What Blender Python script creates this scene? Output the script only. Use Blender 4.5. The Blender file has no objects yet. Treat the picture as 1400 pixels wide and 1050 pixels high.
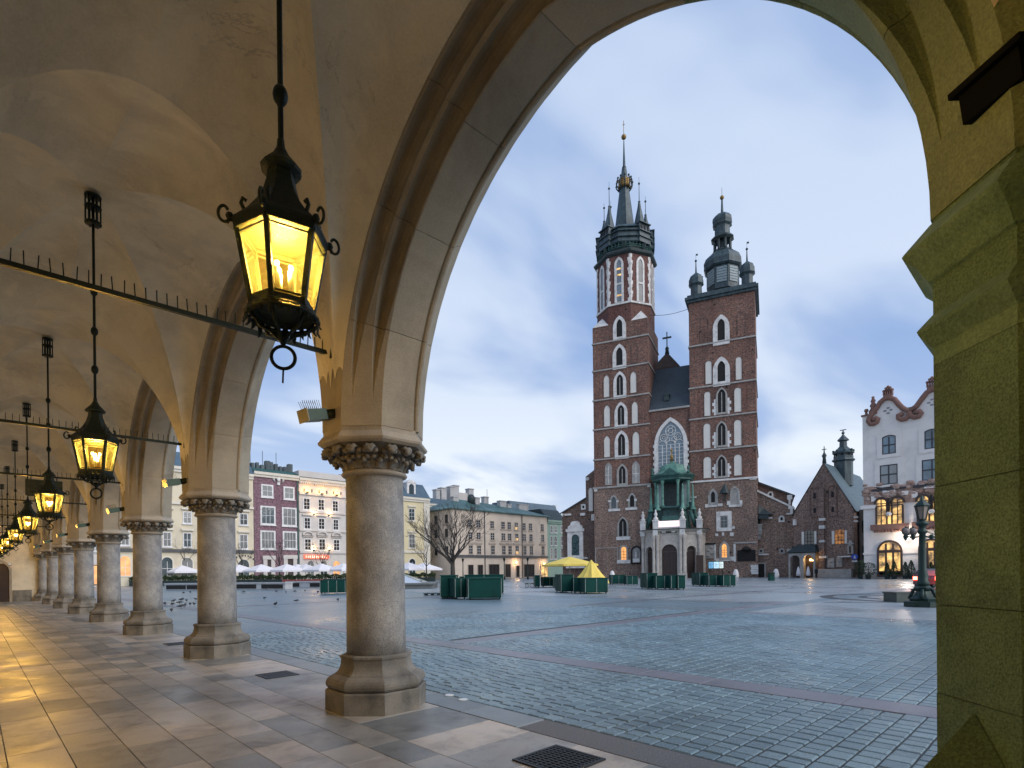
import bpy, math, random
from mathutils import Vector, Matrix
random.seed(11)
rad = math.radians
sc = bpy.context.scene
COL = sc.collection

# ------------------------------------------------------------------ camera
F_PX, YAW, ROLL, HY, CAMH = 763.0, rad(44.1), rad(0.65), 781.5, 1.6
cam_d = bpy.data.cameras.new('camera')
cam_d.sensor_width = 36.0
cam_d.lens = F_PX / 1400 * 36
cam_d.shift_y = (HY - 525) / 1400
cam_d.clip_start = 0.05
cam_d.clip_end = 3000
cam = bpy.data.objects.new('camera', cam_d)
COL.objects.link(cam)
cam.matrix_world = (Matrix.Translation((0, 0, CAMH)) @ Matrix.Rotation(-YAW, 4, 'Z')
                    @ Matrix.Rotation(rad(90), 4, 'X') @ Matrix.Rotation(-ROLL, 4, 'Z'))
sc.camera = cam

# ------------------------------------------------------------------ sky, sun, exposure
SUN_EL, SUN_AZ = rad(35), rad(168)          # azimuth clockwise from +Y
world = bpy.data.worlds.new('World')
sc.world = world
world.use_nodes = True
wn, wl = world.node_tree.nodes, world.node_tree.links
wn.clear()


def W(t, **kw):
    n = wn.new(t)
    for k, v in kw.items():
        setattr(n, k, v)
    return n


def wmath(op, a, b=None, c=None):
    n = W('ShaderNodeMath', operation=op)
    for i, v in enumerate((a, b, c)):
        if v is None:
            continue
        if isinstance(v, (int, float)):
            n.inputs[i].default_value = v
        else:
            wl.new(v, n.inputs[i])
    return n.outputs[0]


sky = W('ShaderNodeTexSky', sky_type='NISHITA')
sky.sun_disc = False
sky.sun_elevation = SUN_EL
sky.sun_rotation = SUN_AZ
sky.air_density = 1.0
sky.dust_density = 1.2
sky.ozone_density = 2.0
tc = W('ShaderNodeTexCoord')
sep = W('ShaderNodeSeparateXYZ')
wl.new(tc.outputs['Generated'], sep.inputs[0])
zz = wmath('ADD', wmath('MAXIMUM', sep.outputs['Z'], 0.0), 0.22)
cmb = W('ShaderNodeCombineXYZ')
wl.new(wmath('DIVIDE', sep.outputs['X'], zz), cmb.inputs[0])
wl.new(wmath('DIVIDE', sep.outputs['Y'], zz), cmb.inputs[1])
mp = W('ShaderNodeMapping')
mp.inputs['Rotation'].default_value = (0, 0, rad(28))
mp.inputs['Scale'].default_value = (0.75, 1.25, 1)
mp.inputs['Location'].default_value = (1.35, 0.55, 0)
wl.new(cmb.outputs[0], mp.inputs[0])
nz = W('ShaderNodeTexNoise')
nz.inputs['Scale'].default_value = 1.15
nz.inputs['Detail'].default_value = 4.5
nz.inputs['Roughness'].default_value = 0.5
nz.inputs['Distortion'].default_value = 0.35
wl.new(mp.outputs[0], nz.inputs['Vector'])
rmp = W('ShaderNodeValToRGB')
rmp.color_ramp.elements[0].position = 0.41
rmp.color_ramp.elements[1].position = 0.62
rmp.color_ramp.interpolation = 'EASE'
wl.new(nz.outputs['Fac'], rmp.inputs[0])
# clouds gather towards the horizon
hz = wmath('POWER', wmath('SUBTRACT', 1.0, wmath('MAXIMUM', sep.outputs['Z'], 0.0)), 4.5)
cl = wmath('MINIMUM', wmath('ADD', wmath('MULTIPLY', rmp.outputs[0], 0.66), wmath('MULTIPLY', hz, 0.75)), 0.97)
ccol = W('ShaderNodeMixRGB')
ccol.inputs[1].default_value = (6.3, 7.1, 8.3, 1)
ccol.inputs[2].default_value = (8.3, 8.5, 8.4, 1)
wl.new(hz, ccol.inputs[0])
thin = W('ShaderNodeMixRGB')
thin.inputs[0].default_value = 0.75
thin.inputs[2].default_value = (2.1, 3.45, 6.5, 1)
wl.new(sky.outputs[0], thin.inputs[1])
mx = W('ShaderNodeMixRGB')
wl.new(cl, mx.inputs[0])
wl.new(thin.outputs[0], mx.inputs[1])
wl.new(ccol.outputs[0], mx.inputs[2])
bg = W('ShaderNodeBackground')
bg.inputs['Strength'].default_value = 0.075
wl.new(mx.outputs[0], bg.inputs['Color'])
wo = W('ShaderNodeOutputWorld')
wl.new(bg.outputs[0], wo.inputs['Surface'])

sun_d = bpy.data.lights.new('sun', 'SUN')
sun_d.energy = 1.5
sun_d.angle = rad(60)
sun_d.color = (1.0, 0.95, 0.9)
sun = bpy.data.objects.new('sun', sun_d)
COL.objects.link(sun)
sdir = Vector((math.sin(SUN_AZ) * math.cos(SUN_EL), math.cos(SUN_AZ) * math.cos(SUN_EL), math.sin(SUN_EL)))
sun.rotation_euler = sdir.to_track_quat('Z', 'Y').to_euler()

sc.view_settings.view_transform = 'Standard'
sc.view_settings.look = 'None'
sc.view_settings.gamma = 1
sc.view_settings.use_curve_mapping = False
sc.view_settings.exposure = 0.75
sc.cycles.diffuse_bounces = 8
sc.cycles.max_bounces = 14

# ------------------------------------------------------------------ helpers
CR = Vector((math.cos(YAW), -math.sin(YAW), 0))
CF = Vector((math.sin(YAW), math.cos(YAW), 0))
CAM = Vector((0, 0, CAMH))


def ray(px, py):
    a, b = px - 700, py - HY
    u = a * math.cos(ROLL) - b * math.sin(ROLL)
    v = a * math.sin(ROLL) + b * math.cos(ROLL)
    return CR * (u / F_PX) + CF + Vector((0, 0, -v / F_PX))


def hor(px):
    return HY - (px - 700) * math.tan(ROLL)


def ground(px, py, z=0.0):
    d = ray(px, py)
    return CAM + d * ((z - CAMH) / d.z)


def at(px, depth, py=None):
    p = CAM + ray(px, hor(px) if py is None else py) * depth
    return p if py is not None else Vector((p.x, p.y, 0))


def project(p):
    q = p - CAM
    z = q.dot(CF)
    if z < 0.05:
        return None
    u, v = q.dot(CR) / z * F_PX, -q.z / z * F_PX
    return 700 + u * math.cos(ROLL) + v * math.sin(ROLL), HY - u * math.sin(ROLL) + v * math.cos(ROLL), z


class MB:
    """collects faces; build() links them as one mesh object"""

    def __init__(self, m=None):
        self.v, self.f, self.mi, self.sm = [], [], [], []
        self.m = m
        self.cur = 0

    def add(self, vs, fs, smooth=False):
        o = len(self.v)
        for p in vs:
            p = Vector(p)
            self.v.append(self.m @ p if self.m else p)
        for f in fs:
            self.f.append([o + i for i in f])
            self.mi.append(self.cur)
            self.sm.append(smooth)

    def box(self, x0, x1, y0, y1, z0, z1):
        self.add([(x0, y0, z0), (x1, y0, z0), (x1, y1, z0), (x0, y1, z0), (x0, y0, z1), (x1, y0, z1), (x1, y1, z1), (x0, y1, z1)],
                 [(0, 3, 2, 1), (4, 5, 6, 7), (0, 1, 5, 4), (1, 2, 6, 5), (2, 3, 7, 6), (3, 0, 4, 7)])

    def prism(self, pts, z0, z1):            # pts (x,y) counter-clockwise
        n = len(pts)
        self.add([(x, y, z0) for x, y in pts] + [(x, y, z1) for x, y in pts],
                 [tuple(range(n - 1, -1, -1)), tuple(range(n, 2 * n))] + [(i, (i + 1) % n, n + (i + 1) % n, n + i) for i in range(n)])

    def plate(self, pts, y0, y1):            # pts (u,v) counter-clockwise seen from the front (-y)
        n = len(pts)
        self.add([(u, y0, v) for u, v in pts] + [(u, y1, v) for u, v in pts],
                 [tuple(range(n)), tuple(range(2 * n - 1, n - 1, -1))] + [((i + 1) % n, i, n + i, n + (i + 1) % n) for i in range(n)])

    def ring(self, out, inn, y0, y1):
        n = len(out)
        vs = [(u, y0, v) for u, v in out] + [(u, y0, v) for u, v in inn] + [(u, y1, v) for u, v in out] + [(u, y1, v) for u, v in inn]
        fs = []
        for i in range(n):
            j = (i + 1) % n
            fs += [(i, j, n + j, n + i), (j, i, 2 * n + i, 2 * n + j), (n + i, n + j, 3 * n + j, 3 * n + i)]
        self.add(vs, fs)

    def loft(self, rings, cap0=True, cap1=True, smooth=False, closed=True):
        n = len(rings[0])
        vs = [p for r in rings for p in r]
        fs = []
        for k in range(len(rings) - 1):
            for i in range(n if closed else n - 1):
                j = (i + 1) % n
                fs.append((k * n + i, k * n + j, (k + 1) * n + j, (k + 1) * n + i))
        o = len(self.v)
        self.add(vs, fs, smooth)
        if cap0:
            self.f.append([o + i for i in range(n - 1, -1, -1)]); self.mi.append(self.cur); self.sm.append(False)
        if cap1:
            b = o + (len(rings) - 1) * n
            self.f.append([b + i for i in range(n)]); self.mi.append(self.cur); self.sm.append(False)

    def lathe(self, prof, n=16, cx=0, cy=0, phase=0.0, smooth=True, apothem=False):
        k = 1 / math.cos(math.pi / n) if apothem else 1
        self.loft([[(cx + r * k * math.cos(phase + 2 * math.pi * i / n), cy + r * k * math.sin(phase + 2 * math.pi * i / n), z)
                    for i in range(n)] for r, z in prof], smooth=smooth)

    def tube(self, pts, r, n=6, r1=None, cap=True):
        pts = [Vector(p) for p in pts]
        rings = []
        prev = None
        for i, p in enumerate(pts):
            t = (pts[min(i + 1, len(pts) - 1)] - pts[max(i - 1, 0)]).normalized()
            if prev is None:
                a = t.orthogonal().normalized()
            else:
                a = (prev - t * prev.dot(t)).normalized()
            prev = a
            b = t.cross(a)
            rr = r if r1 is None else r + (r1 - r) * i / max(1, len(pts) - 1)
            rings.append([p + (a * math.cos(2 * math.pi * k / n) + b * math.sin(2 * math.pi * k / n)) * rr for k in range(n)])
        self.loft(rings, cap, cap, smooth=n > 4)

    def ball(self, c, r, n=8, sx=1, sy=1, sz=1):
        m = max(4, n // 2)
        rings = []
        for k in range(1, m):
            a = math.pi * k / m
            rings.append([(c[0] + sx * r * math.sin(a) * math.cos(2 * math.pi * i / n), c[1] + sy * r * math.sin(a) * math.sin(2 * math.pi * i / n),
                           c[2] - sz * r * math.cos(a)) for i in range(n)])
        self.loft(rings, smooth=True)

    def mesh(self, name, mats):
        me = bpy.data.meshes.new(name)
        me.from_pydata([tuple(p) for p in self.v], [], self.f)
        for m in (mats if isinstance(mats, (list, tuple)) else [mats]):
            me.materials.append(m)
        me.polygons.foreach_set('material_index', self.mi)
        me.polygons.foreach_set('use_smooth', self.sm)
        me.update()
        return me

    def build(self, name, mats, parent=None, loc=None, **props):
        return link(name, self.mesh(name, mats), parent, loc, **props)


def link(name, me, parent=None, loc=None, rot=None, **props):
    o = bpy.data.objects.new(name, me)
    COL.objects.link(o)
    if parent:
        o.parent = parent
    if loc is not None:
        o.location = loc
    if rot is not None:
        o.rotation_euler = rot
    for k, v in props.items():
        o[k] = v
    return o


def thing(name, loc, label, cat, group=None, rz=0.0):
    o = bpy.data.objects.new(name, None)
    o.empty_display_size = 0.2
    COL.objects.link(o)
    o.location = loc
    o.rotation_euler = (0, 0, rz)
    o['label'] = label
    o['category'] = cat
    if group:
        o['group'] = group
    return o


def copy_tree(o, parent=None):
    c = o.copy()
    COL.objects.link(c)
    c.parent = parent
    for ch in o.children:
        copy_tree(ch, c)
    return c


def outline(kind, u0, u1, v0, v1, n=8):
    w, c = u1 - u0, (u0 + u1) / 2
    if kind == 'rect':
        return [(u0, v0), (u1, v0), (u1, v1), (u0, v1)]
    pts = [(u0, v0), (u1, v0)]
    if kind == 'round':
        vs = v1 - w / 2
        return pts + [(c + w / 2 * math.cos(math.pi * i / n), vs + w / 2 * math.sin(math.pi * i / n)) for i in range(n + 1)]
    if kind == 'seg':
        s = 0.16 * w
        R = (w * w / 4 + s * s) / (2 * s)
        a = math.asin(w / 2 / R)
        return pts + [(c + R * math.sin(a - 2 * a * i / n), v1 - R + R * math.cos(a - 2 * a * i / n)) for i in range(n + 1)]
    r = 0.85 * w                                # pointed
    r = min(r, (v1 - v0) * 0.6)
    R = (r * r + w * w / 4) / w
    a = math.asin(min(1, r / R))
    h = n // 2
    vs = v1 - r
    right = [(u1 - R + R * math.cos(a * i / h), vs + R * math.sin(a * i / h)) for i in range(h + 1)]
    left = [(2 * c - u, v) for u, v in reversed(right[:-1])]
    return pts + right + left


# ------------------------------------------------------------------ materials
class NT:
    def __init__(self, name):
        self.mat = bpy.data.materials.new(name)
        self.mat.use_nodes = True
        self.n, self.l = self.mat.node_tree.nodes, self.mat.node_tree.links
        self.b = self.n['Principled BSDF']
        self.out = self.n['Material Output']

    def node(self, t, **kw):
        n = self.n.new(t)
        for k, v in kw.items():
            setattr(n, k, v)
        return n

    def put(self, sock, v):
        if isinstance(v, (int, float)):
            sock.default_value = v
        elif isinstance(v, (tuple, list)):
            sock.default_value = tuple(v) if len(v) == len(sock.default_value) else (*v, 1)
        else:
            self.l.new(v, sock)

    def math(self, op, a, b=0.0):
        n = self.node('ShaderNodeMath', operation=op)
        self.put(n.inputs[0], a)
        self.put(n.inputs[1], b)
        return n.outputs[0]

    def mix(self, f, a, b, blend='MIX'):
        n = self.node('ShaderNodeMixRGB', blend_type=blend)
        self.put(n.inputs[0], f)
        self.put(n.inputs[1], a)
        self.put(n.inputs[2], b)
        return n.outputs[0]

    def noise(self, vec, scale, detail=5, rough=0.6, dist=0.0):
        n = self.node('ShaderNodeTexNoise')
        self.l.new(vec, n.inputs['Vector'])
        n.inputs['Scale'].default_value = scale
        n.inputs['Detail'].default_value = detail
        n.inputs['Roughness'].default_value = rough
        n.inputs['Distortion'].default_value = dist
        return n.outputs['Fac']

    def ramp(self, fac, p0, p1, c0=(0, 0, 0), c1=(1, 1, 1)):
        n = self.node('ShaderNodeValToRGB')
        self.l.new(fac, n.inputs[0])
        e = n.color_ramp.elements
        e[0].position, e[1].position = p0, p1
        e[0].color, e[1].color = (*c0, 1), (*c1, 1)
        return n.outputs[0]

    def coord(self, kind='Object', scale=None):
        v = self.node('ShaderNodeTexCoord').outputs[kind]
        if scale:
            m = self.node('ShaderNodeMapping')
            m.inputs['Scale'].default_value = scale
            self.l.new(v, m.inputs[0])
            v = m.outputs[0]
        return v

    def geo(self, scale=None, rot=None):
        v = self.node('ShaderNodeNewGeometry').outputs['Position']
        if scale or rot:
            m = self.node('ShaderNodeMapping')
            if scale:
                m.inputs['Scale'].default_value = scale
            if rot:
                m.inputs['Rotation'].default_value = rot
            self.l.new(v, m.inputs[0])
            v = m.outputs[0]
        return v

    def bump(self, h, strength, dist=0.02):
        n = self.node('ShaderNodeBump')
        n.inputs['Strength'].default_value = strength
        n.inputs['Distance'].default_value = dist
        self.l.new(h, n.inputs['Height'])
        self.l.new(n.outputs[0], self.b.inputs['Normal'])


def surf(name, c, c2=None, scale=3.0, rough=0.7, bump=0.0, bscale=30.0, metal=0.0, streak=None, rand=None, spec=None, stain=None,
         stain_scale=1.2, grain=0.12, bdist=0.02, p=(0.35, 0.68), crack=0.0, wet=None):
    """a noise-mottled surface; colours as given"""
    t = NT(name)
    v = t.coord('Object') if rand is None else t.geo()
    c2 = c2 or tuple(x * 0.72 for x in c)
    colr = t.mix(t.ramp(t.noise(v, scale), *p), c, c2)
    if stain:
        v3 = v
        if streak:
            v3 = t.coord('Object', streak) if rand is None else t.geo(streak)
        colr = t.mix(t.math('MULTIPLY', t.ramp(t.noise(v3, stain_scale, 7, 0.65, 0.4), 0.48, 0.72), 0.8), colr, stain)
    fine = t.noise(v, bscale, 4, 0.7)
    colr = t.mix(grain, colr, t.ramp(fine, 0.3, 0.7), 'OVERLAY')
    if rand:
        r = (t.node('ShaderNodeObjectInfo').outputs['Random'] if rand[0] == 'obj' else t.node('ShaderNodeNewGeometry').outputs['Random Per Island'])
        hs = t.node('ShaderNodeMixRGB', blend_type='MIX')
        t.put(hs.inputs[0], t.ramp(r, 0.0, 1.0))
        hs.inputs[1].default_value = (*rand[1], 1)
        hs.inputs[2].default_value = (*rand[2], 1)
        colr = t.mix(0.85, colr, hs.outputs[0], 'MULTIPLY')
    if crack:
        cn = t.noise(v, 0.55, 9, 0.62, 0.9)
        ln = t.math('LESS_THAN', t.math('ABSOLUTE', t.math('SUBTRACT', cn, 0.5)), 0.0035)
        gate = t.ramp(t.noise(v, 0.45, 2), 0.5, 0.6)
        colr = t.mix(t.math('MULTIPLY', t.math('MULTIPLY', ln, gate), crack), colr, tuple(x * 0.3 for x in c))
        pn = t.noise(v, 1.7, 3, 0.5, 0.2)
        colr = t.mix(t.math('MULTIPLY', t.ramp(pn, 0.6, 0.63), 0.3), colr, tuple(x * 1.1 for x in c))
    t.l.new(colr, t.b.inputs['Base Color'])
    t.b.inputs['Roughness'].default_value = rough
    if wet:
        mr = t.node('ShaderNodeMapRange')
        t.l.new(t.noise(t.geo(), wet[2], 5, 0.6, 0.8), mr.inputs['Value'])
        mr.inputs['From Min'].default_value, mr.inputs['From Max'].default_value = 0.36, 0.64
        mr.inputs['To Min'].default_value, mr.inputs['To Max'].default_value = wet[0], wet[1]
        t.l.new(mr.outputs[0], t.b.inputs['Roughness'])
    t.b.inputs['Metallic'].default_value = metal
    if spec is not None:
        t.b.inputs['Specular IOR Level'].default_value = spec
    if bump:
        t.bump(fine, bump, bdist)
    return t.mat


def glow(name, c, strength, base=(0.1, 0.1, 0.1), vary=0.0, scale=1.0):
    t = NT(name)
    t.b.inputs['Base Color'].default_value = (*base, 1)
    t.b.inputs['Roughness'].default_value = 0.25
    t.b.inputs['Emission Color'].default_value = (*c, 1)
    t.b.inputs['Emission Strength'].default_value = strength
    if vary:
        n = t.noise(t.geo(), scale, 3, 0.6)
        cc = t.mix(t.ramp(n, 0.38, 0.66), tuple(x * (1 - vary) for x in c), c)
        t.l.new(cc, t.b.inputs['Emission Color'])
    return t.mat


def glass_dark(name, c=(0.02, 0.03, 0.035), rough=0.06):
    t = NT(name)
    n = t.noise(t.geo(), 0.35, 2)
    rnd_ = t.node('ShaderNodeObjectInfo').outputs['Random']
    cur = t.mix(t.math('MULTIPLY', t.math('GREATER_THAN', rnd_, 0.66), 0.5), t.mix(t.ramp(n, 0.4, 0.6), c, tuple(x * 2.2 for x in c)), (0.3, 0.29, 0.27))
    t.l.new(cur, t.b.inputs['Base Color'])
    t.b.inputs['Roughness'].default_value = rough
    t.b.inputs['Specular IOR Level'].default_value = 0.8
    t.bump(t.noise(t.geo(), 1.6, 2), 0.15, 0.05)
    return t.mat


def brick_mat(name, c1, c2, mortar, bw=0.6, bh=0.22, holes=True, dark=None):
    t = NT(name)
    o = t.coord('Object')
    s = t.node('ShaderNodeSeparateXYZ')
    t.l.new(o, s.inputs[0])
    cb = t.node('ShaderNodeCombineXYZ')
    t.l.new(t.math('ADD', s.outputs[0], s.outputs[1]), cb.inputs[0])
    t.l.new(s.outputs[2], cb.inputs[1])
    b = t.node('ShaderNodeTexBrick')
    t.l.new(cb.outputs[0], b.inputs['Vector'])
    b.inputs['Scale'].default_value = 1.0
    b.inputs['Brick Width'].default_value = bw
    b.inputs['Row Height'].default_value = bh
    b.inputs['Mortar Size'].default_value = 0.022
    b.inputs['Bias'].default_value = 0.0
    t.put(b.inputs['Color1'], c1)
    t.put(b.inputs['Color2'], c2)
    t.put(b.inputs['Mortar'], mortar)
    colr = b.outputs['Color']
    big = t.noise(o, 0.16, 6, 0.6, 0.5)
    colr = t.mix(t.math('MULTIPLY', t.ramp(big, 0.4, 0.65), 0.6), colr, dark or tuple(x * 0.6 for x in c1))
    spk = t.noise(cb.outputs[0], 3.2, 3, 0.8)
    colr = t.mix(0.75, colr, t.ramp(spk, 0.33, 0.67), 'OVERLAY')
    stk = t.noise(t.coord('Object', (0.9, 0.9, 0.07)), 1.0, 5, 0.65)
    colr = t.mix(t.math('MULTIPLY', t.ramp(stk, 0.5, 0.72), 0.55), colr, tuple(x * 0.38 for x in c1))
    pale = t.noise(o, 0.5, 5, 0.7)
    colr = t.mix(t.math('MULTIPLY', t.ramp(pale, 0.55, 0.8), 0.35), colr, mortar)
    if holes:
        vo = t.node('ShaderNodeTexVoronoi')
        vo.inputs['Scale'].default_value = 0.42
        vo.inputs['Randomness'].default_value = 0.45
        t.l.new(cb.outputs[0], vo.inputs['Vector'])
        h = t.math('LESS_THAN', vo.outputs['Distance'], 0.085)
        colr = t.mix(t.math('MULTIPLY', h, 0.95), colr, (0.015, 0.012, 0.012))
    t.l.new(colr, t.b.inputs['Base Color'])
    t.b.inputs['Roughness'].default_value = 0.85
    t.bump(b.outputs['Fac'], 0.3, 0.02)
    return t.mat


def paving_mat(name, c, c2, joint, sx, sy, rough=(0.3, 0.55), tint=None, mort=0.03, spec=0.5):
    """far paving: world-space rows, joints along X"""
    t = NT(name)
    g = t.geo()
    b = t.node('ShaderNodeTexBrick')
    t.l.new(g, b.inputs['Vector'])
    b.inputs['Scale'].default_value = 1.0
    b.inputs['Brick Width'].default_value = sx
    b.inputs['Row Height'].default_value = sy
    b.inputs['Mortar Size'].default_value = mort * sy
    t.put(b.inputs['Color1'], c)
    t.put(b.inputs['Color2'], c2)
    t.put(b.inputs['Mortar'], joint)
    colr = b.outputs['Color']
    n = t.noise(g, 0.14, 6, 0.6, 0.6)
    colr = t.mix(t.math('MULTIPLY', t.ramp(n, 0.35, 0.7), 0.5), colr, tint or tuple(x * 0.65 for x in c))
    n2 = t.noise(g, 7, 4, 0.7)
    colr = t.mix(0.18, colr, t.ramp(n2, 0.3, 0.7), 'OVERLAY')
    t.l.new(colr, t.b.inputs['Base Color'])
    wet = t.noise(g, 0.2, 5, 0.6, 0.8)
    r = t.node('ShaderNodeMapRange')
    t.l.new(wet, r.inputs['Value'])
    r.inputs['From Min'].default_value, r.inputs['From Max'].default_value = 0.35, 0.65
    r.inputs['To Min'].default_value, r.inputs['To Max'].default_value = rough
    t.l.new(r.outputs[0], t.b.inputs['Roughness'])
    t.b.inputs['Specular IOR Level'].default_value = spec
    t.bump(t.math('ADD', t.math('MULTIPLY', b.outputs['Fac'], -0.6), n2), 0.25, 0.01)
    return t.mat


M = {}
M['stone'] = surf('sandstone', (0.45, 0.395, 0.31), (0.35, 0.315, 0.255), 1.7, 0.85, 0.25, 55, stain=(0.25, 0.225, 0.19), streak=(1, 1, 0.35), stain_scale=1.6)
M['stone_base'] = surf('weathered_sandstone', (0.27, 0.245, 0.2), (0.165, 0.155, 0.135), 3.4, 0.85, 0.35, 50, stain=(0.07, 0.07, 0.062), stain_scale=2.5)
M['shaft'] = surf('granite_shaft', (0.39, 0.375, 0.345), (0.23, 0.23, 0.225), 2.3, 0.6, 0.35, 70, stain=(0.13, 0.115, 0.1), streak=(1, 1, 0.45), stain_scale=2.4, grain=0.4, p=(0.4, 0.6))
M['arch'] = surf('arch_stone', (0.44, 0.385, 0.29), (0.35, 0.31, 0.235), 1.3, 0.85, 0.25, 60, rand=('obj', (0.82, 0.82, 0.82), (1, 0.98, 0.95)), stain=(0.22, 0.19, 0.14), stain_scale=0.9)
M['green_stone'] = surf('green_cast_stone', (0.17, 0.27, 0.13), (0.115, 0.195, 0.095), 1.5, 0.9, 1.0, 90, stain=(0.06, 0.095, 0.055), stain_scale=2.2, grain=0.5, bdist=0.012)  # green cast of the light put into the stone colour
M['green_arch'] = surf('green_cast_arch_stone', (0.27, 0.33, 0.16), (0.2, 0.25, 0.115), 1.2, 0.9, 0.6, 70, rand=('obj', (0.85, 0.85, 0.85), (1.05, 1.05, 1.05)), stain=(0.13, 0.17, 0.08), stain_scale=1.1, grain=0.3)  # same green light cast tinted into the arch stones beside the pier
M['green_ledge'] = surf('green_cast_ledge', (0.2, 0.31, 0.17), (0.12, 0.21, 0.1), 3, 0.9, 0.6, 60, stain=(0.09, 0.17, 0.1), grain=0.3)  # ledge colour carries the light's green cast too
M['plaster'] = surf('vault_plaster', (0.8, 0.73, 0.56), (0.66, 0.6, 0.46), 0.9, 0.9, 0.2, 45, stain=(0.5, 0.46, 0.36), stain_scale=0.8, grain=0.14, p=(0.42, 0.62), crack=0.34)
M['iron'] = surf('dark_iron', (0.012, 0.02, 0.017), (0.02, 0.03, 0.024), 9, 0.45, 0.3, 60, metal=0.6)
M['patina_iron'] = surf('green_black_iron', (0.018, 0.03, 0.022), (0.035, 0.05, 0.03), 14, 0.5, 0.6, 80, metal=0.5, stain=(0.06, 0.05, 0.02), stain_scale=12)
M['green_paint'] = surf('green_metal_paint', (0.004, 0.046, 0.038), (0.005, 0.055, 0.045), 0.7, 0.6, 0.05, 40, spec=0.15, stain=(0.004, 0.025, 0.022), stain_scale=1.1)
M['pale_trim'] = surf('pale_metal_trim', (0.3, 0.36, 0.33), None, 5, 0.5)
M['brick'] = brick_mat('church_brick', (0.235, 0.09, 0.057), (0.1, 0.048, 0.038), (0.3, 0.23, 0.18), dark=(0.07, 0.038, 0.033))
M['brick_red'] = brick_mat('red_brick', (0.15, 0.05, 0.04), (0.09, 0.034, 0.03), (0.2, 0.13, 0.1))
M['brick_low'] = brick_mat('worn_brick', (0.32, 0.18, 0.125), (0.17, 0.11, 0.085), (0.36, 0.3, 0.25), dark=(0.11, 0.08, 0.068))
M['brick_dark'] = brick_mat('sooty_brick', (0.18, 0.1, 0.07), (0.095, 0.062, 0.05), (0.22, 0.18, 0.16))
M['tenement_brick'] = brick_mat('purple_red_brick', (0.2, 0.105, 0.12), (0.165, 0.09, 0.105), (0.24, 0.17, 0.2), 0.5, 0.16, holes=False, dark=(0.16, 0.08, 0.105))
M['white_stone'] = surf('white_limestone', (0.74, 0.72, 0.69), (0.6, 0.58, 0.55), 1.2, 0.8, 0.1, 20, stain=(0.42, 0.4, 0.38))
M['blind'] = surf('whitewashed_niche', (0.72, 0.69, 0.63), (0.64, 0.61, 0.56), 0.6, 0.9)
M['grey_stone'] = surf('grey_limestone', (0.42, 0.4, 0.37), (0.3, 0.29, 0.27), 1.0, 0.8, 0.2, 16, stain=(0.2, 0.19, 0.18))
M['copper'] = surf('dark_copper_roof', (0.016, 0.032, 0.04), (0.045, 0.075, 0.085), 1.3, 0.5, 0.2, 6, stain=(0.085, 0.13, 0.14), stain_scale=1.1, streak=(1.5, 1.5, 0.3))
M['copper_black'] = surf('blackened_copper', (0.015, 0.027, 0.03), (0.03, 0.05, 0.05), 1.5, 0.55, 0.2, 8)
M['verdigris'] = surf('verdigris_copper', (0.04, 0.13, 0.11), (0.012, 0.05, 0.048), 1.2, 0.6, 0.3, 8, stain=(0.015, 0.05, 0.05), stain_scale=1.3)
M['verdigris_pale'] = surf('pale_verdigris', (0.15, 0.32, 0.25), (0.06, 0.17, 0.14), 1.4, 0.6, stain=(0.03, 0.1, 0.09))
M['slate'] = surf('dark_slate_roof', (0.022, 0.032, 0.042), (0.035, 0.05, 0.06), 0.6, 0.5, 0.3, 8, streak=(3, 3, 0.3), stain=(0.05, 0.07, 0.08))
M['tile_roof'] = surf('brown_tile_roof', (0.09, 0.06, 0.045), (0.06, 0.045, 0.035), 1.5, 0.8, 0.3, 9)
M['gold'] = surf('gilded_metal', (0.55, 0.33, 0.09), (0.4, 0.24, 0.06), 3, 0.3, metal=1.0)
M['gold_dull'] = surf('dull_gilding', (0.3, 0.19, 0.06), (0.2, 0.12, 0.04), 3, 0.5, metal=0.6)
M['glass'] = glass_dark('window_glass')
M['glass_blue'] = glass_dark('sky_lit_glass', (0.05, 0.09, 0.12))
M['black'] = surf('dark_opening', (0.012, 0.011, 0.011), None, 2, 0.8)
M['door'] = surf('dark_oak_door', (0.035, 0.02, 0.018), (0.05, 0.03, 0.024), 2, 0.5, 0.2, 12)
M['lit'] = glow('lit_window', (1.0, 0.58, 0.17), 0.95, vary=0.93, scale=0.9)
M['lit_orange'] = glow('orange_lit_pane', (1.0, 0.42, 0.1), 0.85, vary=0.4, scale=1.2)
M['bulb'] = glow('lamp_bulb', (1.0, 0.74, 0.34), 30)
# ------------------------------------------------------------------ ground, plaza, arcade floor
X0 = 3.53                                        # axis of the row of columns
COLY = [6.02 + 6.1 * k for k in range(8)]        # column axes along the arcade
PIERY = -0.04
XW, XI = -0.6, X0 - 0.55                         # back wall, inner face of the arches
XC = (XW + XI) / 2
FLOOR_EDGE = 4.0

M['sett'] = surf('sky_tinted_granite_sett', (0.175, 0.265, 0.31), (0.135, 0.21, 0.25), 0.9, 0.38, 0.5, 60, rand=('island', (0.74, 0.76, 0.78), (1.15, 1.13, 1.1)), grain=0.35, bdist=0.008, stain=(0.11, 0.155, 0.185), stain_scale=0.45, wet=(0.22, 0.5, 0.35))  # blue of the reflected sky put into the granite colour
M['sett_part'] = surf('sky_tinted_granite_sett_near', (0.175, 0.265, 0.31), (0.135, 0.21, 0.25), 0.9, 0.38, 0.5, 60, rand=('obj', (0.74, 0.76, 0.78), (1.15, 1.13, 1.1)), grain=0.35, bdist=0.008, stain=(0.11, 0.155, 0.185), stain_scale=0.45, wet=(0.22, 0.5, 0.35))  # nearest setts, same sky reflection in their colour
M['joint'] = surf('dark_joint_sand', (0.06, 0.068, 0.072), None, 5, 0.9)
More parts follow.
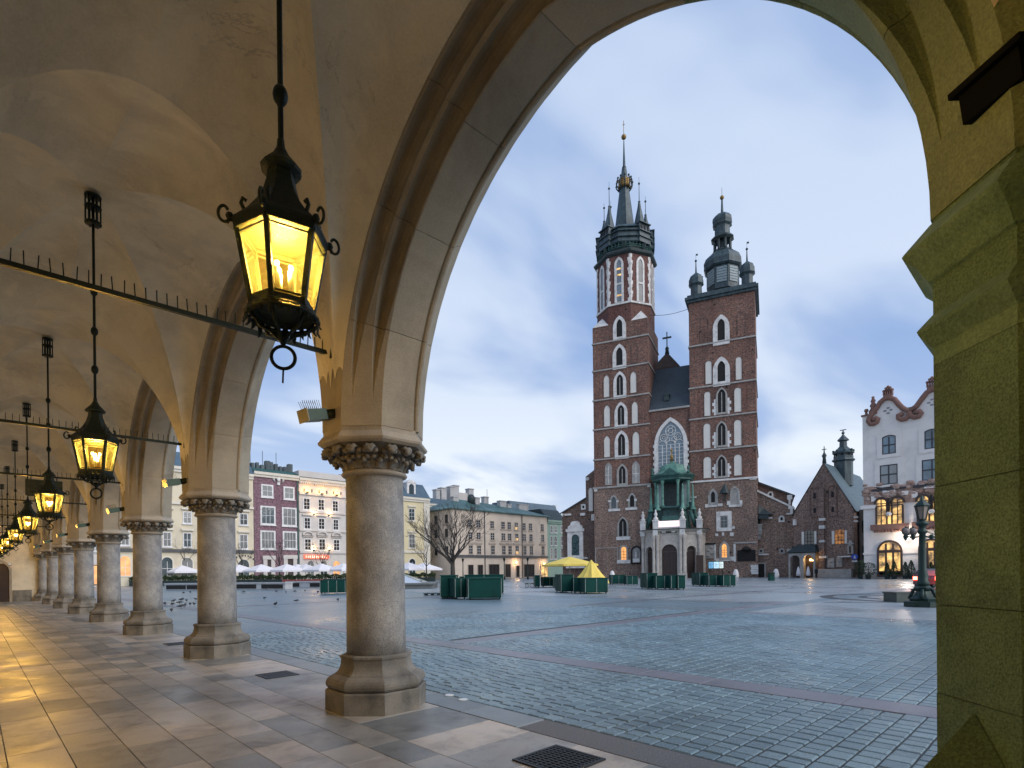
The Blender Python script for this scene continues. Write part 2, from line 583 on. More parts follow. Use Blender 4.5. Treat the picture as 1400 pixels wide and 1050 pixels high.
M['plaza'] = paving_mat('sky_tinted_plaza_setts', (0.185, 0.265, 0.31), (0.15, 0.22, 0.26), (0.09, 0.13, 0.155), 0.24, 0.2, (0.26, 0.42), mort=0.12)  # far paving, bluer colour stands in for the sky reflection
M['slabs'] = paving_mat('pale_plaza_slabs', (0.3, 0.345, 0.37), (0.26, 0.3, 0.32), (0.2, 0.225, 0.24), 1.2, 0.6, (0.2, 0.42), mort=0.025)
M['red_slab'] = surf('reddish_granite', (0.18, 0.19, 0.225), (0.145, 0.155, 0.185), 2, 0.36, 0.3, 70, rand=('obj', (0.8, 0.8, 0.8), (1.15, 1.1, 1.1)), grain=0.3)
M['tile'] = surf('floor_tile', (0.5, 0.475, 0.43), (0.42, 0.41, 0.385), 1.1, 0.33, 0.08, 90, wet=(0.3, 0.52, 0.9), rand=('obj', (0.36, 0.42, 0.46), (1.12, 1.03, 0.93)), stain=(0.16, 0.15, 0.14), stain_scale=2.0, grain=0.15)
M['tile_far'] = surf('floor_tile_far', (0.5, 0.475, 0.43), (0.42, 0.41, 0.385), 1.1, 0.33, 0.08, 90, wet=(0.3, 0.52, 0.9), rand=('island', (0.36, 0.42, 0.46), (1.12, 1.03, 0.93)), stain=(0.16, 0.15, 0.14), stain_scale=2.0, grain=0.15)
M['aggregate'] = surf('exposed_aggregate', (0.2, 0.205, 0.21), (0.12, 0.125, 0.13), 60, 0.8, 0.8, 110, grain=0.5)
M['edge_slab'] = surf('bluish_edge_slab', (0.2, 0.235, 0.25), (0.15, 0.18, 0.195), 1.5, 0.4, 0.2, 70, rand=('obj', (0.85, 0.85, 0.85), (1.1, 1.1, 1.1)))

g = MB(); g.add([(FLOOR_EDGE + .01, -700, -0.016), (900, -700, -0.016), (900, 900, -0.016), (FLOOR_EDGE + .01, 900, -0.016)], [(0, 1, 2, 3)])
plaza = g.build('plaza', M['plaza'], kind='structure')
g = MB(); g.add([(-900, -700, -0.03), (FLOOR_EDGE, -700, -0.03), (FLOOR_EDGE, 900, -0.03), (-900, 900, -0.03)], [(0, 1, 2, 3)])
g.build('ground', M['joint'], kind='structure')
g = MB(); g.add([(20.3, -160, -0.012), (300, -160, -0.012), (300, 8.9, -0.012), (20.3, 8.9, -0.012)], [(0, 1, 2, 3)])
g.add([(27, 9.8, -0.012), (300, 9.8, -0.012), (300, 60, -0.012), (27, 60, -0.012)], [(0, 1, 2, 3)])
g.build('slab_paving', M['slabs'], kind='structure')
g = MB(); g.add([(4.44, -4, -0.010), (20.25, -4, -0.010), (20.25, 16, -0.010), (4.44, 16, -0.010)], [(0, 1, 2, 3)])
g.build('joint_bed', M['joint'], plaza)


def seen(x, y, m=25):
    p = project(Vector((x, y, 0)))
    return p and -m < p[0] < 1400 + m and p[1] < 1050 + m


def slab_mesh(mb, x0, x1, y0, y1, z0, z1, ch=0.008):
    a = [(x0, y0, z0), (x1, y0, z0), (x1, y1, z0), (x0, y1, z0)]
    b = [(x0 + ch, y0 + ch, z1), (x1 - ch, y0 + ch, z1), (x1 - ch, y1 - ch, z1), (x0 + ch, y1 - ch, z1)]
    mb.add(a + b, [(4, 5, 6, 7)] + [(i, (i + 1) % 4, 4 + (i + 1) % 4, 4 + i) for i in range(4)])


BANDX = (7.3, 7.86)
setts = []
rowi = 0
y = -3.6
while y < 15.8:
    for seg in ((4.46, BANDX[0] - .01), (BANDX[1] + .01, 20.2)):
        x = seg[0] + (0 if seg[0] > 5 else 0)
        while x < seg[1] - 0.06:
            w = random.uniform(0.14, 0.23)
            if seg[1] - x - w < 0.1:
                w = seg[1] - x
            setts.append((x, x + w, y, y + 0.2))
            x += w
    y += 0.2
setts = [s for s in setts if seen(s[0], s[2], 60) and not (9.7 < s[2] < 10.4 and s[0] > 7.9)]
setts.sort(key=lambda s: (Vector((s[0], s[2], 0)) - CAM).dot(CF) - (0 if seen(s[0], s[2], 0) else -50))
cache = {}
stuff = MB()
for i, (x0, x1, y0, y1) in enumerate(setts):
    dz = random.uniform(-0.003, 0.004)
    if i < 300:
        w = round((x1 - x0) / 0.02) * 0.02
        if w not in cache:
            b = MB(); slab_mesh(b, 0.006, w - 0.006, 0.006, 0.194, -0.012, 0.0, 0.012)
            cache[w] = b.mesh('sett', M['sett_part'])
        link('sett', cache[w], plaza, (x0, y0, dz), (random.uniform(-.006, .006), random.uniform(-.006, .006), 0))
    else:
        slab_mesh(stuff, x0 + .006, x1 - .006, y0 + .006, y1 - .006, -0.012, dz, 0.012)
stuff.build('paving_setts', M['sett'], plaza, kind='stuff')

# reddish granite bands, slab by slab near the arcade
y = -3.0
while y < 15.5:
    l = random.uniform(0.8, 1.1)
    if seen(BANDX[0], y, 80):
        b = MB(); slab_mesh(b, BANDX[0] + .005, BANDX[1] - .005, y + .004, y + l - .004, -0.012, 0.002, .006)
        b.build('band_slab', M['red_slab'], plaza)
    y += l
x = 7.9
while x < 27:
    l = random.uniform(0.8, 1.1)
    b = MB(); slab_mesh(b, x + .004, x + l - .004, 9.75, 10.35, -0.012, 0.002, .006)
    b.build('band_slab', M['red_slab'], plaza)
    x += l
g = MB()
for (xa, xb, ya, yb) in ((20.25, 20.75, -30, 8.9), (7.3, 7.86, 15.5, 60), (7.9, 40, 30, 30.5), (40, 40.6, 10, 80), (20, 60, 16.4, 16.8)):
    g.add([(xa, ya, -0.008), (xb, ya, -0.008), (xb, yb, -0.008), (xa, yb, -0.008)], [(0, 1, 2, 3)])
g.build('far_band', M['red_slab'], plaza, kind='stuff')
M['dark_sett'] = surf('dark_inlay_sett', (0.05, 0.058, 0.065), (0.035, 0.04, 0.045), 4, 0.6, 0.4, 30)
g = MB()
rc = ground(1278, 817)
for (r0, r1) in ((4.6, 5.25), (3.0, 3.4)):
    for i in range(72):
        a0, a1 = 2 * math.pi * i / 72, 2 * math.pi * (i + .93) / 72
        g.add([(rc.x + r * math.cos(a), rc.y + r * math.sin(a), -0.004) for r, a in ((r0, a0), (r1, a0), (r1, a1), (r0, a1))], [(0, 1, 2, 3)])
g.build('paving_ring', M['dark_sett'], plaza)
g = MB()
d0 = ground(1125, 823)
g.add([(d0.x - .2, d0.y - .2, -0.005), (rc.x - 5.2, rc.y - .25, -.005), (rc.x - 5.2, rc.y + .05, -.005), (d0.x, d0.y + .12, -.005)], [(0, 1, 2, 3)])
g.build('paving_line', M['dark_sett'], plaza)

# strip along the arcade: long slabs, then exposed aggregate
strip = MB(); strip.add([(FLOOR_EDGE + .012, -6, -0.013), (4.45, -6, -0.013), (4.45, 60, -0.013), (FLOOR_EDGE + .012, 60, -0.013)], [(0, 1, 2, 3)])
strip = strip.build('edge_strip', M['joint'], kind='structure')
b = MB(); slab_mesh(b, FLOOR_EDGE + .015, 4.44, -5, 4.08, -.012, 0.0)
b.build('aggregate_strip', M['aggregate'], strip)
y = 4.1
while y < 49:
    l = random.uniform(0.85, 1.25)
    b = MB(); slab_mesh(b, FLOOR_EDGE + .015, 4.44, y + .004, y + l - .004, -.012, 0.002)
    b.build('edge_slab', M['edge_slab'], strip)
    y += l
M['disc'] = surf('frosted_ground_light', (0.75, 0.77, 0.78), None, 5, 0.3)
for px, py, lab in ((614, 951, 'round white ground light in the paving, the one nearer the column base'), (633, 957, 'round white ground light in the paving, the one farther from the column base')):
    p = ground(px, py)
    t = thing('ground_light', p, lab, 'ground light', 'ground lights by the kerb')
    b = MB(); b.lathe([(0.07, -.01), (0.07, 0.006), (0.062, 0.008)], 20); b.build('rim', M['pale_trim'], t)
    b = MB(); b.lathe([(0.06, -.005), (0.06, 0.009), (0.05, 0.012)], 20); b.build('lens', M['disc'], t)

# arcade floor
FX = [-0.6, -0.2, 0.21, 0.62, 1.03, 1.43, 1.83, 2.22, 2.6, 2.95, 4.0]
g = MB(); g.box(-0.7, FLOOR_EDGE, -7, 49.2, -0.2, -0.006)
floor = g.build('arcade_floor', M['joint'], kind='structure')
tiles = []
for i in range(len(FX) - 1):
    y = -6 + random.uniform(0, .6)
    while y < 49:
        l = random.choice((0.5, 0.62, 0.8, 0.8, 0.9))
        if i == 9:
            l = random.choice((0.62, 0.75, 0.9))
        tiles.append((FX[i], FX[i + 1], y, min(y + l, 49.1)))
        y += l
vis = [t for t in tiles if seen((t[0] + t[1]) / 2, (t[2] + t[3]) / 2, 120)]
vis.sort(key=lambda s: ((Vector((s[0], s[2], 0)) - CAM).dot(CF)))
near = set(vis[:300])
stuff = MB()
cache = {}
for t in tiles:
    x0, x1, y0, y1 = t
    if t in near:
        k = (round(x1 - x0, 2), round(y1 - y0, 2))
        if k not in cache:
            b = MB(); slab_mesh(b, .0025, k[0] - .0025, .0025, k[1] - .0025, -.006, 0.0, .002)
            cache[k] = b.mesh('tile', M['tile'])
        link('tile', cache[k], floor, (x0, y0, 0.003 + random.uniform(-.0012, .0012)))
    else:
        slab_mesh(stuff, x0 + .0025, x1 - .0025, y0 + .0025, y1 - .0025, -.006, .003, .002)
stuff.build('floor_tiles', M['tile_far'], floor, kind='stuff')

M['grate'] = surf('cast_iron_grate', (0.03, 0.034, 0.036), (0.05, 0.05, 0.05), 9, 0.45, 0.3, 60, metal=0.7)
for cy, cx_, s, lab in ((3.12, 3.55, .56, 'large iron floor grate between the pier and the nearest column'), (8.95, 3.47, .5, 'square iron floor grate between the first and second columns'),
                        (14.8, 3.45, .5, 'square iron floor grate just past the second column')):
    t = thing('floor_grate', (cx_, cy, 0.004), lab, 'grate', 'iron grates in the arcade floor')
    b = MB()
    h = s / 2
    for (xa, xb, ya, yb) in ((-h, h, -h, -h + .03), (-h, h, h - .03, h), (-h, -h + .03, -h + .03, h - .03), (h - .03, h, -h + .03, h - .03)):
        b.box(xa, xb, ya, yb, 0, 0.012)
    b.build('frame', M['grate'], t)
    b = MB(); b.box(-h + .03, h - .03, -h + .03, h - .03, 0.0, 0.001); b.build('drain_pit', M['black'], t)
    n = 11
    for i in range(n):
        a = -h + .03 + (s - .06) * (i + .5) / n
        b = MB(); b.box(a - .009, a + .009, -h + .03, h - .03, 0.003, 0.0105); b.build('bar', M['grate'], t)
    b = MB()
    for i in range(9):
        a = -h + .03 + (s - .06) * (i + .5) / 9
        b.box(-h + .03, h - .03, a - .008, a + .008, 0.002, 0.0085)
    b.build('cross_bars', M['grate'], t, kind='stuff')

# ------------------------------------------------------------------ columns
def octa(w, z, cx=0.0, cy=0.0):
    r = w / 2 / math.cos(math.pi / 8)
    return [(cx + r * math.cos(math.pi / 8 + math.pi / 4 * i), cy + r * math.sin(math.pi / 8 + math.pi / 4 * i), z) for i in range(8)]


ZS, EC, SHALF = 3.25, 0.34, 2.5


def arris(half, phi, dr=0.322):
    """offset from the column axis and height on the arch curve; half = half the bay"""
    R = half - 0.55 + EC + dr
    return half - (R * math.cos(phi) - EC), ZS + R * math.sin(phi)


b = MB(); b.loft([octa(1.11, 0), octa(1.11, .235), octa(1.085, .25)]); me_plinth = b.mesh('plinth', M['stone_base'])
b = MB(); b.loft([octa(1.0, .25), octa(1.05, .262), octa(1.085, .285), octa(1.1, .315), octa(1.09, .345), octa(1.055, .375), octa(1.0, .4), octa(.93, .415), octa(.9, .417), octa(.89, .43), octa(.85, .445), octa(.815, .47), octa(.795, .5), octa(.785, .52)], smooth=False)
me_base = b.mesh('moulded_base', M['stone_base'])
b = MB(); b.loft([octa(.78, .52), octa(.77, .6), octa(.80, .605), octa(.8, .63), octa(.73, .645)]); me_drum = b.mesh('base_drum', M['stone_base'])
b = MB(); b.lathe([(.352, .645), (.35, .9), (.343, 1.8), (.337, 2.74)], 40); me_shaft = b.mesh('shaft', M['shaft'])
b = MB(); b.lathe([(.34, 2.74), (.378, 2.755), (.392, 2.775), (.378, 2.795), (.345, 2.81)], 32); me_astr = b.mesh('astragal', M['stone'])
b = MB(); b.loft([octa(.69, 2.81), octa(.7, 2.9), octa(.78, 2.98), octa(.94, 3.04), octa(1.1, 3.07)], smooth=False); me_bell = b.mesh('capital', M['stone_base'])
b = MB(); b.loft([octa(1.11, 3.072), octa(1.19, 3.10), octa(1.21, 3.125), octa(1.19, 3.14), octa(1.105, 3.2)]); me_abac = b.mesh('abacus', M['stone'])
# a curling leaf, radial direction +x
b = MB()
path = [(.35, 2.835, .05), (.385, 2.9, .075), (.43, 2.97, .085), (.5, 3.025, .08), (.565, 3.04, .07), (.6, 3.01, .055), (.585, 2.975, .035)]
rings = []
for i, (r, z, w) in enumerate(path):
    rings.append([(r, -w, z - .015), (r + .02, -w * .5, z + .012), (r + .008, 0, z + .004), (r + .02, w * .5, z + .012), (r, w, z - .015), (r - .03, 0, z - .02)])
b.loft(rings, smooth=True)
b.ball((.575, 0, 2.985), .042, 8)
b.ball((.5, .06, 2.99), .035, 6); b.ball((.5, -.06, 2.99), .035, 6)
b.ball((.455, .035, 2.925), .03, 6); b.ball((.455, -.035, 2.925), .03, 6)
me_leaf = b.mesh('leaf', M['stone_base'])
b = MB()
b.loft([[(r, -w * .8, z - .012), (r + .02, 0, z + .01), (r, w * .8, z - .012), (r - .025, 0, z - .018)] for r, z, w in
        [(.345, 2.82, .04), (.37, 2.86, .06), (.41, 2.9, .06), (.455, 2.915, .045), (.47, 2.89, .03)]], smooth=True)
b.ball((.462, 0, 2.885), .03, 6)
me_leaf2 = b.mesh('small_leaf', M['stone_base'])


def core_mesh(hs, hn):
    """wall core above the abacus, between the two arches (south half-bay hs, north half-bay hn)"""
    left, right = [], []
    for i in range(9):
        for lst, h, s in ((left, hs, -1), (right, hn, 1)):
            if h is None:
                lst.append((s * 0.5, ZS + 1.6 * i / 8))
                continue
            R = h - 0.55 + EC + .322
            d, z = arris(h, math.asin(min(1, 1.9 * i / 8 / R)))
            lst.append((s * (d - .008), z))
    pts = [(-.22, 3.2)] + left + right[::-1] + [(.22, 3.2)]
    b = MB()
    n = len(pts)
    b.add([(-.546, y, z) for y, z in pts] + [(.546, y, z) for y, z in pts],
          [tuple(range(n)), tuple(range(2 * n - 1, n - 1, -1))] + [(i, (i + 1) % n, n + (i + 1) % n, n + i) for i in range(n)])
    b.loft([octa(1.085, 3.2), octa(1.085, 3.262)])
    return b.mesh('impost', M['stone'])


COL_LABEL = ['nearest round stone column with weathered octagonal base and leafy capital',
             'second round stone column along the arcade, its shaft lit orange on one side',
             'third round stone column along the arcade, before the cream tenement',
             'fourth round stone column along the arcade',
             'fifth round stone column along the arcade',
             'sixth round stone column along the arcade, in warm lamplight',
             'seventh round stone column along the arcade, small and far off',
             'farthest round stone column, against the arcade end wall']
half0 = (COLY[0] - PIERY) / 2
for k, cy in enumerate(COLY):
    t = thing('stone_column', (X0, cy, 0), COL_LABEL[k], 'column', 'round columns along the arcade')
    for nm, me in (('plinth', me_plinth), ('moulded_base', me_base), ('base_drum', me_drum), ('shaft', me_shaft), ('astragal', me_astr), ('abacus', me_abac)):
        link(nm, me, t)
    cap = link('capital', me_bell, t)
    link('impost', core_mesh(half0 if k == 0 else 3.05, 3.05), t)
    if k < 3:
        for i in range(16):
            a = 2 * math.pi * (i + .5) / 16
            link('leaf', me_leaf, cap, None, (0, 0, a + random.uniform(-.04, .04)))
            link('small_leaf', me_leaf2, cap, None, (0, 0, a + math.pi / 16))
    else:
        b = MB()
        for i in range(12):
            a = 2 * math.pi * (i + .5) / 12
            c, s = math.cos(a), math.sin(a)
            b.loft([[(r * c - w * s * q, r * s + w * c * q, z + dz) for q, dz in ((-1, 0), (0, .02), (1, 0))] for r, z, w in ((.36, 2.84, .07), (.45, 2.98, .09), (.56, 3.03, .08), (.6, 2.98, .05))], False, False, True, False)
            b.ball((.56 * c, .56 * s, 2.98), .06, 6)
        b.build('leaf_band', M['stone_base'], cap)

# ------------------------------------------------------------------ arches
def profile(f):
    pts = [(-.55, .322), (-.54, .312)]
    for q0, q1, dep in ((.06, .46, .13), (.56, .97, .14)):
        qc = (q0 + q1) / 2
        for i in range(7):
            a = i / 6
            q = qc + (q0 + (q1 - q0) * a - qc) * (0.06 + .94 * f)
            h = dep * f * math.sin(math.pi * a) ** 0.7 if 0 < a < 1 else 0
            pts.append((-.55 + .322 * q + .707 * h, .322 * (1 - q) + .707 * h))
    pts += [(-.226, 0.0), (.0, 0.0), (.19, 0.0), (.2, .03), (.222, .03)]
    for i in range(5):
        a = math.pi * (0.95 - .8 * i / 4)
        pts.append((.255 + .036 * math.cos(a), .034 - .036 * math.sin(a)))
    pts += [(.3, .075), (.4, .175), (.55, .322), (.545, .48), (-.545, .48)]
    return pts


def arch(ya, yb, label, pieces, mat):
    half = (yb - ya) / 2
    yc = (ya + yb) / 2
    t = thing('stone_arch', (X0, yc, 0), label, 'arch', 'pointed arches of the arcade')
    N = 28
    ngrp = pieces
    for s in (-1, 1):
        for gi in range(ngrp):
            b = MB()
            rings = []
            steps = N // ngrp
            for j in range(steps + 1):
                q = (gi * steps + j) / N
                gap = 0.0007 * (1 if j == 0 else -1 if j == steps else 0)
                R0 = half - .55 + EC
                z_mid = ZS + R0 * math.sin(q * math.acos(EC / R0))
                f = min(1, max(0, (z_mid - 3.6) / .95))
                ring = []
                for dx, dr in profile(f):
                    R = R0 + dr
                    ph = q * math.acos(EC / R) + gap * 1.3
                    ring.append((dx, s * (R * math.cos(ph) - EC), ZS + R * math.sin(ph)))
                rings.append(ring if s > 0 else ring[::-1])
            b.loft(rings, smooth=False)
            b.build('voussoir' if ngrp > 1 else 'arch_half', M['green_arch'] if (ya == PIERY and s < 0 and gi < 3) else mat, t)
    return t


ARCH_LABEL = ['big nearest pointed arch framing the twin towered church', 'pointed arch between the first and second columns', 'pointed arch between the second and third columns',
              'pointed arch between the third and fourth columns', 'pointed arch between the fourth and fifth columns', 'pointed arch between the fifth and sixth columns',
              'pointed arch between the sixth and seventh columns', 'last pointed arch, next to the end wall']
ys = [PIERY] + COLY
for k in range(8):
    arch(ys[k], ys[k + 1], ARCH_LABEL[k], (4 if k < 4 else 1), M['arch'])

# ------------------------------------------------------------------ vault, walls, roof over it
hall = thing('arcade_hall', (0, 0, 0), 'long stone market hall arcade with plastered groin vault overhead', 'building')


def vault_bay(ya, yb):
    half, yc = (yb - ya) / 2, (ya + yb) / 2
    R = half - .55 + EC + .322
    ph0, ph1 = math.asin(.6 / R), math.acos(EC / R)
    ns, na, nw = 20, 6, 8
    b = MB()
    for sy in (-1, 1):
        ycol = yc + sy * half
        for sx in (-1, 1):
            xw = XC + sx * (XI - XC)
            A, D, T = [], [], []
            d0, z0 = arris(half, ph0)
            zt = arris(half, ph1)[1]
            for i in range(ns + 1):
                s = i / ns
                d, z = arris(half, ph0 + s * (ph1 - ph0))
                q = (d - d0) / (half - d0)
                A.append(Vector((xw - sx * .004, ycol - sy * d, z)))
                dz = 3.8 + (6.66 - 3.8) * (z - z0) / (zt - z0)
                D.append(Vector((xw - sx * (.004 + (XI - XC - .004) * q), ycol - sy * (.1 + (half - .1) * q), dz)))
                tz = 3.72 + (6.12 - 3.72) * (.62 * (1 - (1 - q) ** 2.0) + .38 * (1 - (1 - q) ** 2.0) ** .5)
                T.append(Vector((xw - sx * (.004 + (XI - XC - .004) * q), ycol, tz)))
            for P, Q, n in ((A, D, na), (D, T, nw)):
                bl = .24 if P is A else .48
                rows = [[P[i].lerp(Q[i], j / n) + Vector((0, 0, bl * math.sin(math.pi * j / n) * math.sin(math.pi * min(1, .12 + .8 * i / ns)))) for j in range(n + 1)] for i in range(ns + 1)]
                vs = [p for r in rows for p in r]
                b.add(vs, [(i * (n + 1) + j, i * (n + 1) + j + 1, (i + 1) * (n + 1) + j + 1, (i + 1) * (n + 1) + j) for i in range(ns) for j in range(n)], True)
    return b.build('vault_bay', M['plaster'], hall)


for k in range(8):
    vault_bay(ys[k], ys[k + 1])
vault_bay(PIERY - 6.1, PIERY)
b = MB(); b.box(XW - .4, XW, -6.4, 49.4, 0, 8.6); b.build('back_wall', M['plaster'], hall)
b = MB(); b.box(XW - .4, X0 + .5, -6.6, -6.2, 0, 8.6); b.build('south_wall', M['plaster'], hall)
b = MB(); b.box(XW - .42, X0 + .56, -6.62, 49.6, 8.6, 9.1); b.build('upper_floor', M['stone'], hall)
# outer wall above the arches
b = MB()
for k in range(8):
    half, yc = (ys[k + 1] - ys[k]) / 2, (ys[k + 1] + ys[k]) / 2
    R = half - .55 + EC + .322
    for s in (-1, 1):
        pts = [arris(half, i / 12 * math.acos(EC / R)) for i in range(13)]
        prev = None
        yb_ = yc + s * half
        line = [(yb_ - s * d, z) for d, z in pts]
        line = [(yb_, 3.26)] + line
        for (ya1, z1), (ya2, z2) in zip(line[:-1], line[1:]):
            b.add([(X0 + .548, ya1, z1), (X0 + .548, ya2, z2), (X0 + .548, ya2, 8.6), (X0 + .548, ya1, 8.6)], [(0, 1, 2, 3)])
b.add([(X0 + .548, -6.5, 3.2), (X0 + .548, PIERY - .2, 3.2), (X0 + .548, PIERY - .2, 8.6), (X0 + .548, -6.5, 8.6)], [(0, 1, 2, 3)])
b.build('outer_wall', M['stone'], hall)
b = MB(); b.box(X0 - .3, X0 + .54, -6.4, PIERY - .6, 0, 8.5); b.build('projecting_wall', M['green_stone'], hall)

# end wall with a doorway
EY = 48.95
b = MB()
b.box(1.9, X0 + .5, EY, EY + .5, 0, 8.5); b.box(XW, 0.5, EY, EY + .5, 0, 8.5); b.box(.5, 1.9, EY, EY + .5, 2.5, 8.5)
ew = b.build('end_wall', M['plaster'], hall)
b = MB(); b.box(1.95, X0 - .65, EY - .08, EY - .003, 0, .75); b.build('plinth_course', M['stone_base'], ew)
b = MB(); o = outline('round', .5, 1.9, 0.003, 2.75); i_ = outline('round', .62, 1.78, 0.003, 2.6)
b.ring(o, i_, EY - .06, EY + .1); b.build('door_surround', M['stone'], ew)
b = MB(); b.plate(outline('round', .6, 1.8, 0.01, 2.62), EY + .05, EY + .12); b.build('door', M['door'], ew)

# ------------------------------------------------------------------ pier on the right
pier = thing('corner_pier', (X0, PIERY, 0), 'massive green tinted octagonal stone pier with two moulded ledges', 'pier')
RC = 1.1
courses = [0.0, .46, 1.0, 1.42, 1.98, 2.56]
for i in range(5):
    b = MB(); b.loft([octa(1.09 + (.004 if i % 2 else 0), courses[i] + .002), octa(1.09 + (.004 if i % 2 else 0), courses[i + 1] - .002)])
    b.build('stone_block', M['green_stone'], pier)
b = MB(); b.loft([octa(1.09, 2.56), octa(1.09, 2.64), octa(1.12, 2.66), octa(1.2, 2.715), octa(1.21, 2.73), octa(1.195, 2.74), octa(1.092, 2.8)]); b.build('lower_ledge', M['green_ledge'], pier)
b = MB(); b.loft([octa(1.088, 2.8), octa(1.088, 2.95)]); b.build('stone_block', M['green_stone'], pier)
b = MB(); b.loft([octa(1.088, 2.95), octa(1.12, 2.96), octa(1.2, 3.03), octa(1.3, 3.085), octa(1.315, 3.1), octa(1.3, 3.112), octa(1.105, 3.23)]); b.build('upper_ledge', M['green_ledge'], pier)
link('impost', core_mesh(None, half0), pier).data.materials[0] = M['green_stone']
# pyramid stops running the octagon out to a square foot
for sx, sy in ((-1, 1), (1, 1), (-1, -1), (1, -1)):
    h = .56
    c = .22
    a = Vector((sx * h, sy * c, 0.003)); d = Vector((sx * c, sy * h, 0.003)); q = Vector((sx * h, sy * h, 0.003))
    top = Vector((sx * .39, sy * .39, .96))
    up = Vector((0, 0, .66))
    b = MB()
    vs = [a, q, d, a + up, q + up * 1.06, d + up, top]
    b.add(vs, [(0, 1, 4, 3), (1, 2, 5, 4), (3, 4, 6), (4, 5, 6), (0, 3, 6, 5, 2)])
    b.build('base_stop', M['green_stone'], pier)
# ------------------------------------------------------------------ lanterns
t = NT('amber_lantern_glass')
em = t.node('ShaderNodeEmission')
tr = t.node('ShaderNodeBsdfTransparent')
tr.inputs[0].default_value = (1.0, 0.8, 0.36, 1)
nn = t.noise(t.geo(), 7, 4, 0.6)
t.l.new(t.mix(t.ramp(nn, 0.35, 0.7), (0.8, 0.3, 0.02), (1.0, 0.46, 0.045)), em.inputs[0])
em.inputs[1].default_value = 0.26
gl = t.node('ShaderNodeBsdfGlossy')
gl.inputs['Roughness'].default_value = 0.06
fr = t.node('ShaderNodeFresnel')
fr.inputs[0].default_value = 1.5
m1 = t.node('ShaderNodeMixShader'); m1.inputs[0].default_value = 0.55
t.l.new(em.outputs[0], m1.inputs[2]); t.l.new(tr.outputs[0], m1.inputs[1])
m2 = t.node('ShaderNodeMixShader')
t.l.new(fr.outputs[0], m2.inputs[0]); t.l.new(m1.outputs[0], m2.inputs[1]); t.l.new(gl.outputs[0], m2.inputs[2])
t.l.new(m2.outputs[0], t.out.inputs['Surface'])
M['lantern_glass'] = t.mat

LS = 1.06


def hexa(r, z, ph=0.0):
    return [(r * math.cos(ph + math.pi / 3 * i), r * math.sin(ph + math.pi / 3 * i), z) for i in range(6)]


b = MB()
b.loft([hexa(.265, .43), hexa(.285, .455), hexa(.28, .475), hexa(.25, .5)], smooth=False)
b.loft([hexa(.25, .5), hexa(.19, .56), hexa(.14, .63), hexa(.105, .7), hexa(.085, .77), hexa(.08, .82)], cap0=False)
for i in range(6):                               # scale-like courses on the roof
    pass
me_roof = b.mesh('roof', M['patina_iron'])
b = MB(); b.lathe([(.08, .82), (.115, .83), (.12, .85), (.09, .885), (.05, .93), (.025, .98), (.02, 1.03)], 12, smooth=False); me_cap = b.mesh('cap', M['patina_iron'])
RT, RB = .25, .172
b = MB()
for i in range(6):
    a = math.pi / 3 * i
    c, s = math.cos(a), math.sin(a)
    b.tube([(RB * c, RB * s, -.01), (RT * c, RT * s, .435)], .021, 4)
    a2 = a + math.pi / 3
    for r, z, w in ((RB, .005, .024), (RT, .425, .026), (RB * 1.01, .04, .008), (RT * .975, .39, .009)):
        b.tube([(r * c, r * s, z), (r * math.cos(a2), r * math.sin(a2), z)], w, 4)
b.loft([hexa(.19, -.04), hexa(.2, -.015), hexa(.18, .0), hexa(.165, -.015), hexa(.19, -.04)], False, False)
b.loft([hexa(.155, -.02), hexa(.155, -.012)])
me_frame = b.mesh('frame', M['patina_iron'])
panes = []
for i in range(6):
    a, a2 = math.pi / 3 * i, math.pi / 3 * (i + 1)
    k = .97
    b = MB()
    p = [Vector((RB * k * math.cos(a), RB * k * math.sin(a), .01)), Vector((RB * k * math.cos(a2), RB * k * math.sin(a2), .01)),
         Vector((RT * k * math.cos(a2), RT * k * math.sin(a2), .42)), Vector((RT * k * math.cos(a), RT * k * math.sin(a), .42))]
    b.add(p, [(0, 1, 2, 3)])
    panes.append(b.mesh('pane', M['lantern_glass']))
b = MB()                                         # fringe of leaf teeth below the body
for i in range(24):
    a = 2 * math.pi * i / 24
    c, s = math.cos(a), math.sin(a)
    w = .017
    l = .07 if i % 4 else .1
    b.loft([[(r * c - w_ * s * q, r * s + w_ * c * q, z) for q in (-1, 1)] + [((r + .012) * c, (r + .012) * s, z)] for r, z, w_ in
            ((.185, -.03, w), (.205, -.055, w), (.2, -.03 - l * .7, w * .9), (.215, -.03 - l, .003))], smooth=False)
for r, z in ((.19, -.035), (.205, -.06)):
    b.tube([(r * math.cos(2 * math.pi * i / 24), r * math.sin(2 * math.pi * i / 24), z) for i in range(25)], .012, 5)
for i in range(6):
    a = math.pi / 3 * i
    c, s = math.cos(a), math.sin(a)
    b.tube([(.18 * c, .18 * s, -.05), (.13 * c, .13 * s, -.13), (.07 * c, .07 * s, -.15), (.02 * c, .02 * s, -.19)], .009, 5)
me_fringe = b.mesh('leaf_fringe', M['patina_iron'])
b = MB(); b.lathe([(.002, -.14), (.03, -.15), (.038, -.18), (.02, -.205), (.008, -.23)], 10)
b.tube([(.068 * math.cos(2 * math.pi * i / 24), 0, -.295 + .068 * math.sin(2 * math.pi * i / 24)) for i in range(25)], .011, 6)
b.tube([(0, 0, -.36), (0.004, 0, -.45)], .006, 5)
me_ring = b.mesh('hanging_ring', M['iron'])
scrolls = []
b = MB()
pts = []
for i in range(14):
    a = -2.2 + i * .36
    pts.append((.315 + .034 * math.cos(a) * (1 - i * .02), 0, .475 + .046 * math.sin(a)))
b.tube(pts, .009, 5); b.tube([(.24, 0, .46), (.29, 0, .45), (.3, 0, .43)], .012, 5); b.ball((.285, 0, .47), .024, 6)
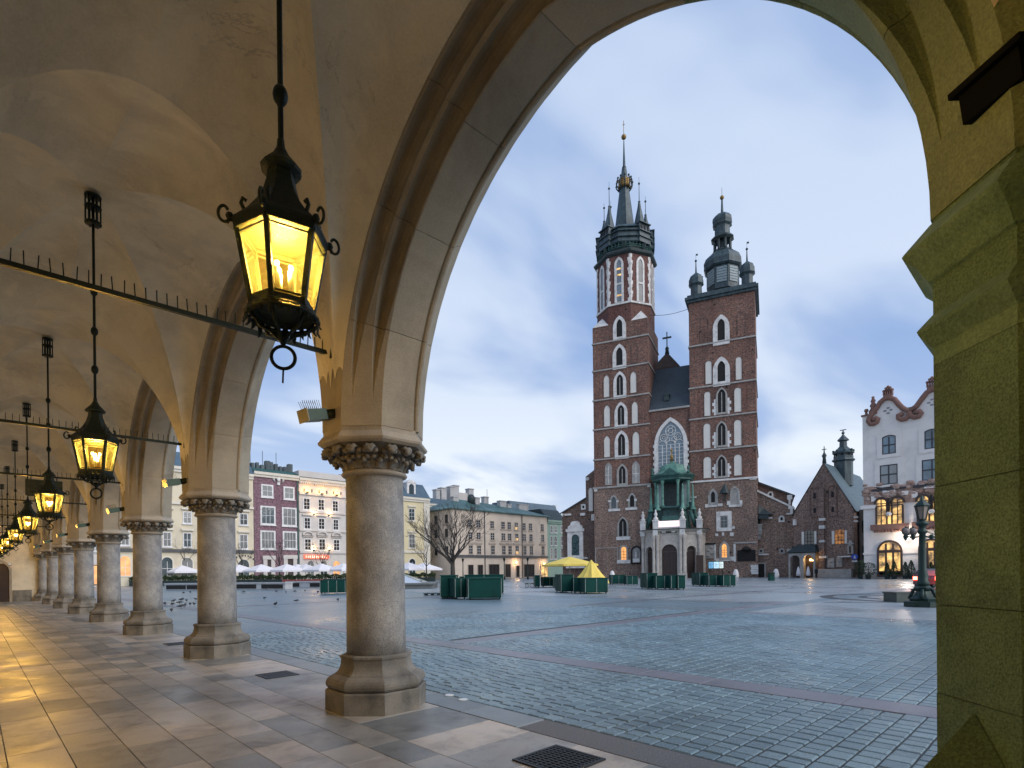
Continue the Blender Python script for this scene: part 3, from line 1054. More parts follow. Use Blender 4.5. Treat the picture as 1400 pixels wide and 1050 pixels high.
b.tube([(.2, 0, .52), (.225, 0, .57), (.215, 0, .6), (.195, 0, .59)], .012, 5)
me_scroll = b.mesh('scroll', M['patina_iron'])
b = MB(); b.ball((0, 0, 0), .016, 8, 1, 1, 1.5); me_bulb = b.mesh('bulb', M['bulb'])
b = MB(); b.lathe([(.012, -.15), (.02, -.15), (.02, -.02), (.012, -.02)], 8); me_candle = b.mesh('candle_tube', M['pale_trim'])

LAMP_LABEL = ['nearest hanging lantern, large with two bright bulbs and an iron ring below', 'second hanging lantern along the arcade', 'third hanging lantern, overlapping the dark hanging board',
              'fourth hanging lantern along the arcade', 'fifth hanging lantern along the arcade', 'sixth hanging lantern along the arcade', 'seventh hanging lantern, small and far off',
              'farthest hanging lantern, just before the end wall']
LZ = [3.02, 2.97, 2.93, 2.93, 2.93, 2.93, 2.93, 2.93]
for k in range(8):
    yc = (ys[k] + ys[k + 1]) / 2
    z0 = LZ[k]
    x0 = XC + (0.02 if k == 0 else 0)
    L = thing('hanging_lantern', (x0, yc, z0), LAMP_LABEL[k], 'lantern', 'lanterns hanging along the arcade', rad(49))
    LS = .88 if k == 0 else .95
    L.scale = (LS, LS, LS)
    link('roof', me_roof, L); link('cap', me_cap, L)
    fr_ = link('frame', me_frame, L)
    for p in panes:
        link('pane', p, L)
    link('leaf_fringe', me_fringe, L); link('hanging_ring', me_ring, L, None, (0, 0, rad(100)))
    for i in range(6):
        link('scroll', me_scroll, L, None, (0, 0, math.pi / 3 * i))
    for i in range(3):
        a = 2.1 * i + .7
        bp = Vector((.05 * math.cos(a), .05 * math.sin(a), .25))
        link('bulb', me_bulb, L, bp)
        link('candle_tube', me_candle, L, bp)
    ztop = (6.62 - z0) / LS
    b = MB(); b.tube([(0, 0, 1.0), (0, 0, ztop)], .017, 8)
    rod = b.build('rod', M['iron'], L)
    kn = [1.42, 1.95, 2.5] if k else [1.3, 2.0, 2.65]
    for z in kn:
        b = MB(); b.lathe([(.02, z - .06), (.04, z - .03), (.045, z), (.04, z + .03), (.02, z + .06)], 10)
        b.build('knob', M['iron'], rod)
    b = MB()
    for z in (ztop - .42, ztop - .2, ztop - .05):
        b.lathe([(.05, z), (.1, z + .01), (.1, z + .035), (.05, z + .045)], 12)
    for i in range(6):
        a = math.pi / 3 * i
        b.tube([(.085 * math.cos(a), .085 * math.sin(a), ztop - .42), (.085 * math.cos(a), .085 * math.sin(a), ztop - .02)], .011, 5)
    b.build('ceiling_cage', M['iron'], rod)
    ld = bpy.data.lights.new('lantern_light', 'POINT')
    ld.energy = 140
    ld.color = (1.0, 0.66, 0.24)
    ld.shadow_soft_size = 0.03
    lo = bpy.data.objects.new('lantern_light', ld)
    COL.objects.link(lo)
    lo.location = (x0, yc, z0 + .27)

# ------------------------------------------------------------------ tie rods with bird spikes
ROD_LABEL = ['nearest iron tie rod with bird spikes, behind the big lantern', 'second iron tie rod with bird spikes, behind the second lantern',
             'third iron tie rod with bird spikes, carrying the dark board', 'fourth iron tie rod with bird spikes', 'fifth iron tie rod with bird spikes', 'sixth iron tie rod with bird spikes',
             'seventh iron tie rod with bird spikes']
b = MB(); b.box(XW - .02, XI + .02, -.02, .02, -.022, .022); me_bar = b.mesh('bar', M['iron'])
b = MB(); b.box(XI - .03, XI - .003, -.06, .06, -.07, .07); me_anchor = b.mesh('anchor_plate', M['iron'])
b = MB(); b.box(-.0045, .0045, -.0045, .0045, .02, .14); me_spike = b.mesh('spike', M['iron'])
for k in range(7):
    t = thing('tie_rod', (0, COLY[k], 4.12), ROD_LABEL[k], 'tie rod', 'iron tie rods across the vault')
    link('bar', me_bar, t); link('anchor_plate', me_anchor, t)
    x = XW + .08
    while x < XI - .05:
        link('spike', me_spike, t, (x, random.uniform(-.01, .01), 0), (random.uniform(-.08, .08), random.uniform(-.08, .08), 0))
        x += .085
t = thing('hanging_board', (1.33, COLY[2] - .05, 4.08), 'dark blank board hanging from a tie rod', 'board')
b = MB(); b.box(-.36, .36, -.02, .02, -.48, -.06); b.build('panel', M['iron'], t)
b = MB(); b.tube([(-.25, 0, -.07), (-.25, 0, .03)], .012, 5); b.tube([(.25, 0, -.07), (.25, 0, .03)], .012, 5); b.build('hook', M['iron'], t)

# ------------------------------------------------------------------ floodlights on the imposts
M['flood_green'] = surf('green_floodlight_housing', (0.03, 0.09, 0.06), (0.02, 0.06, 0.045), 4, 0.4)
M['flood_face'] = surf('floodlight_front', (0.25, 0.22, 0.12), None, 4, 0.3)
FL = ['nearest green floodlight with bird spikes on the first column', 'green floodlight on the second column', 'green floodlight on the third column', 'green floodlight on the fourth column',
      'green floodlight on the fifth column', 'green floodlight on the sixth column', 'green floodlight on the seventh column']
b = MB(); b.box(-.34, -.1, -.09, .09, -.06, .06); me_fl = b.mesh('housing', M['flood_green'])
b = MB(); b.box(-.355, -.341, -.1, .1, -.07, .07); me_ff = b.mesh('front_frame', M['flood_face'])
b = MB(); b.box(-.1, .02, -.03, .03, -.03, .03); b.lathe([(.09, -.05), (.09, .05)], 12, 0.0, 0); me_fb = b.mesh('bracket', M['iron'])
b = MB()
for i in range(9):
    x = -.33 + .025 * i
    b.tube([(x, -.03, .06), (x - .02, -.05, .16)], .0025, 4); b.tube([(x, .03, .06), (x - .01, .05, .16)], .0025, 4)
me_fs = b.mesh('bird_spikes', M['iron'])
for k in range(7):
    t = thing('floodlight', (XI - .01, COLY[k], 3.42), FL[k], 'floodlight', 'floodlights on the columns', rad(25))
    t.rotation_euler = (0, rad(-14), rad(6))
    link('housing', me_fl, t); link('front_frame', me_ff, t); link('bracket', me_fb, t); link('bird_spikes', me_fs, t)
M['matt_black'] = surf('matt_black_metal', (0.004, 0.005, 0.005), None, 4, 0.8, spec=0.1)
fp = at(1392, 2.28, 112)
t = thing('pier_floodlight', fp, 'black floodlight box with wires on the green pier at the top', 'floodlight', None, -YAW)
t.rotation_euler = (rad(0), rad(-10), -YAW + rad(10))
b = MB(); b.box(-.12, .28, -.1, .14, -.06, .06); b.build('housing', M['matt_black'], t)
b = MB(); b.box(-.15, .3, -.13, .16, .06, .085); b.build('lid', M['matt_black'], t)
b = MB(); b.tube([(.0, 0, .08), (-.05, .0, .22)], .002, 4); b.tube([(.03, 0, .08), (.01, .0, .2)], .002, 4); b.build('wire', M['iron'], t)
b = MB(); b.box(.05, .25, .1, .2, -.2, .02); b.build('bracket', M['iron'], t)
# ------------------------------------------------------------------ facades: a plane standing in the town, local x along it, y into the building
class Facade:
    def __init__(self, a, b):
        self.a, self.b = Vector((a.x, a.y, 0)), Vector((b.x, b.y, 0))
        d = (self.b - self.a)
        self.len = d.length
        self.ux = d.normalized()
        self.uy = Vector((-self.ux.y, self.ux.x, 0))
        self.rz = math.atan2(self.ux.y, self.ux.x)

    def uv(self, px, py, d=0.0):
        r = ray(px, py)
        o = CAM - self.a - self.uy * d
        t = -o.dot(self.uy) / r.dot(self.uy)
        p = o + r * t
        return p.dot(self.ux), p.z

    def u(self, px, py=700, d=0.0):
        return self.uv(px, py, d)[0]

    def v(self, px, py, d=0.0):
        return self.uv(px, py, d)[1]

    def rect(self, px0, px1, py0, py1, d=0.0):
        """corners of a photographed rectangle on this plane: u0,u1,v0,v1"""
        xm, ym = (px0 + px1) / 2, (py0 + py1) / 2
        return self.u(px0, ym, d), self.u(px1, ym, d), self.v(xm, py1, d), self.v(xm, py0, d)

    def world(self, u, d=0.0, z=0.0):
        p = self.a + self.ux * u + self.uy * d
        return Vector((p.x, p.y, z))


def window(parent, kind, u0, u1, v0, v1, frame, pane, fw=0.12, y=0.0, proud=0.1, bars_u=1, bars_v=1, bar=0.05, barmat=None, sill=0.0, n=8, name='window', split=True, bottom=True, back=0.02):
    """a window standing on the wall plane y: raised surround, set-back pane, glazing bars"""
    b = MB()
    out = outline(kind, u0 - fw, u1 + fw, v0 - (fw if bottom else 0), v1 + fw, n)
    inn = outline(kind, u0, u1, v0, v1, n)
    b.ring(out, inn, y - proud, y + back)
    if sill:
        b.box(u0 - fw - sill, u1 + fw + sill, y - proud - .12, y + back, v0 - fw - .16, v0 - fw - .002)
    b.cur = 1
    yb = y - 0.05
    w, h = u1 - u0, v1 - v0
    top = v1 if kind in ('rect', 'seg') else v1 - w * .45
    if kind == 'seg':
        top = v1 - .1 * w
    for i in range(1, bars_u + 1):
        uu = u0 + w * i / (bars_u + 1)
        b.box(uu - bar / 2, uu + bar / 2, yb - .02, yb + .02, v0, top)
    for i in range(1, bars_v + 1):
        vv = v0 + (top - v0) * i / (bars_v + 1)
        b.box(u0, u1, yb - .018, yb + .018, vv - bar / 2, vv + bar / 2)
    if split:
        f = b.build(name, [frame, barmat or frame], parent)
        p = MB(); p.plate(inn, y - .02, y + back); p.build('pane', pane, f)
        return f
    b.cur = 2
    b.plate(inn, y - .02, y + back)
    return b.build(name, [frame, barmat or frame, pane], parent)


# ------------------------------------------------------------------ the brick church with two towers
A, B = at(812, 118.3), at(1035, 105)
CH = Facade(A, B)
church = thing('brick_church', CH.a, 'big dark brick gothic church with two unequal towers, the taller one with a spiked spire', 'church', None, CH.rz)
U1a, U1b = CH.u(812, 620), CH.u(887.5, 620)
U2a, U2b = CH.u(943.5, 600), CH.u(1035, 680)
w1, w2 = U1b - U1a, U2b - U2a


def tower(nm, ua, ub, dep, split_z, top, mat_hi, mat_lo, label):
    b = MB(); b.box(ua, ub, 0, dep, split_z, top)
    t = b.build(nm, mat_hi, church, label=label)
    b = MB(); b.box(ua - .05, ub + .05, -.05, dep, 0, split_z); b.build('lower_wall', mat_lo, t)
    return t


Z1 = CH.v(850, 665)
Z2 = CH.v(990, 656)
Z1TOP = CH.v(850, 441)
Z2TOP = CH.v(987, 406)
T1 = tower('tower', U1a, U1b, w1, Z1, Z1TOP, M['brick_red'] if False else M['brick'], M['brick_low'], 'taller left tower with octagonal top and spiked spire')
T2 = tower('tower', U2a, U2b, w2, Z2, Z2TOP, M['brick'], M['brick_low'], 'lower right tower with domed copper helmet')


def course(t, ua, ub, dep, z, mat=None, h=.28, p=.18):
    b = MB(); b.box(ua - p, ub + p, -p, dep + p, z - h / 2, z + h / 2)
    b.build('string_course', mat or M['grey_stone'], t)


for y in (464, 502, 543, 583.7, 625.6):
    course(T1, U1a, U1b, w1, CH.v(850, y))
course(T1, U1a, U1b, w1, Z1, h=.35, p=.3)
for y in (467, 525.5, 569, 613.5):
    course(T2, U2a, U2b, w2, CH.v(987, y))
course(T2, U2a, U2b, w2, Z2, M['white_stone'], h=.35, p=.25)


def gothic(t, x0, x1, y0, y1, fr, pane, fw, bu=1, name='window', kind='pointed', sill=0, tracery=True, barm=None, proud=.16, bottom=True):
    u0, u1, v0, v1 = CH.rect(x0, x1, y0, y1)
    o = window(t, kind, u0, u1, v0, v1, fr, pane, fw, 0 if v0 > max(Z1, Z2) else -.05, proud, bu, 0, .16, barm or M['grey_stone'], sill, 8, name, False, bottom)
    return o


WS, BL, GS = M['white_stone'], M['black'], M['grey_stone']
for (x0, x1, y0, y1, fw, bu) in ((843, 851, 436.6, 460.7, .75, 0), (842.5, 851.3, 475, 499.6, .75, 0), (843, 852, 512, 540.6, .65, 1), (844.5, 853.7, 553.7, 581, .65, 1), (845, 854.8, 593, 622.7, .7, 1)):
    gothic(T1, x0, x1, y0, y1, WS, BL, fw, bu)
gothic(T1, 846.3, 855.3, 637, 661, GS, BL, .45, 1, sill=.2)
for (x0, x1, y0, y1, fw, bu) in ((981, 991, 436, 465.5, .85, 0), (981, 991.5, 493.5, 521.7, .85, 0), (981.5, 992, 532, 564, .35, 1), (981.5, 992, 578, 609, .35, 1), (981.5, 991.8, 624, 651, .35, 1)):
    gothic(T2, x0, x1, y0, y1, WS if fw > .5 else GS, BL, fw, bu)
# irregular white quoins beside the three lower windows of the right tower
for (x0, x1, ya, yb) in ((981.5, 992, 545, 567), (981.5, 992, 590, 612), (981.5, 992, 634, 653)):
    u0, u1, v0, v1 = CH.rect(x0, x1, ya, yb)
    b = MB()
    n = 5
    for i in range(n):
        z0 = v0 + (v1 - v0) * i / n
        for s in (-1, 1):
            e = u0 - .36 if s < 0 else u1 + .36
            w = .35 + .3 * (i % 2)
            b.box(min(e, e + s * w), max(e, e + s * w), -.1, .01, z0 + .01, z0 + (v1 - v0) / n - .01)
    b.build('quoins', WS, T2, kind='stuff')


def niche(t, x0, x1, y0, y1, mat, kind='round', fw=.12, frame=None):
    u0, u1, v0, v1 = CH.rect(x0, x1, y0, y1)
    b = MB()
    b.ring(outline(kind, u0 - fw, u1 + fw, v0 - fw, v1 + fw), outline(kind, u0, u1, v0, v1), -.09, .02)
    b.cur = 1
    b.plate(outline(kind, u0, u1, v0, v1), -.03, .02)
    b.build('blind_niche', [frame or M['brick_dark'], mat], t)


for r in ((825.6, 833, 513, 543), (862, 870, 508, 537), (826, 834, 554, 583), (864, 872, 549, 579), (826, 834, 596, 625), (865, 874, 590, 621)):
    niche(T1, *r, M['blind'], 'pointed')
for r in ((823.5, 831.5, 475, 503), (864, 871.5, 468, 496)):
    niche(T1, *r, M['brick'], 'pointed')
for r in ((828, 836, 633, 662.5), (865, 874, 631, 660)):
    u0, u1, v0, v1 = CH.rect(*r)
    window(T1, 'pointed', u0, u1, v0, v1, GS, M['grey_stone'], .12, 0, .1, 1, 1, .12, WS, 0, 8, 'blind_tracery', False)
for r in ((964.6, 973, 493.5, 525), (1006, 1014, 488, 519), (963, 971.3, 535.6, 568.7), (1004, 1013.4, 530, 563), (962, 971.3, 579, 613), (1003.7, 1013.6, 574, 609), (962, 972.3, 624.6, 653.6), (1003.7, 1014, 621.4, 650)):
    niche(T2, *r, M['blind'])
for r in ((957.7, 968, 434.6, 469), (1008.7, 1019, 427, 459)):
    niche(T2, *r, M['brick'])

# lower storeys, left tower
gothic(T1, 836, 842.5, 679, 695, GS, M['glass'], .4, 0)
gothic(T1, 861.5, 867.3, 676.5, 693, GS, BL, .4, 0)
for (x0, x1, y0, y1) in ((832, 848, 695.7, 699), (855.5, 871.5, 694, 697.2), (831.5, 836, 684, 686.5), (843, 846, 684, 686.5), (857, 861, 682.5, 685.3), (867.5, 871, 682, 685), (812.5, 817, 668, 672), (885.3, 889.5, 663, 666),
                         (843, 862, 733.8, 738.3), (844, 862, 765.5, 770.3)):
    u0, u1, v0, v1 = CH.rect(x0, x1, y0, y1)
    b = MB(); b.box(u0, u1, -.22, .0, v0, v1); b.build('white_block', WS, T1)
gothic(T1, 846.5, 857, 708.6, 733, GS, BL, .35, 1)
u0, u1, v0, v1 = CH.rect(849.5, 856.5, 747.5, 766)
window(T1, 'round', u0, u1, v0, v1, GS, M['lit_orange'], .35, -.05, .14, 1, 3, .06, M['door'], 0, 8, 'lit_window', False)
b = MB()
u0, u1, v0, v1 = CH.rect(815, 844, 749.5, 772)
b.ring(outline('rect', u0 - .15, u1 + .15, v0, v1 + .15), outline('rect', u0, u1, v0 + .01, v1), -.13, -.04)
b.build('wall_moulding', GS, T1)
# epitaph
u0, u1, v0, v1 = CH.rect(864, 876.5, 747.5, 771)
b = MB(); b.ring(outline('round', u0 - .15, u1 + .15, v0, v1 + .2), outline('round', u0 + .1, u1 - .1, v0 + .25, v1 - .1), -.3, -.03)
b.cur = 1; b.plate(outline('round', u0 + .1, u1 - .1, v0 + .25, v1 - .1), -.1, -.04)
b.cur = 2; b.box(u0 + .25, u1 - .25, -.35, -.1, v0 + .35, v0 + 1.1); b.lathe([(.1, v0 + 1.1), (.3, v0 + 1.6), (.15, v0 + 2.1), (.2, v0 + 2.3), (.05, v0 + 2.6)], 8, (u0 + u1) / 2, -.25)
b.build('epitaph', [M['black'], GS, WS], T1)

# lower storeys, right tower
gothic(T2, 972.2, 977.6, 672, 687, GS, BL, .55, 0)
u0, u1, v0, v1 = CH.rect(1000.3, 1009, 667, 688)
window(T2, 'pointed', u0, u1, v0, v1, GS, M['grey_stone'], .35, -.05, .14, 1, 0, .15, GS, 0, 8, 'blind_window', False)
for (x0, x1, y0, y1) in ((969, 981, 690.5, 693), (996.5, 1014, 690, 693), (964, 968.8, 689.5, 694), (981.5, 988, 688.5, 692), (994, 998.5, 685, 690.5), (1011.5, 1015, 684, 691), (944.5, 952.5, 679, 681), (1025, 1034.5, 653.3, 656),
                         (978, 982, 729.5, 733), (998, 1003, 728, 733), (1001, 1004.5, 719.5, 723), (987, 990, 728, 732.5), (979, 999, 763.5, 767), (998, 1003, 761, 766.5), (976.8, 978.8, 744, 766), (1003, 1006, 744, 768), (941, 945, 684, 686)):
    u0, u1, v0, v1 = CH.rect(x0, x1, y0, y1)
    b = MB(); b.box(u0, u1, -.2, .0, v0, v1); b.build('white_block', WS, T2)
u0, u1, v0, v1 = CH.rect(985.8, 994, 706, 721)
b = MB(); b.ring(outline('rect', u0 - .85, u1 + .85, v0 - .75, v1 + .95), outline('rect', u0 - .12, u1 + .12, v0 - .1, v1 + .12), -.2, -.04); b.build('square_surround', WS, T2)
window(T2, 'seg', u0, u1, v0, v1, GS, M['glass'], .1, -.05, .1, 1, 2, .07, GS, 0, 8, 'window', False)
u0, u1, v0, v1 = CH.rect(987, 993.8, 743, 762)
window(T2, 'pointed', u0, u1, v0, v1, GS, M['lit_orange'], .5, -.05, .18, 1, 4, .05, M['door'], 0, 8, 'lit_window', False)
u0, u1, v0, v1 = CH.rect(965, 976.5, 745, 763.5)
b = MB(); b.box(u0, u1, -.2, -.04, v0, v1)
for i in range(4):
    b.ball((u0 + (u1 - u0) * (.3 + .4 * (i % 2)), -.2, v0 + (v1 - v0) * (.2 + .2 * i)), .35, 8, 1, .4, 1)
b.build('relief_plaque', GS, T2)
b = MB(); b.box(u0 - .2, u1 + .3, -.3, -.04, v1 + .05, v1 + .35); b.build('plaque_cornice', BL, T2)
u0, u1, v0, v1 = CH.rect(1008, 1033, 752, 767)
b = MB(); b.box(u0, u1, -.2, -.04, v0, v1); b.lathe([(.5, v1 - .1), (.9, v1), (.8, v1 + .25), (.5, v1 + .5), (.15, v1 + .7)], 10, (u0 + u1) / 2, -.3)
b.box(u0 + .2, u1 - .2, -.26, -.2, v0 + .2, v1 - .4); b.build('black_plaque', M['black'], T2)
u0, u1, v0, v1 = CH.rect(1003.6, 1035, 741.5, 767)
b = MB(); b.box(u0, u1, -.22, -.04, v1 - .2, v1 + .1); b.build('stone_band', GS, T2)
# little canopy roof on the right tower
u0, u1, v0, v1 = CH.rect(983.5, 999, 664, 675)
b = MB(); um = (u0 + u1) / 2
b.loft([[(um + r * math.cos(a), -.7 + r * .7 * math.sin(a), z) for a in [2 * math.pi * i / 10 for i in range(10)]] for r, z in ((u1 - um, v0), ((u1 - um) * .75, v0 + .45), (.25, v1), (.05, v1 + .2))])
b.box(um - .08, um + .08, -.5, 0, v0 - 1.6, v0); b.build('canopy', M['copper_black'], T2)
# quoin patches along the corner of the buttress
u0, u1, v0, v1 = CH.rect(1027, 1035.5, 773, 785)
b = MB()
for i in range(4):
    b.box(u0 - .1 * (i % 2), u1 + .15, -.5, -.04, v0 + i * .45, v0 + i * .45 + .42)
b.build('corner_stones', WS, T2)

# octagonal storey of the left tower
uc1, yc1 = (U1a + U1b) / 2, w1 / 2
DZ = w1 / 2
zo0 = CH.v(850, 433, DZ) - .6
zo1 = CH.v(850, 366, DZ) - .3


def octc(w, z, cx=uc1, cy=yc1):
    return octa(w, z, cx, cy)


WO = w1 * .985
b = MB(); b.loft([octc(WO, Z1TOP - .5), octc(WO, zo1)]); OC = b.build('octagon_storey', M['brick_red'], T1)
b = MB(); b.loft([octc(WO + .5, zo0 + .55), octc(WO + .5, zo0 + .9)]); b.build('string_course', WS, T1)
# white weathered corners at the change from square to octagon
b = MB()
for sx in (-1, 1):
    for sy in (-1, 1):
        c = Vector((uc1 + sx * w1 * .497, yc1 + sy * w1 * .497, Z1TOP + .06))
        a1 = Vector((uc1 + sx * w1 * .497, yc1 + sy * WO * .2071, Z1TOP + .06)); a2 = Vector((uc1 + sx * WO * .2071, yc1 + sy * w1 * .497, Z1TOP + .06))
        tp = Vector((uc1 + sx * WO * .36, yc1 + sy * WO * .36, Z1TOP + 2.4))
        b.add([c, a1, a2, tp], [(0, 1, 3), (0, 2, 3), (1, 2, 3), (0, 1, 2)])
b.build('corner_weathering', WS, T1)
ov = octc(WO, 0)
for i in range(8):                                # per face: windows, quoins at the arrises
    p, q = Vector(ov[i]), Vector(ov[(i + 1) % 8])
    mid = (p + q) / 2
    nrm = (mid - Vector((uc1, yc1, 0))).normalized()
    if nrm.y > .5:
        continue
    ex = Vector((-nrm.y, nrm.x, 0))
    mtx = Matrix(((ex.x, -nrm.x, 0, mid.x), (ex.y, -nrm.y, 0, mid.y), (0, 0, 1, 0), (0, 0, 0, 1)))
    side = (q - p).length
    H = zo1 - zo0
    b = MB(mtx)
    za, zb = zo0 + 1.15, zo1 - .7
    zm = za + (zb - za) * .42
    b.ring(outline('pointed', -.95, .95, za - .1, zb + .25), outline('pointed', -.5, .5, za, zb - .35), -.14, .02)
    b.box(-.5, .5, -.13, .0, zm - .25, zm + .1)
    b.cur = 1
    b.plate(outline('pointed', -.5, .5, za, zb - .35), -.03, .02)
    b.cur = 2
    for zc in ([zm + 1.6, zm + 2.9, za + 1.2] if nrm.y < -.9 else []):
        b.box(-.45, .45, -.06, -.035, zc, zc + .35)
    b.build('window', [WS, M['glass_blue'] if i % 2 else M['glass'], M['lit']], OC)
    b = MB(mtx)
    n = 14
    for k in range(n):
        z0 = zo0 + .95 + (H - 1.2) * k / n
        w = .3 + .26 * ((k * 7 + i) % 3) / 2
        for s in (-1, 1):
            x0_ = s * side / 2
            b.box(min(x0_, x0_ - s * w), max(x0_, x0_ - s * w), -.07, .02, z0 + .01, z0 + (H - 1.2) / n - .01)
    b.build('quoins', WS, OC, kind='stuff')
b = MB(); b.loft([octc(WO + .2, zo1 - .1), octc(WO + 1.1, zo1 + .2), octc(WO + 1.3, zo1 + .5), octc(WO + .4, zo1 + 1.0)]); b.build('eaves', M['copper_black'], T1)
# crown: corbelled gallery in tiers
zc0 = zo1 + .9
zc = [CH.v(850, y, DZ) for y in (352, 345, 337, 331, 325)]
zc = [z for z in zc]
b = MB()
b.loft([octc(WO * .86, zo1 + .4), octc(WO * .9, zc[0] + .3)])
crown = b.build('gallery', M['copper_black'], T1)
b = MB()


def star(r0, r1, z):
    return [(uc1 + (r0 if i % 2 else r1) * math.cos(math.pi * i / 8), yc1 + (r0 if i % 2 else r1) * math.sin(math.pi * i / 8), z) for i in range(16)]


rr = w1 / 2
b.loft([star(rr * .97, rr * 1.0, zc[0]), star(rr * .99, rr * 1.06, zc[0] + .2), star(rr * .97, rr * 1.03, zc[0] + .5), star(rr * .95, rr * 1.02, zc[1])])
b.loft([star(rr * 1.02, rr * 1.08, zc[1] + .02), star(rr * .94, rr * 1.0, zc[1] + .4), star(rr * .93, rr * .99, zc[2])])
b.loft([star(rr * 1.0, rr * 1.06, zc[2] + .02), star(rr * .92, rr * .97, zc[2] + .35), star(rr * .88, rr * .95, zc[3])])
b.loft([star(rr * .95, rr * 1.02, zc[3] + .02), star(rr * .8, rr * .86, zc[4]), star(rr * .5, rr * .5, zc[4] + 1.0)])
b.build('tier', M['copper'], crown)
b = MB()
for i in range(48):
    a = 2 * math.pi * i / 48
    b.tube([(uc1 + rr * .99 * math.cos(a), yc1 + rr * .99 * math.sin(a), zc[0] - .9), (uc1 + rr * .99 * math.cos(a), yc1 + rr * .99 * math.sin(a), zc[0] + .1)], .1, 4)
for z in (zc[0] - .95, zc[0] - .45):
    b.tube([(uc1 + rr * .99 * math.cos(2 * math.pi * i / 16), yc1 + rr * .99 * math.sin(2 * math.pi * i / 16), z) for i in range(17)], .09, 4)
b.build('balustrade', M['verdigris'], crown)
b = MB()
for i in range(8):
    a = rad(11.5 + 45 * i)
    p0 = Vector((uc1 + rr * .9 * math.cos(a), yc1 + rr * .9 * math.sin(a), zo1 + .8))
    b.tube([p0, (uc1 + rr * 1.02 * math.cos(a), yc1 + rr * 1.02 * math.sin(a), zc[0])], .35, 4)
b.build('bracket', M['copper_black'], crown)
# main spire
zs0, zs1, zs2, zs3, ztip = zc[4], CH.v(849, 262, DZ), CH.v(848.5, 232, DZ), CH.v(848, 189, DZ), CH.v(847, 167, DZ)
b = MB()
b.loft([octc(w1 * .36, zs0), octc(w1 * .345, zs0 + 1.5), octc(w1 * .17, zs1), octc(w1 * .08, zs2)])
sp = b.build('spire', M['copper'], T1)
b = MB(); b.lathe([(.35, zs2), (.5, zs2 + .2), (.3, zs2 + .5), (.09, zs3 - .8)], 8, uc1, yc1); b.build('spire_tip', M['copper'], sp)
b = MB(); b.ball((uc1, yc1, zs3), .55, 12); b.tube([(uc1, yc1, zs3), (uc1, yc1, ztip)], .06, 5); b.box(uc1 - .25, uc1 + .25, yc1 - .03, yc1 + .03, ztip - .9, ztip - .8)
b.build('gilded_ball', M['gold_dull'], sp)
zk = CH.v(849, 254, DZ)
b = MB()
b.lathe([(1.15, zk - .9), (1.35, zk - .5), (1.25, zk + .5), (1.4, zk + .8)], 16, uc1, yc1)
kr = b.build('gilded_crown', M['gold_dull'], sp)
b = MB()
for i in range(10):
    a = 2 * math.pi * i / 10
    c, s = math.cos(a), math.sin(a)
    b.tube([(uc1 + 1.1 * c, yc1 + 1.1 * s, zk - 1.3), (uc1 + 1.75 * c, yc1 + 1.75 * s, zk - .4), (uc1 + 1.7 * c, yc1 + 1.7 * s, zk + .5), (uc1 + 1.45 * c, yc1 + 1.45 * s, zk + 1.2)], .14, 5)
    b.ball((uc1 + 1.45 * c, yc1 + 1.45 * s, zk + 1.3), .24, 6)
    b.ball((uc1 + 1.8 * c, yc1 + 1.8 * s, zk), .2, 6)
b.build('crown_spikes', M['copper_black'], kr)
b = MB()
for zd in (.25, .5):
    b.lathe([(.01, 0), (.28, .05), (.28, .5), (.01, .7)], 6, 0, 0)
for i in range(7):
    a = rad(-79 + 45 * i + 33.5)
    a = rad(11.5 + 45 * i - 90 + 45) - 0
    x, y = uc1 + rr * .76 * math.cos(a), yc1 + rr * .76 * math.sin(a)
    big = 1.0 if i % 2 == 0 else .78
    hb = (zs1 - zs0) * .5 * big
    b = MB()
    b.loft([octa(2.4, zc[4] - 1.6, x, y), octa(2.3, zc[4] - .1, x, y), octa(.75, zc[4] + hb * .75, x, y), octa(.4, zc[4] + hb, x, y)])
    b.lathe([(.24, zc[4] + hb), (.28, zc[4] + hb + .15), (.08, zc[4] + hb + .3), (.06, zc[4] + hb * 1.75)], 6, x, y)
    b.ball((x, y, zc[4] + hb * 1.78), .24, 8)
    b.tube([(x, y, zc[4] + hb * 1.78), (x, y, zc[4] + hb * 2.05)], .035, 4)
    b.build('spirelet', M['copper'], T1)
    nrm = Vector((math.cos(a), math.sin(a), 0)); ex = Vector((-nrm.y, nrm.x, 0))
    p0 = Vector((uc1, yc1, 0)) + nrm * rr * .73
    bb = MB(Matrix(((ex.x, -nrm.x, 0, p0.x), (ex.y, -nrm.y, 0, p0.y), (0, 0, 1, 0), (0, 0, 0, 1))))
    for z0_, z1_, k_ in ((zc[0], zc[1] - .1, 1.0), (zc[1], zc[2] - .1, .95), (zc[2], zc[4] - .3, .88)):
        bb.loft([[(-1.55 * k_, -1.75, z0_), (1.55 * k_, -1.75, z0_), (1.55 * k_, .3, z0_), (-1.55 * k_, .3, z0_)], [(-1.55 * k_, -1.75 * k_, z1_), (1.55 * k_, -1.75 * k_, z1_), (1.55 * k_, .3, z1_), (-1.55 * k_, .3, z1_)]])
        bb.box(-1.75 * k_, 1.75 * k_, -2.0, .3, z1_ - .02, z1_ + .14)
    bb.build('oriel', M['copper'], crown)
    bb = MB(Matrix(((ex.x, -nrm.x, 0, p0.x), (ex.y, -nrm.y, 0, p0.y), (0, 0, 1, 0), (0, 0, 0, 1))))
    for q_ in (-.9, 0, .9):
        bb.box(q_ - .22, q_ + .22, -1.79, -1.7, zc[2] + .4, zc[2] + 1.2)
    bb.build('oriel_window', BL, crown, kind='stuff')

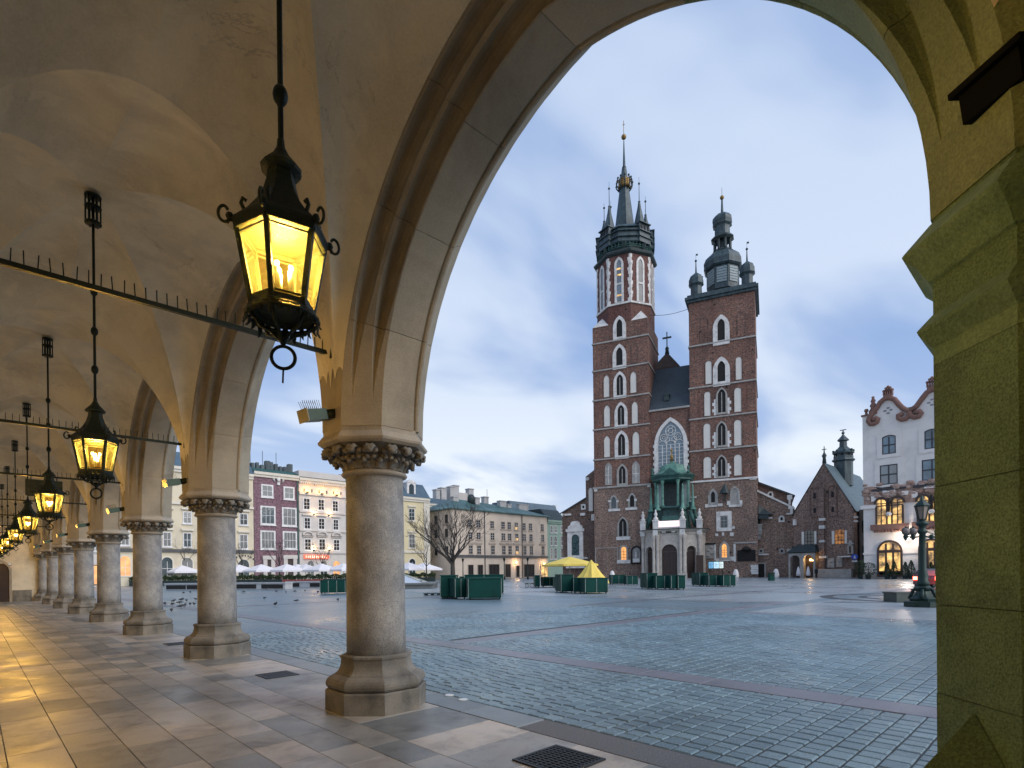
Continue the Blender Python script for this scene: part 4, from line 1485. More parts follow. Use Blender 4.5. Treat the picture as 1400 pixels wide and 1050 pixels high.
# helmet of the right tower
uc2, yc2 = (U2a + U2b) / 2, w2 / 2
b = MB(); b.box(U2a - .35, U2b + .35, -.35, w2 + .35, Z2TOP, Z2TOP + .5); b.box(U2a - .65, U2b + .65, -.65, w2 + .65, Z2TOP + .5, Z2TOP + 1.0)
b.box(U2a - .25, U2b + .25, -.25, w2 + .25, Z2TOP + 1.0, Z2TOP + 1.5)
b.build('copper_cornice', M['copper'], T2)
DH = w2 / 2
zz = lambda y: CH.v(986, y, DH)


def oc(w, y):
    return octa(w, zz(y), uc2, yc2)


k = (U2b - U2a) / 90.0                           # metres per pixel at the helmet
b = MB(); b.loft([oc(44 * k, 402), oc(44 * k, 371)]); HL = b.build('drum', M['copper'], T2)
b = MB()
for i in range(8):
    p, q = Vector(octa(44 * k, 0, uc2, yc2)[i]), Vector(octa(44 * k, 0, uc2, yc2)[(i + 1) % 8])
    mid = (p + q) / 2
    nrm = (mid - Vector((uc2, yc2, 0))).normalized(); ex = Vector((-nrm.y, nrm.x, 0))
    b.m = Matrix(((ex.x, -nrm.x, 0, mid.x), (ex.y, -nrm.y, 0, mid.y), (0, 0, 1, 0), (0, 0, 0, 1)))
    for jj in range(6):
        z0 = zz(395) + (zz(374) - zz(395)) * jj / 6
        b.box(-.95, .95, -.12, .0, z0 + .05, z0 + (zz(374) - zz(395)) / 6 - .05)
b.build('louvres', surf('pale_lead_louvre', (0.26, 0.32, 0.34), (0.18, 0.23, 0.25), 3, 0.5), HL, kind='stuff')
b = MB(); b.loft([oc(48 * k, 371.5), oc(53 * k, 369.5), oc(52 * k, 368), oc(53 * k, 362), oc(47 * k, 355), oc(36 * k, 350), oc(29 * k, 348)]); b.build('dome', M['copper'], T2)
b = MB(); b.loft([oc(28 * k, 349), oc(31 * k, 347.5), oc(26 * k, 346), oc(24 * k, 344)])
for i in range(8):
    a = math.pi / 8 + math.pi / 4 * i
    x, y = uc2 + 11.8 * k * math.cos(a), yc2 + 11.8 * k * math.sin(a)
    b.lathe([(.32, zz(345)), (.26, zz(343)), (.26, zz(331)), (.34, zz(330))], 6, x, y)
b.loft([oc(26 * k, 331), oc(32 * k, 328.5), oc(31 * k, 327.5), oc(24 * k, 324)])
b.loft([oc(12 * k, 345), oc(12 * k, 329)])
b.build('lantern', M['copper_black'], T2)
b = MB(); b.loft([oc(21.5 * k, 325), oc(21 * k, 312), oc(27 * k, 309.5), oc(26 * k, 308.5)]); b.build('upper_drum', M['copper'], T2)
b = MB(); b.loft([oc(25 * k, 309), oc(27.5 * k, 304), oc(26.5 * k, 300), oc(20 * k, 296), oc(9 * k, 293.5), oc(4 * k, 292)]); b.build('onion_dome', M['copper'], T2)
b = MB(); b.lathe([(.45, zz(293)), (.25, zz(290)), (.15, zz(272))], 8, uc2, yc2); b.cur = 1; b.ball((uc2, yc2, zz(270.5)), .42, 10)
b.tube([(uc2, yc2, zz(270)), (uc2, yc2, zz(257))], .05, 4)
b.build('finial', [M['copper'], M['gold_dull']], T2)
for sx in (-1, 1):
    for sy in (-1, 1):
        x, y = uc2 + sx * w2 * .39, yc2 + sy * w2 * .39
        zb = Z2TOP + 1.5
        b = MB(); h = (zz(376) - zz(397)) * .92
        b.loft([octa(15 * k, zb, x, y), octa(15 * k, zb + h * .72, x, y), octa(21 * k, zb + h * .86, x, y), octa(20 * k, zb + h * .9, x, y), octa(20 * k, zb + h * 1.15, x, y), octa(15.5 * k, zb + h * 1.45, x, y), octa(6 * k, zb + h * 1.65, x, y), octa(1.2 * k, zb + h * 1.75, x, y)])
        b.lathe([(.16, zb + h * 1.7), (.08, zb + h * 2.5)], 6, x, y); b.ball((x, y, zb + h * 2.55), .24, 6)
        b.tube([(x, y, zb + h * 2.5), (x, y, zb + h * 3.0)], .03, 4); b.box(x, x + .4, y - .02, y + .02, zb + h * 2.9, zb + h * 3.02)
        b.build('corner_turret', M['copper'], T2)

# nave wall between the towers, great window, roof
zn = CH.v(916, 559.5)
b = MB(); b.box(U1b + .01, U2a - .01, .35, 6, 0, zn); NW = b.build('nave_wall', M['brick'], church)
b = MB(); b.box(U1b + .01, U2a - .01, .05, .6, zn + .01, zn + .35); b.build('eaves_course', GS, NW)
u0, u1, v0, v1 = CH.rect(899.6, 934.5, 575.6, 655)
b = MB()
b.ring(outline('pointed', u0 - .75, u1 + .75, v0 - .3, v1 + .8, 16), outline('pointed', u0, u1, v0, v1, 16), .0, .37)
for i in range(12):                              # toothed white surround
    z0 = v0 + (v1 - v0) * .62 * i / 12
    if i % 2:
        b.box(u0 - 1.0, u0 - .74, .06, .36, z0, z0 + (v1 - v0) * .05); b.box(u1 + .74, u1 + 1.0, .06, .36, z0, z0 + (v1 - v0) * .05)
GW = b.build('great_window', WS, NW)
b = MB(); b.plate(outline('pointed', u0, u1, v0, v1, 16), .26, .36)
b.build('pane', surf('blue_leaded_glass', (0.16, 0.24, 0.3), (0.08, 0.13, 0.17), 0.8, 0.12, spec=0.8), GW)
b = MB()
W_ = u1 - u0
vt = v0 + (v1 - v0) * .6
for i in range(1, 6):
    uu = u0 + W_ * i / 6
    b.box(uu - .07, uu + .07, .16, .26, v0, vt + (.6 if i % 2 == 0 else 0))
for i in range(11):
    z0 = v0 + (vt - v0) * i / 10
    b.box(u0, u1, .2, .258, z0 - .035, z0 + .035)


def circ(cu, cv, r, rr_=.07, a0=0, a1=2 * math.pi, n=16):
    b.tube([(cu + r * math.cos(a0 + (a1 - a0) * i / n), .2, cv + r * math.sin(a0 + (a1 - a0) * i / n)) for i in range(n + 1)], rr_, 5)


um = (u0 + u1) / 2
for i in range(3):
    circ(u0 + W_ * (i + .5) / 3, vt, W_ / 6, .07, 0, math.pi, 10)
circ(um, vt + W_ * .56, W_ * .2); circ(um, vt + W_ * .56, W_ * .09)
for s in (-1, 1):
    circ(um + s * W_ * .27, vt + W_ * .3, W_ * .14); circ(um + s * W_ * .27, vt + W_ * .3, W_ * .06, .05)
    circ(um + s * W_ * .13, vt + W_ * .22, W_ * .09, .05)
for i in range(6):
    a = math.pi * i / 3
    b.tube([(um + W_ * .09 * math.cos(a), .2, vt + W_ * .56 + W_ * .09 * math.sin(a)), (um + W_ * .2 * math.cos(a), .2, vt + W_ * .56 + W_ * .2 * math.sin(a))], .05, 4)
b.build('tracery', WS, GW)
zr = CH.v(916, 503, 7.5)
b = MB(); b.add([(U1b + .02, .1, zn + .36), (U2a - .02, .1, zn + .36), (U2a - .02, 7.5, zr), (U1b + .02, 7.5, zr), (U1b + .02, 40, zr), (U2a - .02, 40, zr)], [(0, 1, 2, 3), (3, 2, 5, 4)])
RF = b.build('roof', M['slate'], church)
u0, v_ = CH.uv(912, 545, 2.0)
b = MB(); b.box(u0 - .5, u0 + .5, 1.2, 3.5, v_ - .6, v_ + .5); b.add([(u0 - .65, 1.1, v_ + .5), (u0 + .65, 1.1, v_ + .5), (u0, 1.1, v_ + 1.2), (u0 - .65, 4, v_ + .5), (u0 + .65, 4, v_ + .5), (u0, 4, v_ + 1.2)], [(0, 1, 2), (0, 2, 5, 3), (1, 4, 5, 2)])
b.build('dormer', M['copper_black'], RF)
ua, ub = CH.u(893, 505, 11), CH.u(932, 505, 11)
za, zb = CH.v(912, 509, 11), CH.v(912, 481.5, 11)
um = (ua + ub) / 2
hw = (ub - ua) / 2
b = MB(); b.add([(ua, 11 - hw, za), (ub, 11 - hw, za), (ub, 11 + hw, za), (ua, 11 + hw, za), (um, 11, zb)], [(0, 1, 4), (1, 2, 4), (2, 3, 4), (3, 0, 4)])
b.box(ua, ub, 11 - hw, 11 + hw, za - 3, za)
TR = b.build('stair_turret_roof', M['tile_roof'], church)
zt = CH.v(912, 454, 11)
b = MB(); b.lathe([(.5, zb - .4), (.35, zb + .5), (.45, zb + .8), (.2, zb + 1.2)], 8, um, 11); b.box(um - .1, um + .1, 10.9, 11.1, zb + 1.2, zt); b.box(um - .95, um + .95, 10.9, 11.1, zb + (zt - zb) * .68, zb + (zt - zb) * .76)
b.build('cross', M['copper'], TR)
b = MB()
p0, p1 = Vector((U1b, 1, CH.v(887, 431, 1))), Vector((U2a, 1, CH.v(942, 422, 1)))
b.tube([p0.lerp(p1, i / 6) - Vector((0, 0, .5 * math.sin(math.pi * i / 6))) for i in range(7)], .045, 4)
b.build('cable', M['iron'], church)

# ------------------------------------------------------------------ porch of the church
PC = CH.u(918, 760, -2.5)
porch = link('porch', None, church)
M['porch_stone'] = surf('pale_porch_stone', (0.55, 0.5, 0.44), (0.44, 0.4, 0.35), 0.9, 0.8, 0.15, 14, stain=(0.26, 0.24, 0.22))
PV = [(-6.1, -.02), (-5.35, -3.0), (-2.5, -5.0), (2.5, -5.0), (5.35, -3.0), (6.1, -.02)]
zE0, zE1, zE2 = CH.v(918, 744, -5), CH.v(918, 731, -5), CH.v(918, 724, -5)
b = MB()
walls, doors = MB(), MB()


def face_m(p, q):
    p, q = Vector((PC + p[0], p[1], 0)), Vector((PC + q[0], q[1], 0))
    ex = (q - p).normalized()
    return Matrix(((ex.x, -ex.y, 0, p.x), (ex.y, ex.x, 0, p.y), (0, 0, 1, 0), (0, 0, 0, 1))), (q - p).length


zA = CH.v(918, 744, -5)
pw = MB(); pd = MB(); pp = MB()
for i in range(5):
    mtx, L = face_m(PV[i], PV[i + 1])
    pw.m = pd.m = mtx
    ow = 1.45 if i == 2 else .95
    c = L / 2
    top = zA if i == 2 else zA - .35
    if i in (1, 2, 3):
        o = outline('round', c - ow, c + ow, 0, top, 10)
        # wall with an arched opening: side piers, then the spandrel over the arch
        pw.box(0, c - ow, 0, .5, 0, top - ow); pw.box(c + ow, L, 0, .5, 0, top - ow)
        arc = o[2:]
        for (ua, va), (ub, vb) in zip(arc[:-1], arc[1:]):
            pw.add([(ua, 0, va), (ub, 0, vb), (ub, 0, zE1), (ua, 0, zE1), (ua, .5, va), (ub, .5, vb)], [(1, 0, 3, 2), (0, 1, 5, 4)])
        pw.box(0, c - ow, 0, .5, top - ow, zE1); pw.box(c + ow, L, 0, .5, top - ow, zE1)
        pw.ring(outline('round', c - ow - .3, c + ow + .3, top - ow, top + .3, 10), outline('round', c - ow - .01, c + ow + .01, top - ow + .01, top, 10), -.1, .03)
        pw.box(c - ow - .4, c - ow + .03, -.14, .45, top - ow - .2, top - ow + .05); pw.box(c + ow - .03, c + ow + .4, -.14, .45, top - ow - .2, top - ow + .05)
        pd.plate(outline('round', c - ow, c + ow, .02, top, 10), .55, .7)
        if i == 2:
            for s in (-1, 1):
                pd.box(c + s * .72 - .6, c + s * .72 + .6, .47, .56, .3, top - ow - .2)
                for kz in range(3):
                    z0 = .7 + kz * 1.1
                    pd.lathe([(.02, 0)], 4) if False else pd.box(c + s * .72 - .32, c + s * .72 + .32, .4, .48, z0, z0 + .7)
    else:
        pw.box(0, L, 0, .4, 0, zE1)
pw.m = pd.m = None
pw.build('wall', M['porch_stone'], porch)
pd.build('door', M['door'], porch)
b = MB()
mtx, L = face_m(PV[3], PV[4]); b.m = mtx
b.box(L * .55, L * .95, -1.6, -1.48, .1, zA - 2.2); b.build('open_door_leaf', M['door'], porch)
b = MB()


def pring(k, z):
    return [(PC + x * k, y * k if y < -.1 else y, z) for x, y in PV]


b.loft([pring(1.0, zE1), pring(1.02, zE1 + .05), pring(1.02, zE2 - .5), pring(1.06, zE2 - .35), pring(1.14, zE2 - .1), pring(1.15, zE2)])
b.build('entablature', M['porch_stone'], porch)
b = MB(); b.loft([pring(1.16, zE2 + .01), pring(1.17, zE2 + .12), pring(.9, zE2 + .35)]); b.build('porch_roof', M['copper_black'], porch)
for i, (x, y) in enumerate(PV[1:5]):
    b = MB()
    for dx in ((-.35, .35) if i in (1, 2) else (0,)):
        b.box(PC + x + dx - .42, PC + x + dx + .42, y - .75, y + .1, 0, 1.0)
        b.lathe([(.34, 1.0), (.38, 1.1), (.3, 1.25), (.29, zE1 - 1.1), (.31, zE1 - .9), (.46, zE1 - .25), (.5, zE1 - .02)], 12, PC + x + dx, y - .33)
    b.build('column', M['porch_stone'], porch)
    b = MB()
    b.box(PC + x - .45, PC + x + .45, y - .75, y + .15, zE1, zE2)
    b.box(PC + x - .5, PC + x + .5, y - .4, y + .5, zE2 + .1, zE2 + 1.9); b.box(PC + x - .6, PC + x + .6, y - .5, y + .6, zE2 + 1.7, zE2 + 1.95)
    b.lathe([(.4, zE2 + 1.95), (.5, zE2 + 2.3), (.2, zE2 + 2.6), (.34, zE2 + 3.0), (.3, zE2 + 3.3), (.1, zE2 + 3.5), (.2, zE2 + 3.7), (.03, zE2 + 4.0)], 8, PC + x, y + .05)
    b.build('pinnacle', WS, porch)
b = MB(); b.box(PC - .1 - 1.5, PC + .1 + 1.3, -5.28, -5.06, zE1 + .35, zE1 + 1.05); b.cur = 1
b.lathe([(.01, 0), (.02, 0)], 4) if False else None
for dx in (-.95, .85):
    b.box(PC + dx - .38, PC + dx + .38, -5.33, -5.2, zE1 + .42, zE1 + .98)
b.build('inscription_plaque', [M['black'], WS], porch)
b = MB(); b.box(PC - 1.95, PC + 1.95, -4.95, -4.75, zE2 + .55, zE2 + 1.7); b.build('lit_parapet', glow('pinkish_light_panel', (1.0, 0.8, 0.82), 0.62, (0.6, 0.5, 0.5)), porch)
b = MB(); b.box(PC - 1.95, PC + 1.95, -4.93, -4.3, zE2 + .2, zE2 + .5); b.build('parapet_base', WS, porch)
# copper tempietto above
V, VP = M['verdigris'], M['verdigris_pale']
zt0, zt1, zt2 = zE2 + .3, CH.v(918, 657, -3), CH.v(918, 648, -3)
b = MB()


def hx(w, d, z, dy=0.0):
    return [(PC + x * w, y * d + dy, z) for x, y in ((-1, 0), (-.92, -.55), (-.45, -1), (.45, -1), (.92, -.55), (1, 0))]


b.loft([hx(3.6, 3.0, zt1), hx(4.0, 3.6, zt1 + .2), hx(3.95, 3.6, zt1 + .5), hx(4.3, 4.0, zt2 - .25), hx(4.35, 4.0, zt2)])
TP = b.build('tempietto_cornice', V, porch)
b = MB(); b.loft([hx(4.2, 3.9, zt2), hx(2.6, 2.5, zt2 + .8), hx(2.2, 2.1, zt2 + 2.0), hx(.6, .6, CH.v(918, 631, -2)), hx(.2, .2, CH.v(918, 628, -2))])
b.build('copper_roof', VP, porch)
b = MB(); zf = CH.v(917, 628, -1.5); b.lathe([(.3, zf - .3), (.2, zf + .3), (.35, zf + .6), (.12, zf + 1.0), (.1, zf + 1.6), (.25, zf + 1.8), (.04, zf + 2.3)], 8, PC, -1); b.build('gilded_finial', M['gold_dull'], porch)
b = MB(); b.add([(PC - 1.9, -4.05, zt2 - .3), (PC + 1.9, -4.05, zt2 - .3), (PC, -4.05, zt2 + 1.1), (PC - 1.9, -3.2, zt2 - .3), (PC + 1.9, -3.2, zt2 - .3), (PC, -3.0, zt2 + 1.3)], [(0, 1, 2), (0, 2, 5, 3), (1, 4, 5, 2)])
for s in (-1, 1):
    b.lathe([(.25, zt2), (.3, zt2 + .3), (.12, zt2 + .5), (.3, zt2 + .9), (.25, zt2 + 1.2), (.05, zt2 + 1.6)], 8, PC + s * 3.4, -2.9)
b.build('gablet', V, porch)
zc0_, zc1_ = zE2 + 4.6, zt1
zmid = CH.v(918, 690, -3)
b = MB()
for x, y in ((-3.1, -1.4), (-1.45, -3.1), (1.45, -3.1), (3.1, -1.4)):
    b.lathe([(.4, zmid - .3), (.3, zmid), (.24, zmid + .3), (.22, zt1 - .6), (.38, zt1 - .1), (.4, zt1 + .1)], 10, PC + x, y)
b.build('tempietto_columns', VP, porch)
b = MB(); b.box(PC - 3.35, PC - 2.1, -.35, .34, zt0, zt1); b.box(PC + 2.1, PC + 3.35, -.35, .34, zt0, zt1); b.build('pilaster', surf('silvery_weathered_copper', (0.35, 0.42, 0.41), (0.25, 0.31, 0.31), 1, 0.6), porch)
b = MB(); b.box(PC - 2.1, PC + 2.1, -.12, .3, zmid - 3, zt1); b.build('dark_recess', M['copper_black'], porch)
b = MB()
b.loft([hx(3.5, 3.4, zmid - .7), hx(3.6, 3.5, zmid - .5), hx(3.5, 3.4, zmid - .3)])
b.loft([hx(3.4, 3.9, zt0), hx(3.3, 3.6, zt0 + 2.4), hx(2.7, 2.9, zt0 + 4.0), hx(2.9, 3.1, zmid - .7)])
for s in (-1, 1):                                 # big side scrolls
    b.tube([(PC + s * 5.6, -1.2, zt0 + .4), (PC + s * 5.2, -1.3, zt0 + 1.6), (PC + s * 4.4, -1.4, zt0 + 2.4), (PC + s * 4.2, -1.4, zt0 + 3.9), (PC + s * 3.6, -1.4, zt0 + 5.2)], .42, 6)
    b.tube([(PC + s * 4.7, -2.6, zt0 + .3), (PC + s * 4.1, -2.7, zt0 + 1.8), (PC + s * 3.6, -2.7, zt0 + 3.3)], .4, 6)
b.build('scroll_base', V, porch)
b = MB()
for i in range(14):
    x = -2.4 + 4.8 * i / 13
    b.tube([(PC + x, -3.55, zmid - 2.6), (PC + x, -3.5, zmid - .6)], .07, 4)
b.build('balustrade', M['copper_black'], porch, kind='stuff')
for x, y in ((-4.0, -1.6), (-2.35, -3.4), (2.35, -3.4), (4.0, -1.6)):
    b = MB(); zb = zmid - .9
    b.lathe([(.6, zb - .2), (.7, zb), (.5, zb + .15), (.34, zb + .4), (.13, zb + 4.2), (.18, zb + 4.4), (.02, zb + 4.9)], 8, PC + x, y); b.build('obelisk', VP, porch)

# ------------------------------------------------------------------ left chapel of the church
b = MB()
d = 2.5
ua, ub = CH.u(769, 740, d), U1a
zA_, zB_ = CH.v(769, 701, d), CH.v(802, 681, d)
b.plate([(ua, 0), (ub, 0), (ub, zB_ + 1.0), (CH.u(802, 690, d), zB_), (ua, zA_)], d, d + 9)
LC = b.build('chapel_wall', M['brick_dark'], church)
b = MB(); uu = CH.u(801.5, 680, d)
b.plate([(uu, zB_ - 3), (ub, zB_ - 3), (ub, CH.v(812, 640, d)), (uu, CH.v(801.5, 652, d))], d - .3, d + 12); b.build('tall_bay', M['brick_dark'], LC)
b = MB(); b.add([(ua - .4, d - .4, zA_ - .1), (uu, d - .4, zB_ + .15), (uu, d + 9, zB_ + .15), (ua - .4, d + 9, zA_ - .1)], [(0, 1, 2, 3)]); b.add([(ua - .4, d - .4, zA_ - .4), (uu, d - .4, zB_ - .15), (uu, d - .4, zB_ + .15), (ua - .4, d - .4, zA_ - .1)], [(0, 1, 2, 3)]); b.build('chapel_roof', M['slate'], LC)
for (x0, x1, y0, y1) in ((794.8, 800.5, 690, 696.5), (809.5, 813, 704, 711.5)):
    u0, u1, v0, v1 = CH.rect(x0, x1, y0, y1, d)
    window(LC, 'rect', u0 + .25, u1 - .25, v0 + .25, v1 - .2, WS, BL, .3, d - (.3 if x0 > 801 else 0), .12, 0, 0, split=False)
u0, u1, v0, v1 = CH.rect(805.5, 811, 667, 699, d)
b = MB(); b.plate(outline('pointed', u0, u1, v0, v1), d - .38, d - .28); b.build('white_niche', M['blind'], LC)
b = MB()
for (x0, x1, y0, y1) in ((772.5, 781, 702.5, 705), (794, 800.5, 701.5, 705), (769, 770.5, 702, 706), (802, 806, 653, 657), (768, 777, 762, 764.5), (799, 804, 762, 764)):
    u0, u1, v0, v1 = CH.rect(x0, x1, y0, y1, d); b.box(u0, u1, d - .45, d - .001, v0, v1)
b.build('white_trim', WS, LC)
u0, u1, v0, v1 = CH.rect(777.5, 797.5, 727, 765, d)
um = (u0 + u1) / 2
b = MB(); b.ring(outline('rect', u0, u1, v0, v1), outline('round', u0 + .75, u1 - .75, v0 + .6, v1 - .8, 11)[:2] + [(u1 - .75, v1 - 1), (u0 + .75, v1 - 1)], d - .5, d - .01) if False else None
b.ring(outline('round', u0, u1, v0, v1 + .4, 10), outline('round', u0 + .8, u1 - .8, v0 + .9, v1 - .6, 10), d - .5, d - .01)
b.box(u0 - .1, u0 + .6, d - .6, d - .02, v0 - 1.5, v1); b.box(u1 - .6, u1 + .1, d - .6, d - .02, v0 - 1.5, v1)
b.box(u0 - .4, u1 + .4, d - .75, d - .02, v1, v1 + .6); b.box(u0 - .3, u1 + .3, d - .7, d - .02, v0 + .1, v0 + .6); b.box(u0 - .5, u1 + .5, d - .6, d - .02, v0 - 1.9, v0 - 1.2)
b.loft([[(um + s * w, y, z) for s, y in ((-1, d - .6), (1, d - .6), (1, d - .02), (-1, d - .02))] for w, z in ((1.7, v1 + .6), (1.6, v1 + 1.2), (1.1, v1 + 1.5), (.9, v1 + 2.1), (.3, v1 + 2.3))])
MON = b.build('wall_monument', WS, church)
b = MB(); b.plate(outline('round', u0 + .8, u1 - .8, v0 + .9, v1 - .6, 10), d - .2, d - .05)
for i in range(7):
    b.ball((um + random.uniform(-.7, .7), d - .22, v0 + 1.4 + i * .45), .38, 7, 1, .5, 1)
b.build('bronze_relief', surf('dark_bronze_relief', (0.03, 0.07, 0.075), (0.05, 0.1, 0.1), 2, 0.5), MON)

# ------------------------------------------------------------------ right wing of the church
d = 1.2
ub_ = CH.u(1087, 740, d)
zl, zr_ = CH.v(1035, 671, d), CH.v(1085, 695, d)
b = MB(); b.plate([(U2b - .1, 0), (ub_, 0), (ub_, zr_), (U2b - .1, zl)], d, d + 14); RW = b.build('aisle_wall', M['brick_low'], church)
b = MB(); b.plate([(U2b, zl - .2), (ub_, zr_ - .2), (ub_, zr_ + .15), (U2b, zl + .2)], d - .3, d - .002); b.build('white_coping', WS, RW)
d2 = 4.5
zl2, zr2 = CH.v(1035, 659, d2), CH.v(1083, 677, d2)
ub2 = CH.u(1083, 680, d2)
b = MB(); b.plate([(U2b, zl - 1.5), (ub2, zr_ - 1), (ub2, zr2), (U2b, zl2)], d2, d2 + 20); UW = b.build('clerestory', M['brick_dark'], RW)
b = MB(); b.add([(U2b, d2 - .4, zl2 + .1), (ub2 + .5, d2 - .4, zr2 - .05), (ub2 + .5, d2 + 20, zr2 - .05), (U2b, d2 + 20, zl2 + .1)], [(0, 1, 2, 3)]); b.add([(U2b, d2 - .4, zl2 - .25), (ub2 + .5, d2 - .4, zr2 - .4), (ub2 + .5, d2 - .4, zr2 - .05), (U2b, d2 - .4, zl2 + .1)], [(0, 1, 2, 3)]); b.build('roof_edge', M['slate'], UW)
b = MB()
for (x0, x1, y0, y1) in ((1076, 1083, 677, 683), (1078, 1081, 683, 690), (1077.5, 1085, 692, 696), (1080, 1084, 696, 702), (1075, 1084, 701.5, 703.5), (1045, 1056, 707, 709.5), (1037, 1051, 757, 759), (1076, 1083.5, 750.5, 755)):
    u0, u1, v0, v1 = CH.rect(x0, x1, y0, y1, d); b.box(u0, u1, d - .35, d - .001, v0, v1)
b.build('white_trim', WS, RW)
for (x0, x1, y0, y1, dd) in ((1051.5, 1055, 674, 678, d2), (1066.8, 1070.2, 707, 711.5, d), (1067.5, 1070.5, 751.5, 755, d), (1039, 1042, 751.5, 754.5, d)):
    u0, u1, v0, v1 = CH.rect(x0, x1, y0, y1, dd)
    window(RW, 'round', u0, u1, v0, v1, WS if dd == d2 or y0 < 720 else GS, BL, .3, dd, .12, 0, 0, split=False)
u0, u1, v0, v1 = CH.rect(1037, 1052, 692, 703, d)
b = MB(); b.add([(u0, d - 1.2, v0), (u1 + .6, d - 1.2, v0 - .2), (u1 + .6, d, v0 - .2), (u0, d, v0), (u0, d - .1, v1 + .4), ((u0 + u1) / 2, d - .1, v1 - .5)], [(0, 1, 5, 4), (1, 2, 5), (0, 4, 3), (0, 3, 2, 1)]); b.box(u0, u1 - .2, d - 1, d - .01, v0 - .9, v0 - .02); b.build('canopy', M['copper_black'], RW)
u0, u1, v0, v1 = CH.rect(1036, 1042.5, 708, 731, d)
b = MB(); b.box(u0, u1 - .1, d - .5, d - .01, v0, v0 + 1.9); b.box(u0, u1, d - .6, d - .01, v0 + 1.7, v0 + 2.0); b.box(u0, u1 - .3, d - .3, d - .01, v0 - .9, v0); b.cur = 1; b.box(u0 + .1, u1 - .35, d - .08, d - .005, v0 + 2, v1); b.build('balcony', [GS, BL], RW)
u0, u1, v0, v1 = CH.rect(1036.5, 1045, 771, 785.5, d)
window(RW, 'rect', u0, u1, .02, v1, GS, BL, .25, d, .12, 0, 0, split=False, name='door', bottom=False)

# ------------------------------------------------------------------ small gabled church at the corner
pB = at(1168, 92); pA = at(1086, 98.7)
SB = Facade(pA, pB)
small = thing('small_church', SB.a, 'small brick church with steep gable and green ridge turret, beside the white house', 'church', None, SB.rz)
L = SB.len
ze_l, ze_r, zap = SB.v(1086, 702), SB.v(1168, 697), SB.v(1126.5, 633)
ua = SB.u(1126.5, 660)
ze = (ze_l + ze_r) / 2
b = MB(); b.plate([(0, 0), (L, 0), (L, ze), (ua, zap), (0, ze)], 0, 22); SW = b.build('wall', M['brick_dark'] if False else M['brick_low'], small)
SW.data.materials[0] = brick_mat('barbara_brick', (0.26, 0.15, 0.11), (0.17, 0.105, 0.085), (0.3, 0.25, 0.21), dark=(0.1, 0.07, 0.06))
b = MB(); b.add([(L + .35, -.15, ze - .3), (L + .35, 22, ze - .3), (ua, 22, zap + .12), (ua, -.15, zap + .12), (-.35, -.15, ze - .3), (-.35, 22, ze - .3)], [(0, 1, 2, 3), (3, 2, 5, 4)])
b.build('roof', surf('blue_green_copper_roof', (0.06, 0.1, 0.12), (0.04, 0.07, 0.085), 0.8, 0.5, 0.2, 5, streak=(4, .3, 4), stain=(0.1, 0.15, 0.16)), small)
b = MB(); b.lathe([(.35, zap), (.25, zap + .9), (.4, zap + 1.3), (.12, zap + 1.8), (.06, zap + 2.9)], 8, ua, .3); b.box(ua - .35, ua + .35, .25, .35, zap + 2.3, zap + 2.42); b.build('gable_finial', M['copper_black'], small)
df = 8.0
zf = lambda y: SB.v(1153, y, df)
uf = SB.u(1153, 620, df)
kk = 96 / F_PX
b = MB()
for w, y0, y1 in ((22, 665, 632),):
    b.loft([octa(w * kk, zf(y0), uf, df), octa(w * kk, zf(632), uf, df), octa(27 * kk, zf(630), uf, df), octa(26 * kk, zf(628), uf, df)])
for i in range(8):
    a = math.pi / 8 + math.pi / 4 * i
    b.lathe([(.16, zf(629)), (.14, zf(621)), (.2, zf(619))], 5, uf + 11 * kk * math.cos(a), df + 11 * kk * math.sin(a))
    b.ball((uf + 12.5 * kk * math.cos(a), df + 12.5 * kk * math.sin(a), zf(616.5)), .22, 6)
b.loft([octa(23 * kk, zf(629), uf, df), octa(23 * kk, zf(624), uf, df)])
b.loft([octa(25 * kk, zf(620.5), uf, df), octa(26 * kk, zf(618.5), uf, df), octa(20 * kk, zf(616), uf, df), octa(12 * kk, zf(612), uf, df), octa(9 * kk, zf(610), uf, df), octa(8.5 * kk, zf(603.5), uf, df), octa(14 * kk, zf(602.5), uf, df), octa(13 * kk, zf(601), uf, df), octa(6 * kk, zf(597), uf, df), octa(2.5 * kk, zf(594.5), uf, df)])
b.lathe([(.14, zf(596)), (.1, zf(588))], 6, uf, df); b.ball((uf, df, zf(592)), .28, 8); b.box(uf - .5, uf + .5, df - .06, df + .06, zf(588.3), zf(587.3))
b.build('ridge_turret', M['copper'], small)
for (x0, x1, y0, y1) in ((1108.5, 1119, 667, 706), (1133, 1143.5, 664.5, 705)):
    u0, u1, v0, v1 = SB.rect(x0, x1, y0, y1)
    b = MB(); b.ring(outline('round', u0 - .15, u1 + .15, v0 - .15, v1 + .15), outline('round', u0, u1, v0, v1), -.12, .01)
    b.cur = 1
    for q0, q1 in ((.12, .3), (.62, .82)):
        b.box((u0 + u1) / 2 - .2, (u0 + u1) / 2 + .2, -.03, .0, v0 + (v1 - v0) * q0, v0 + (v1 - v0) * q1)
    b.build('blind_niche', [M['brick_dark'], BL], small)
u0, u1, v0, v1 = SB.rect(1120.5, 1128, 669, 783)
b = MB(); b.box(u0, u1, -.55, -.01, 0, v1)
bt = b.build('buttress', SW.data.materials[0], small)
b = MB()
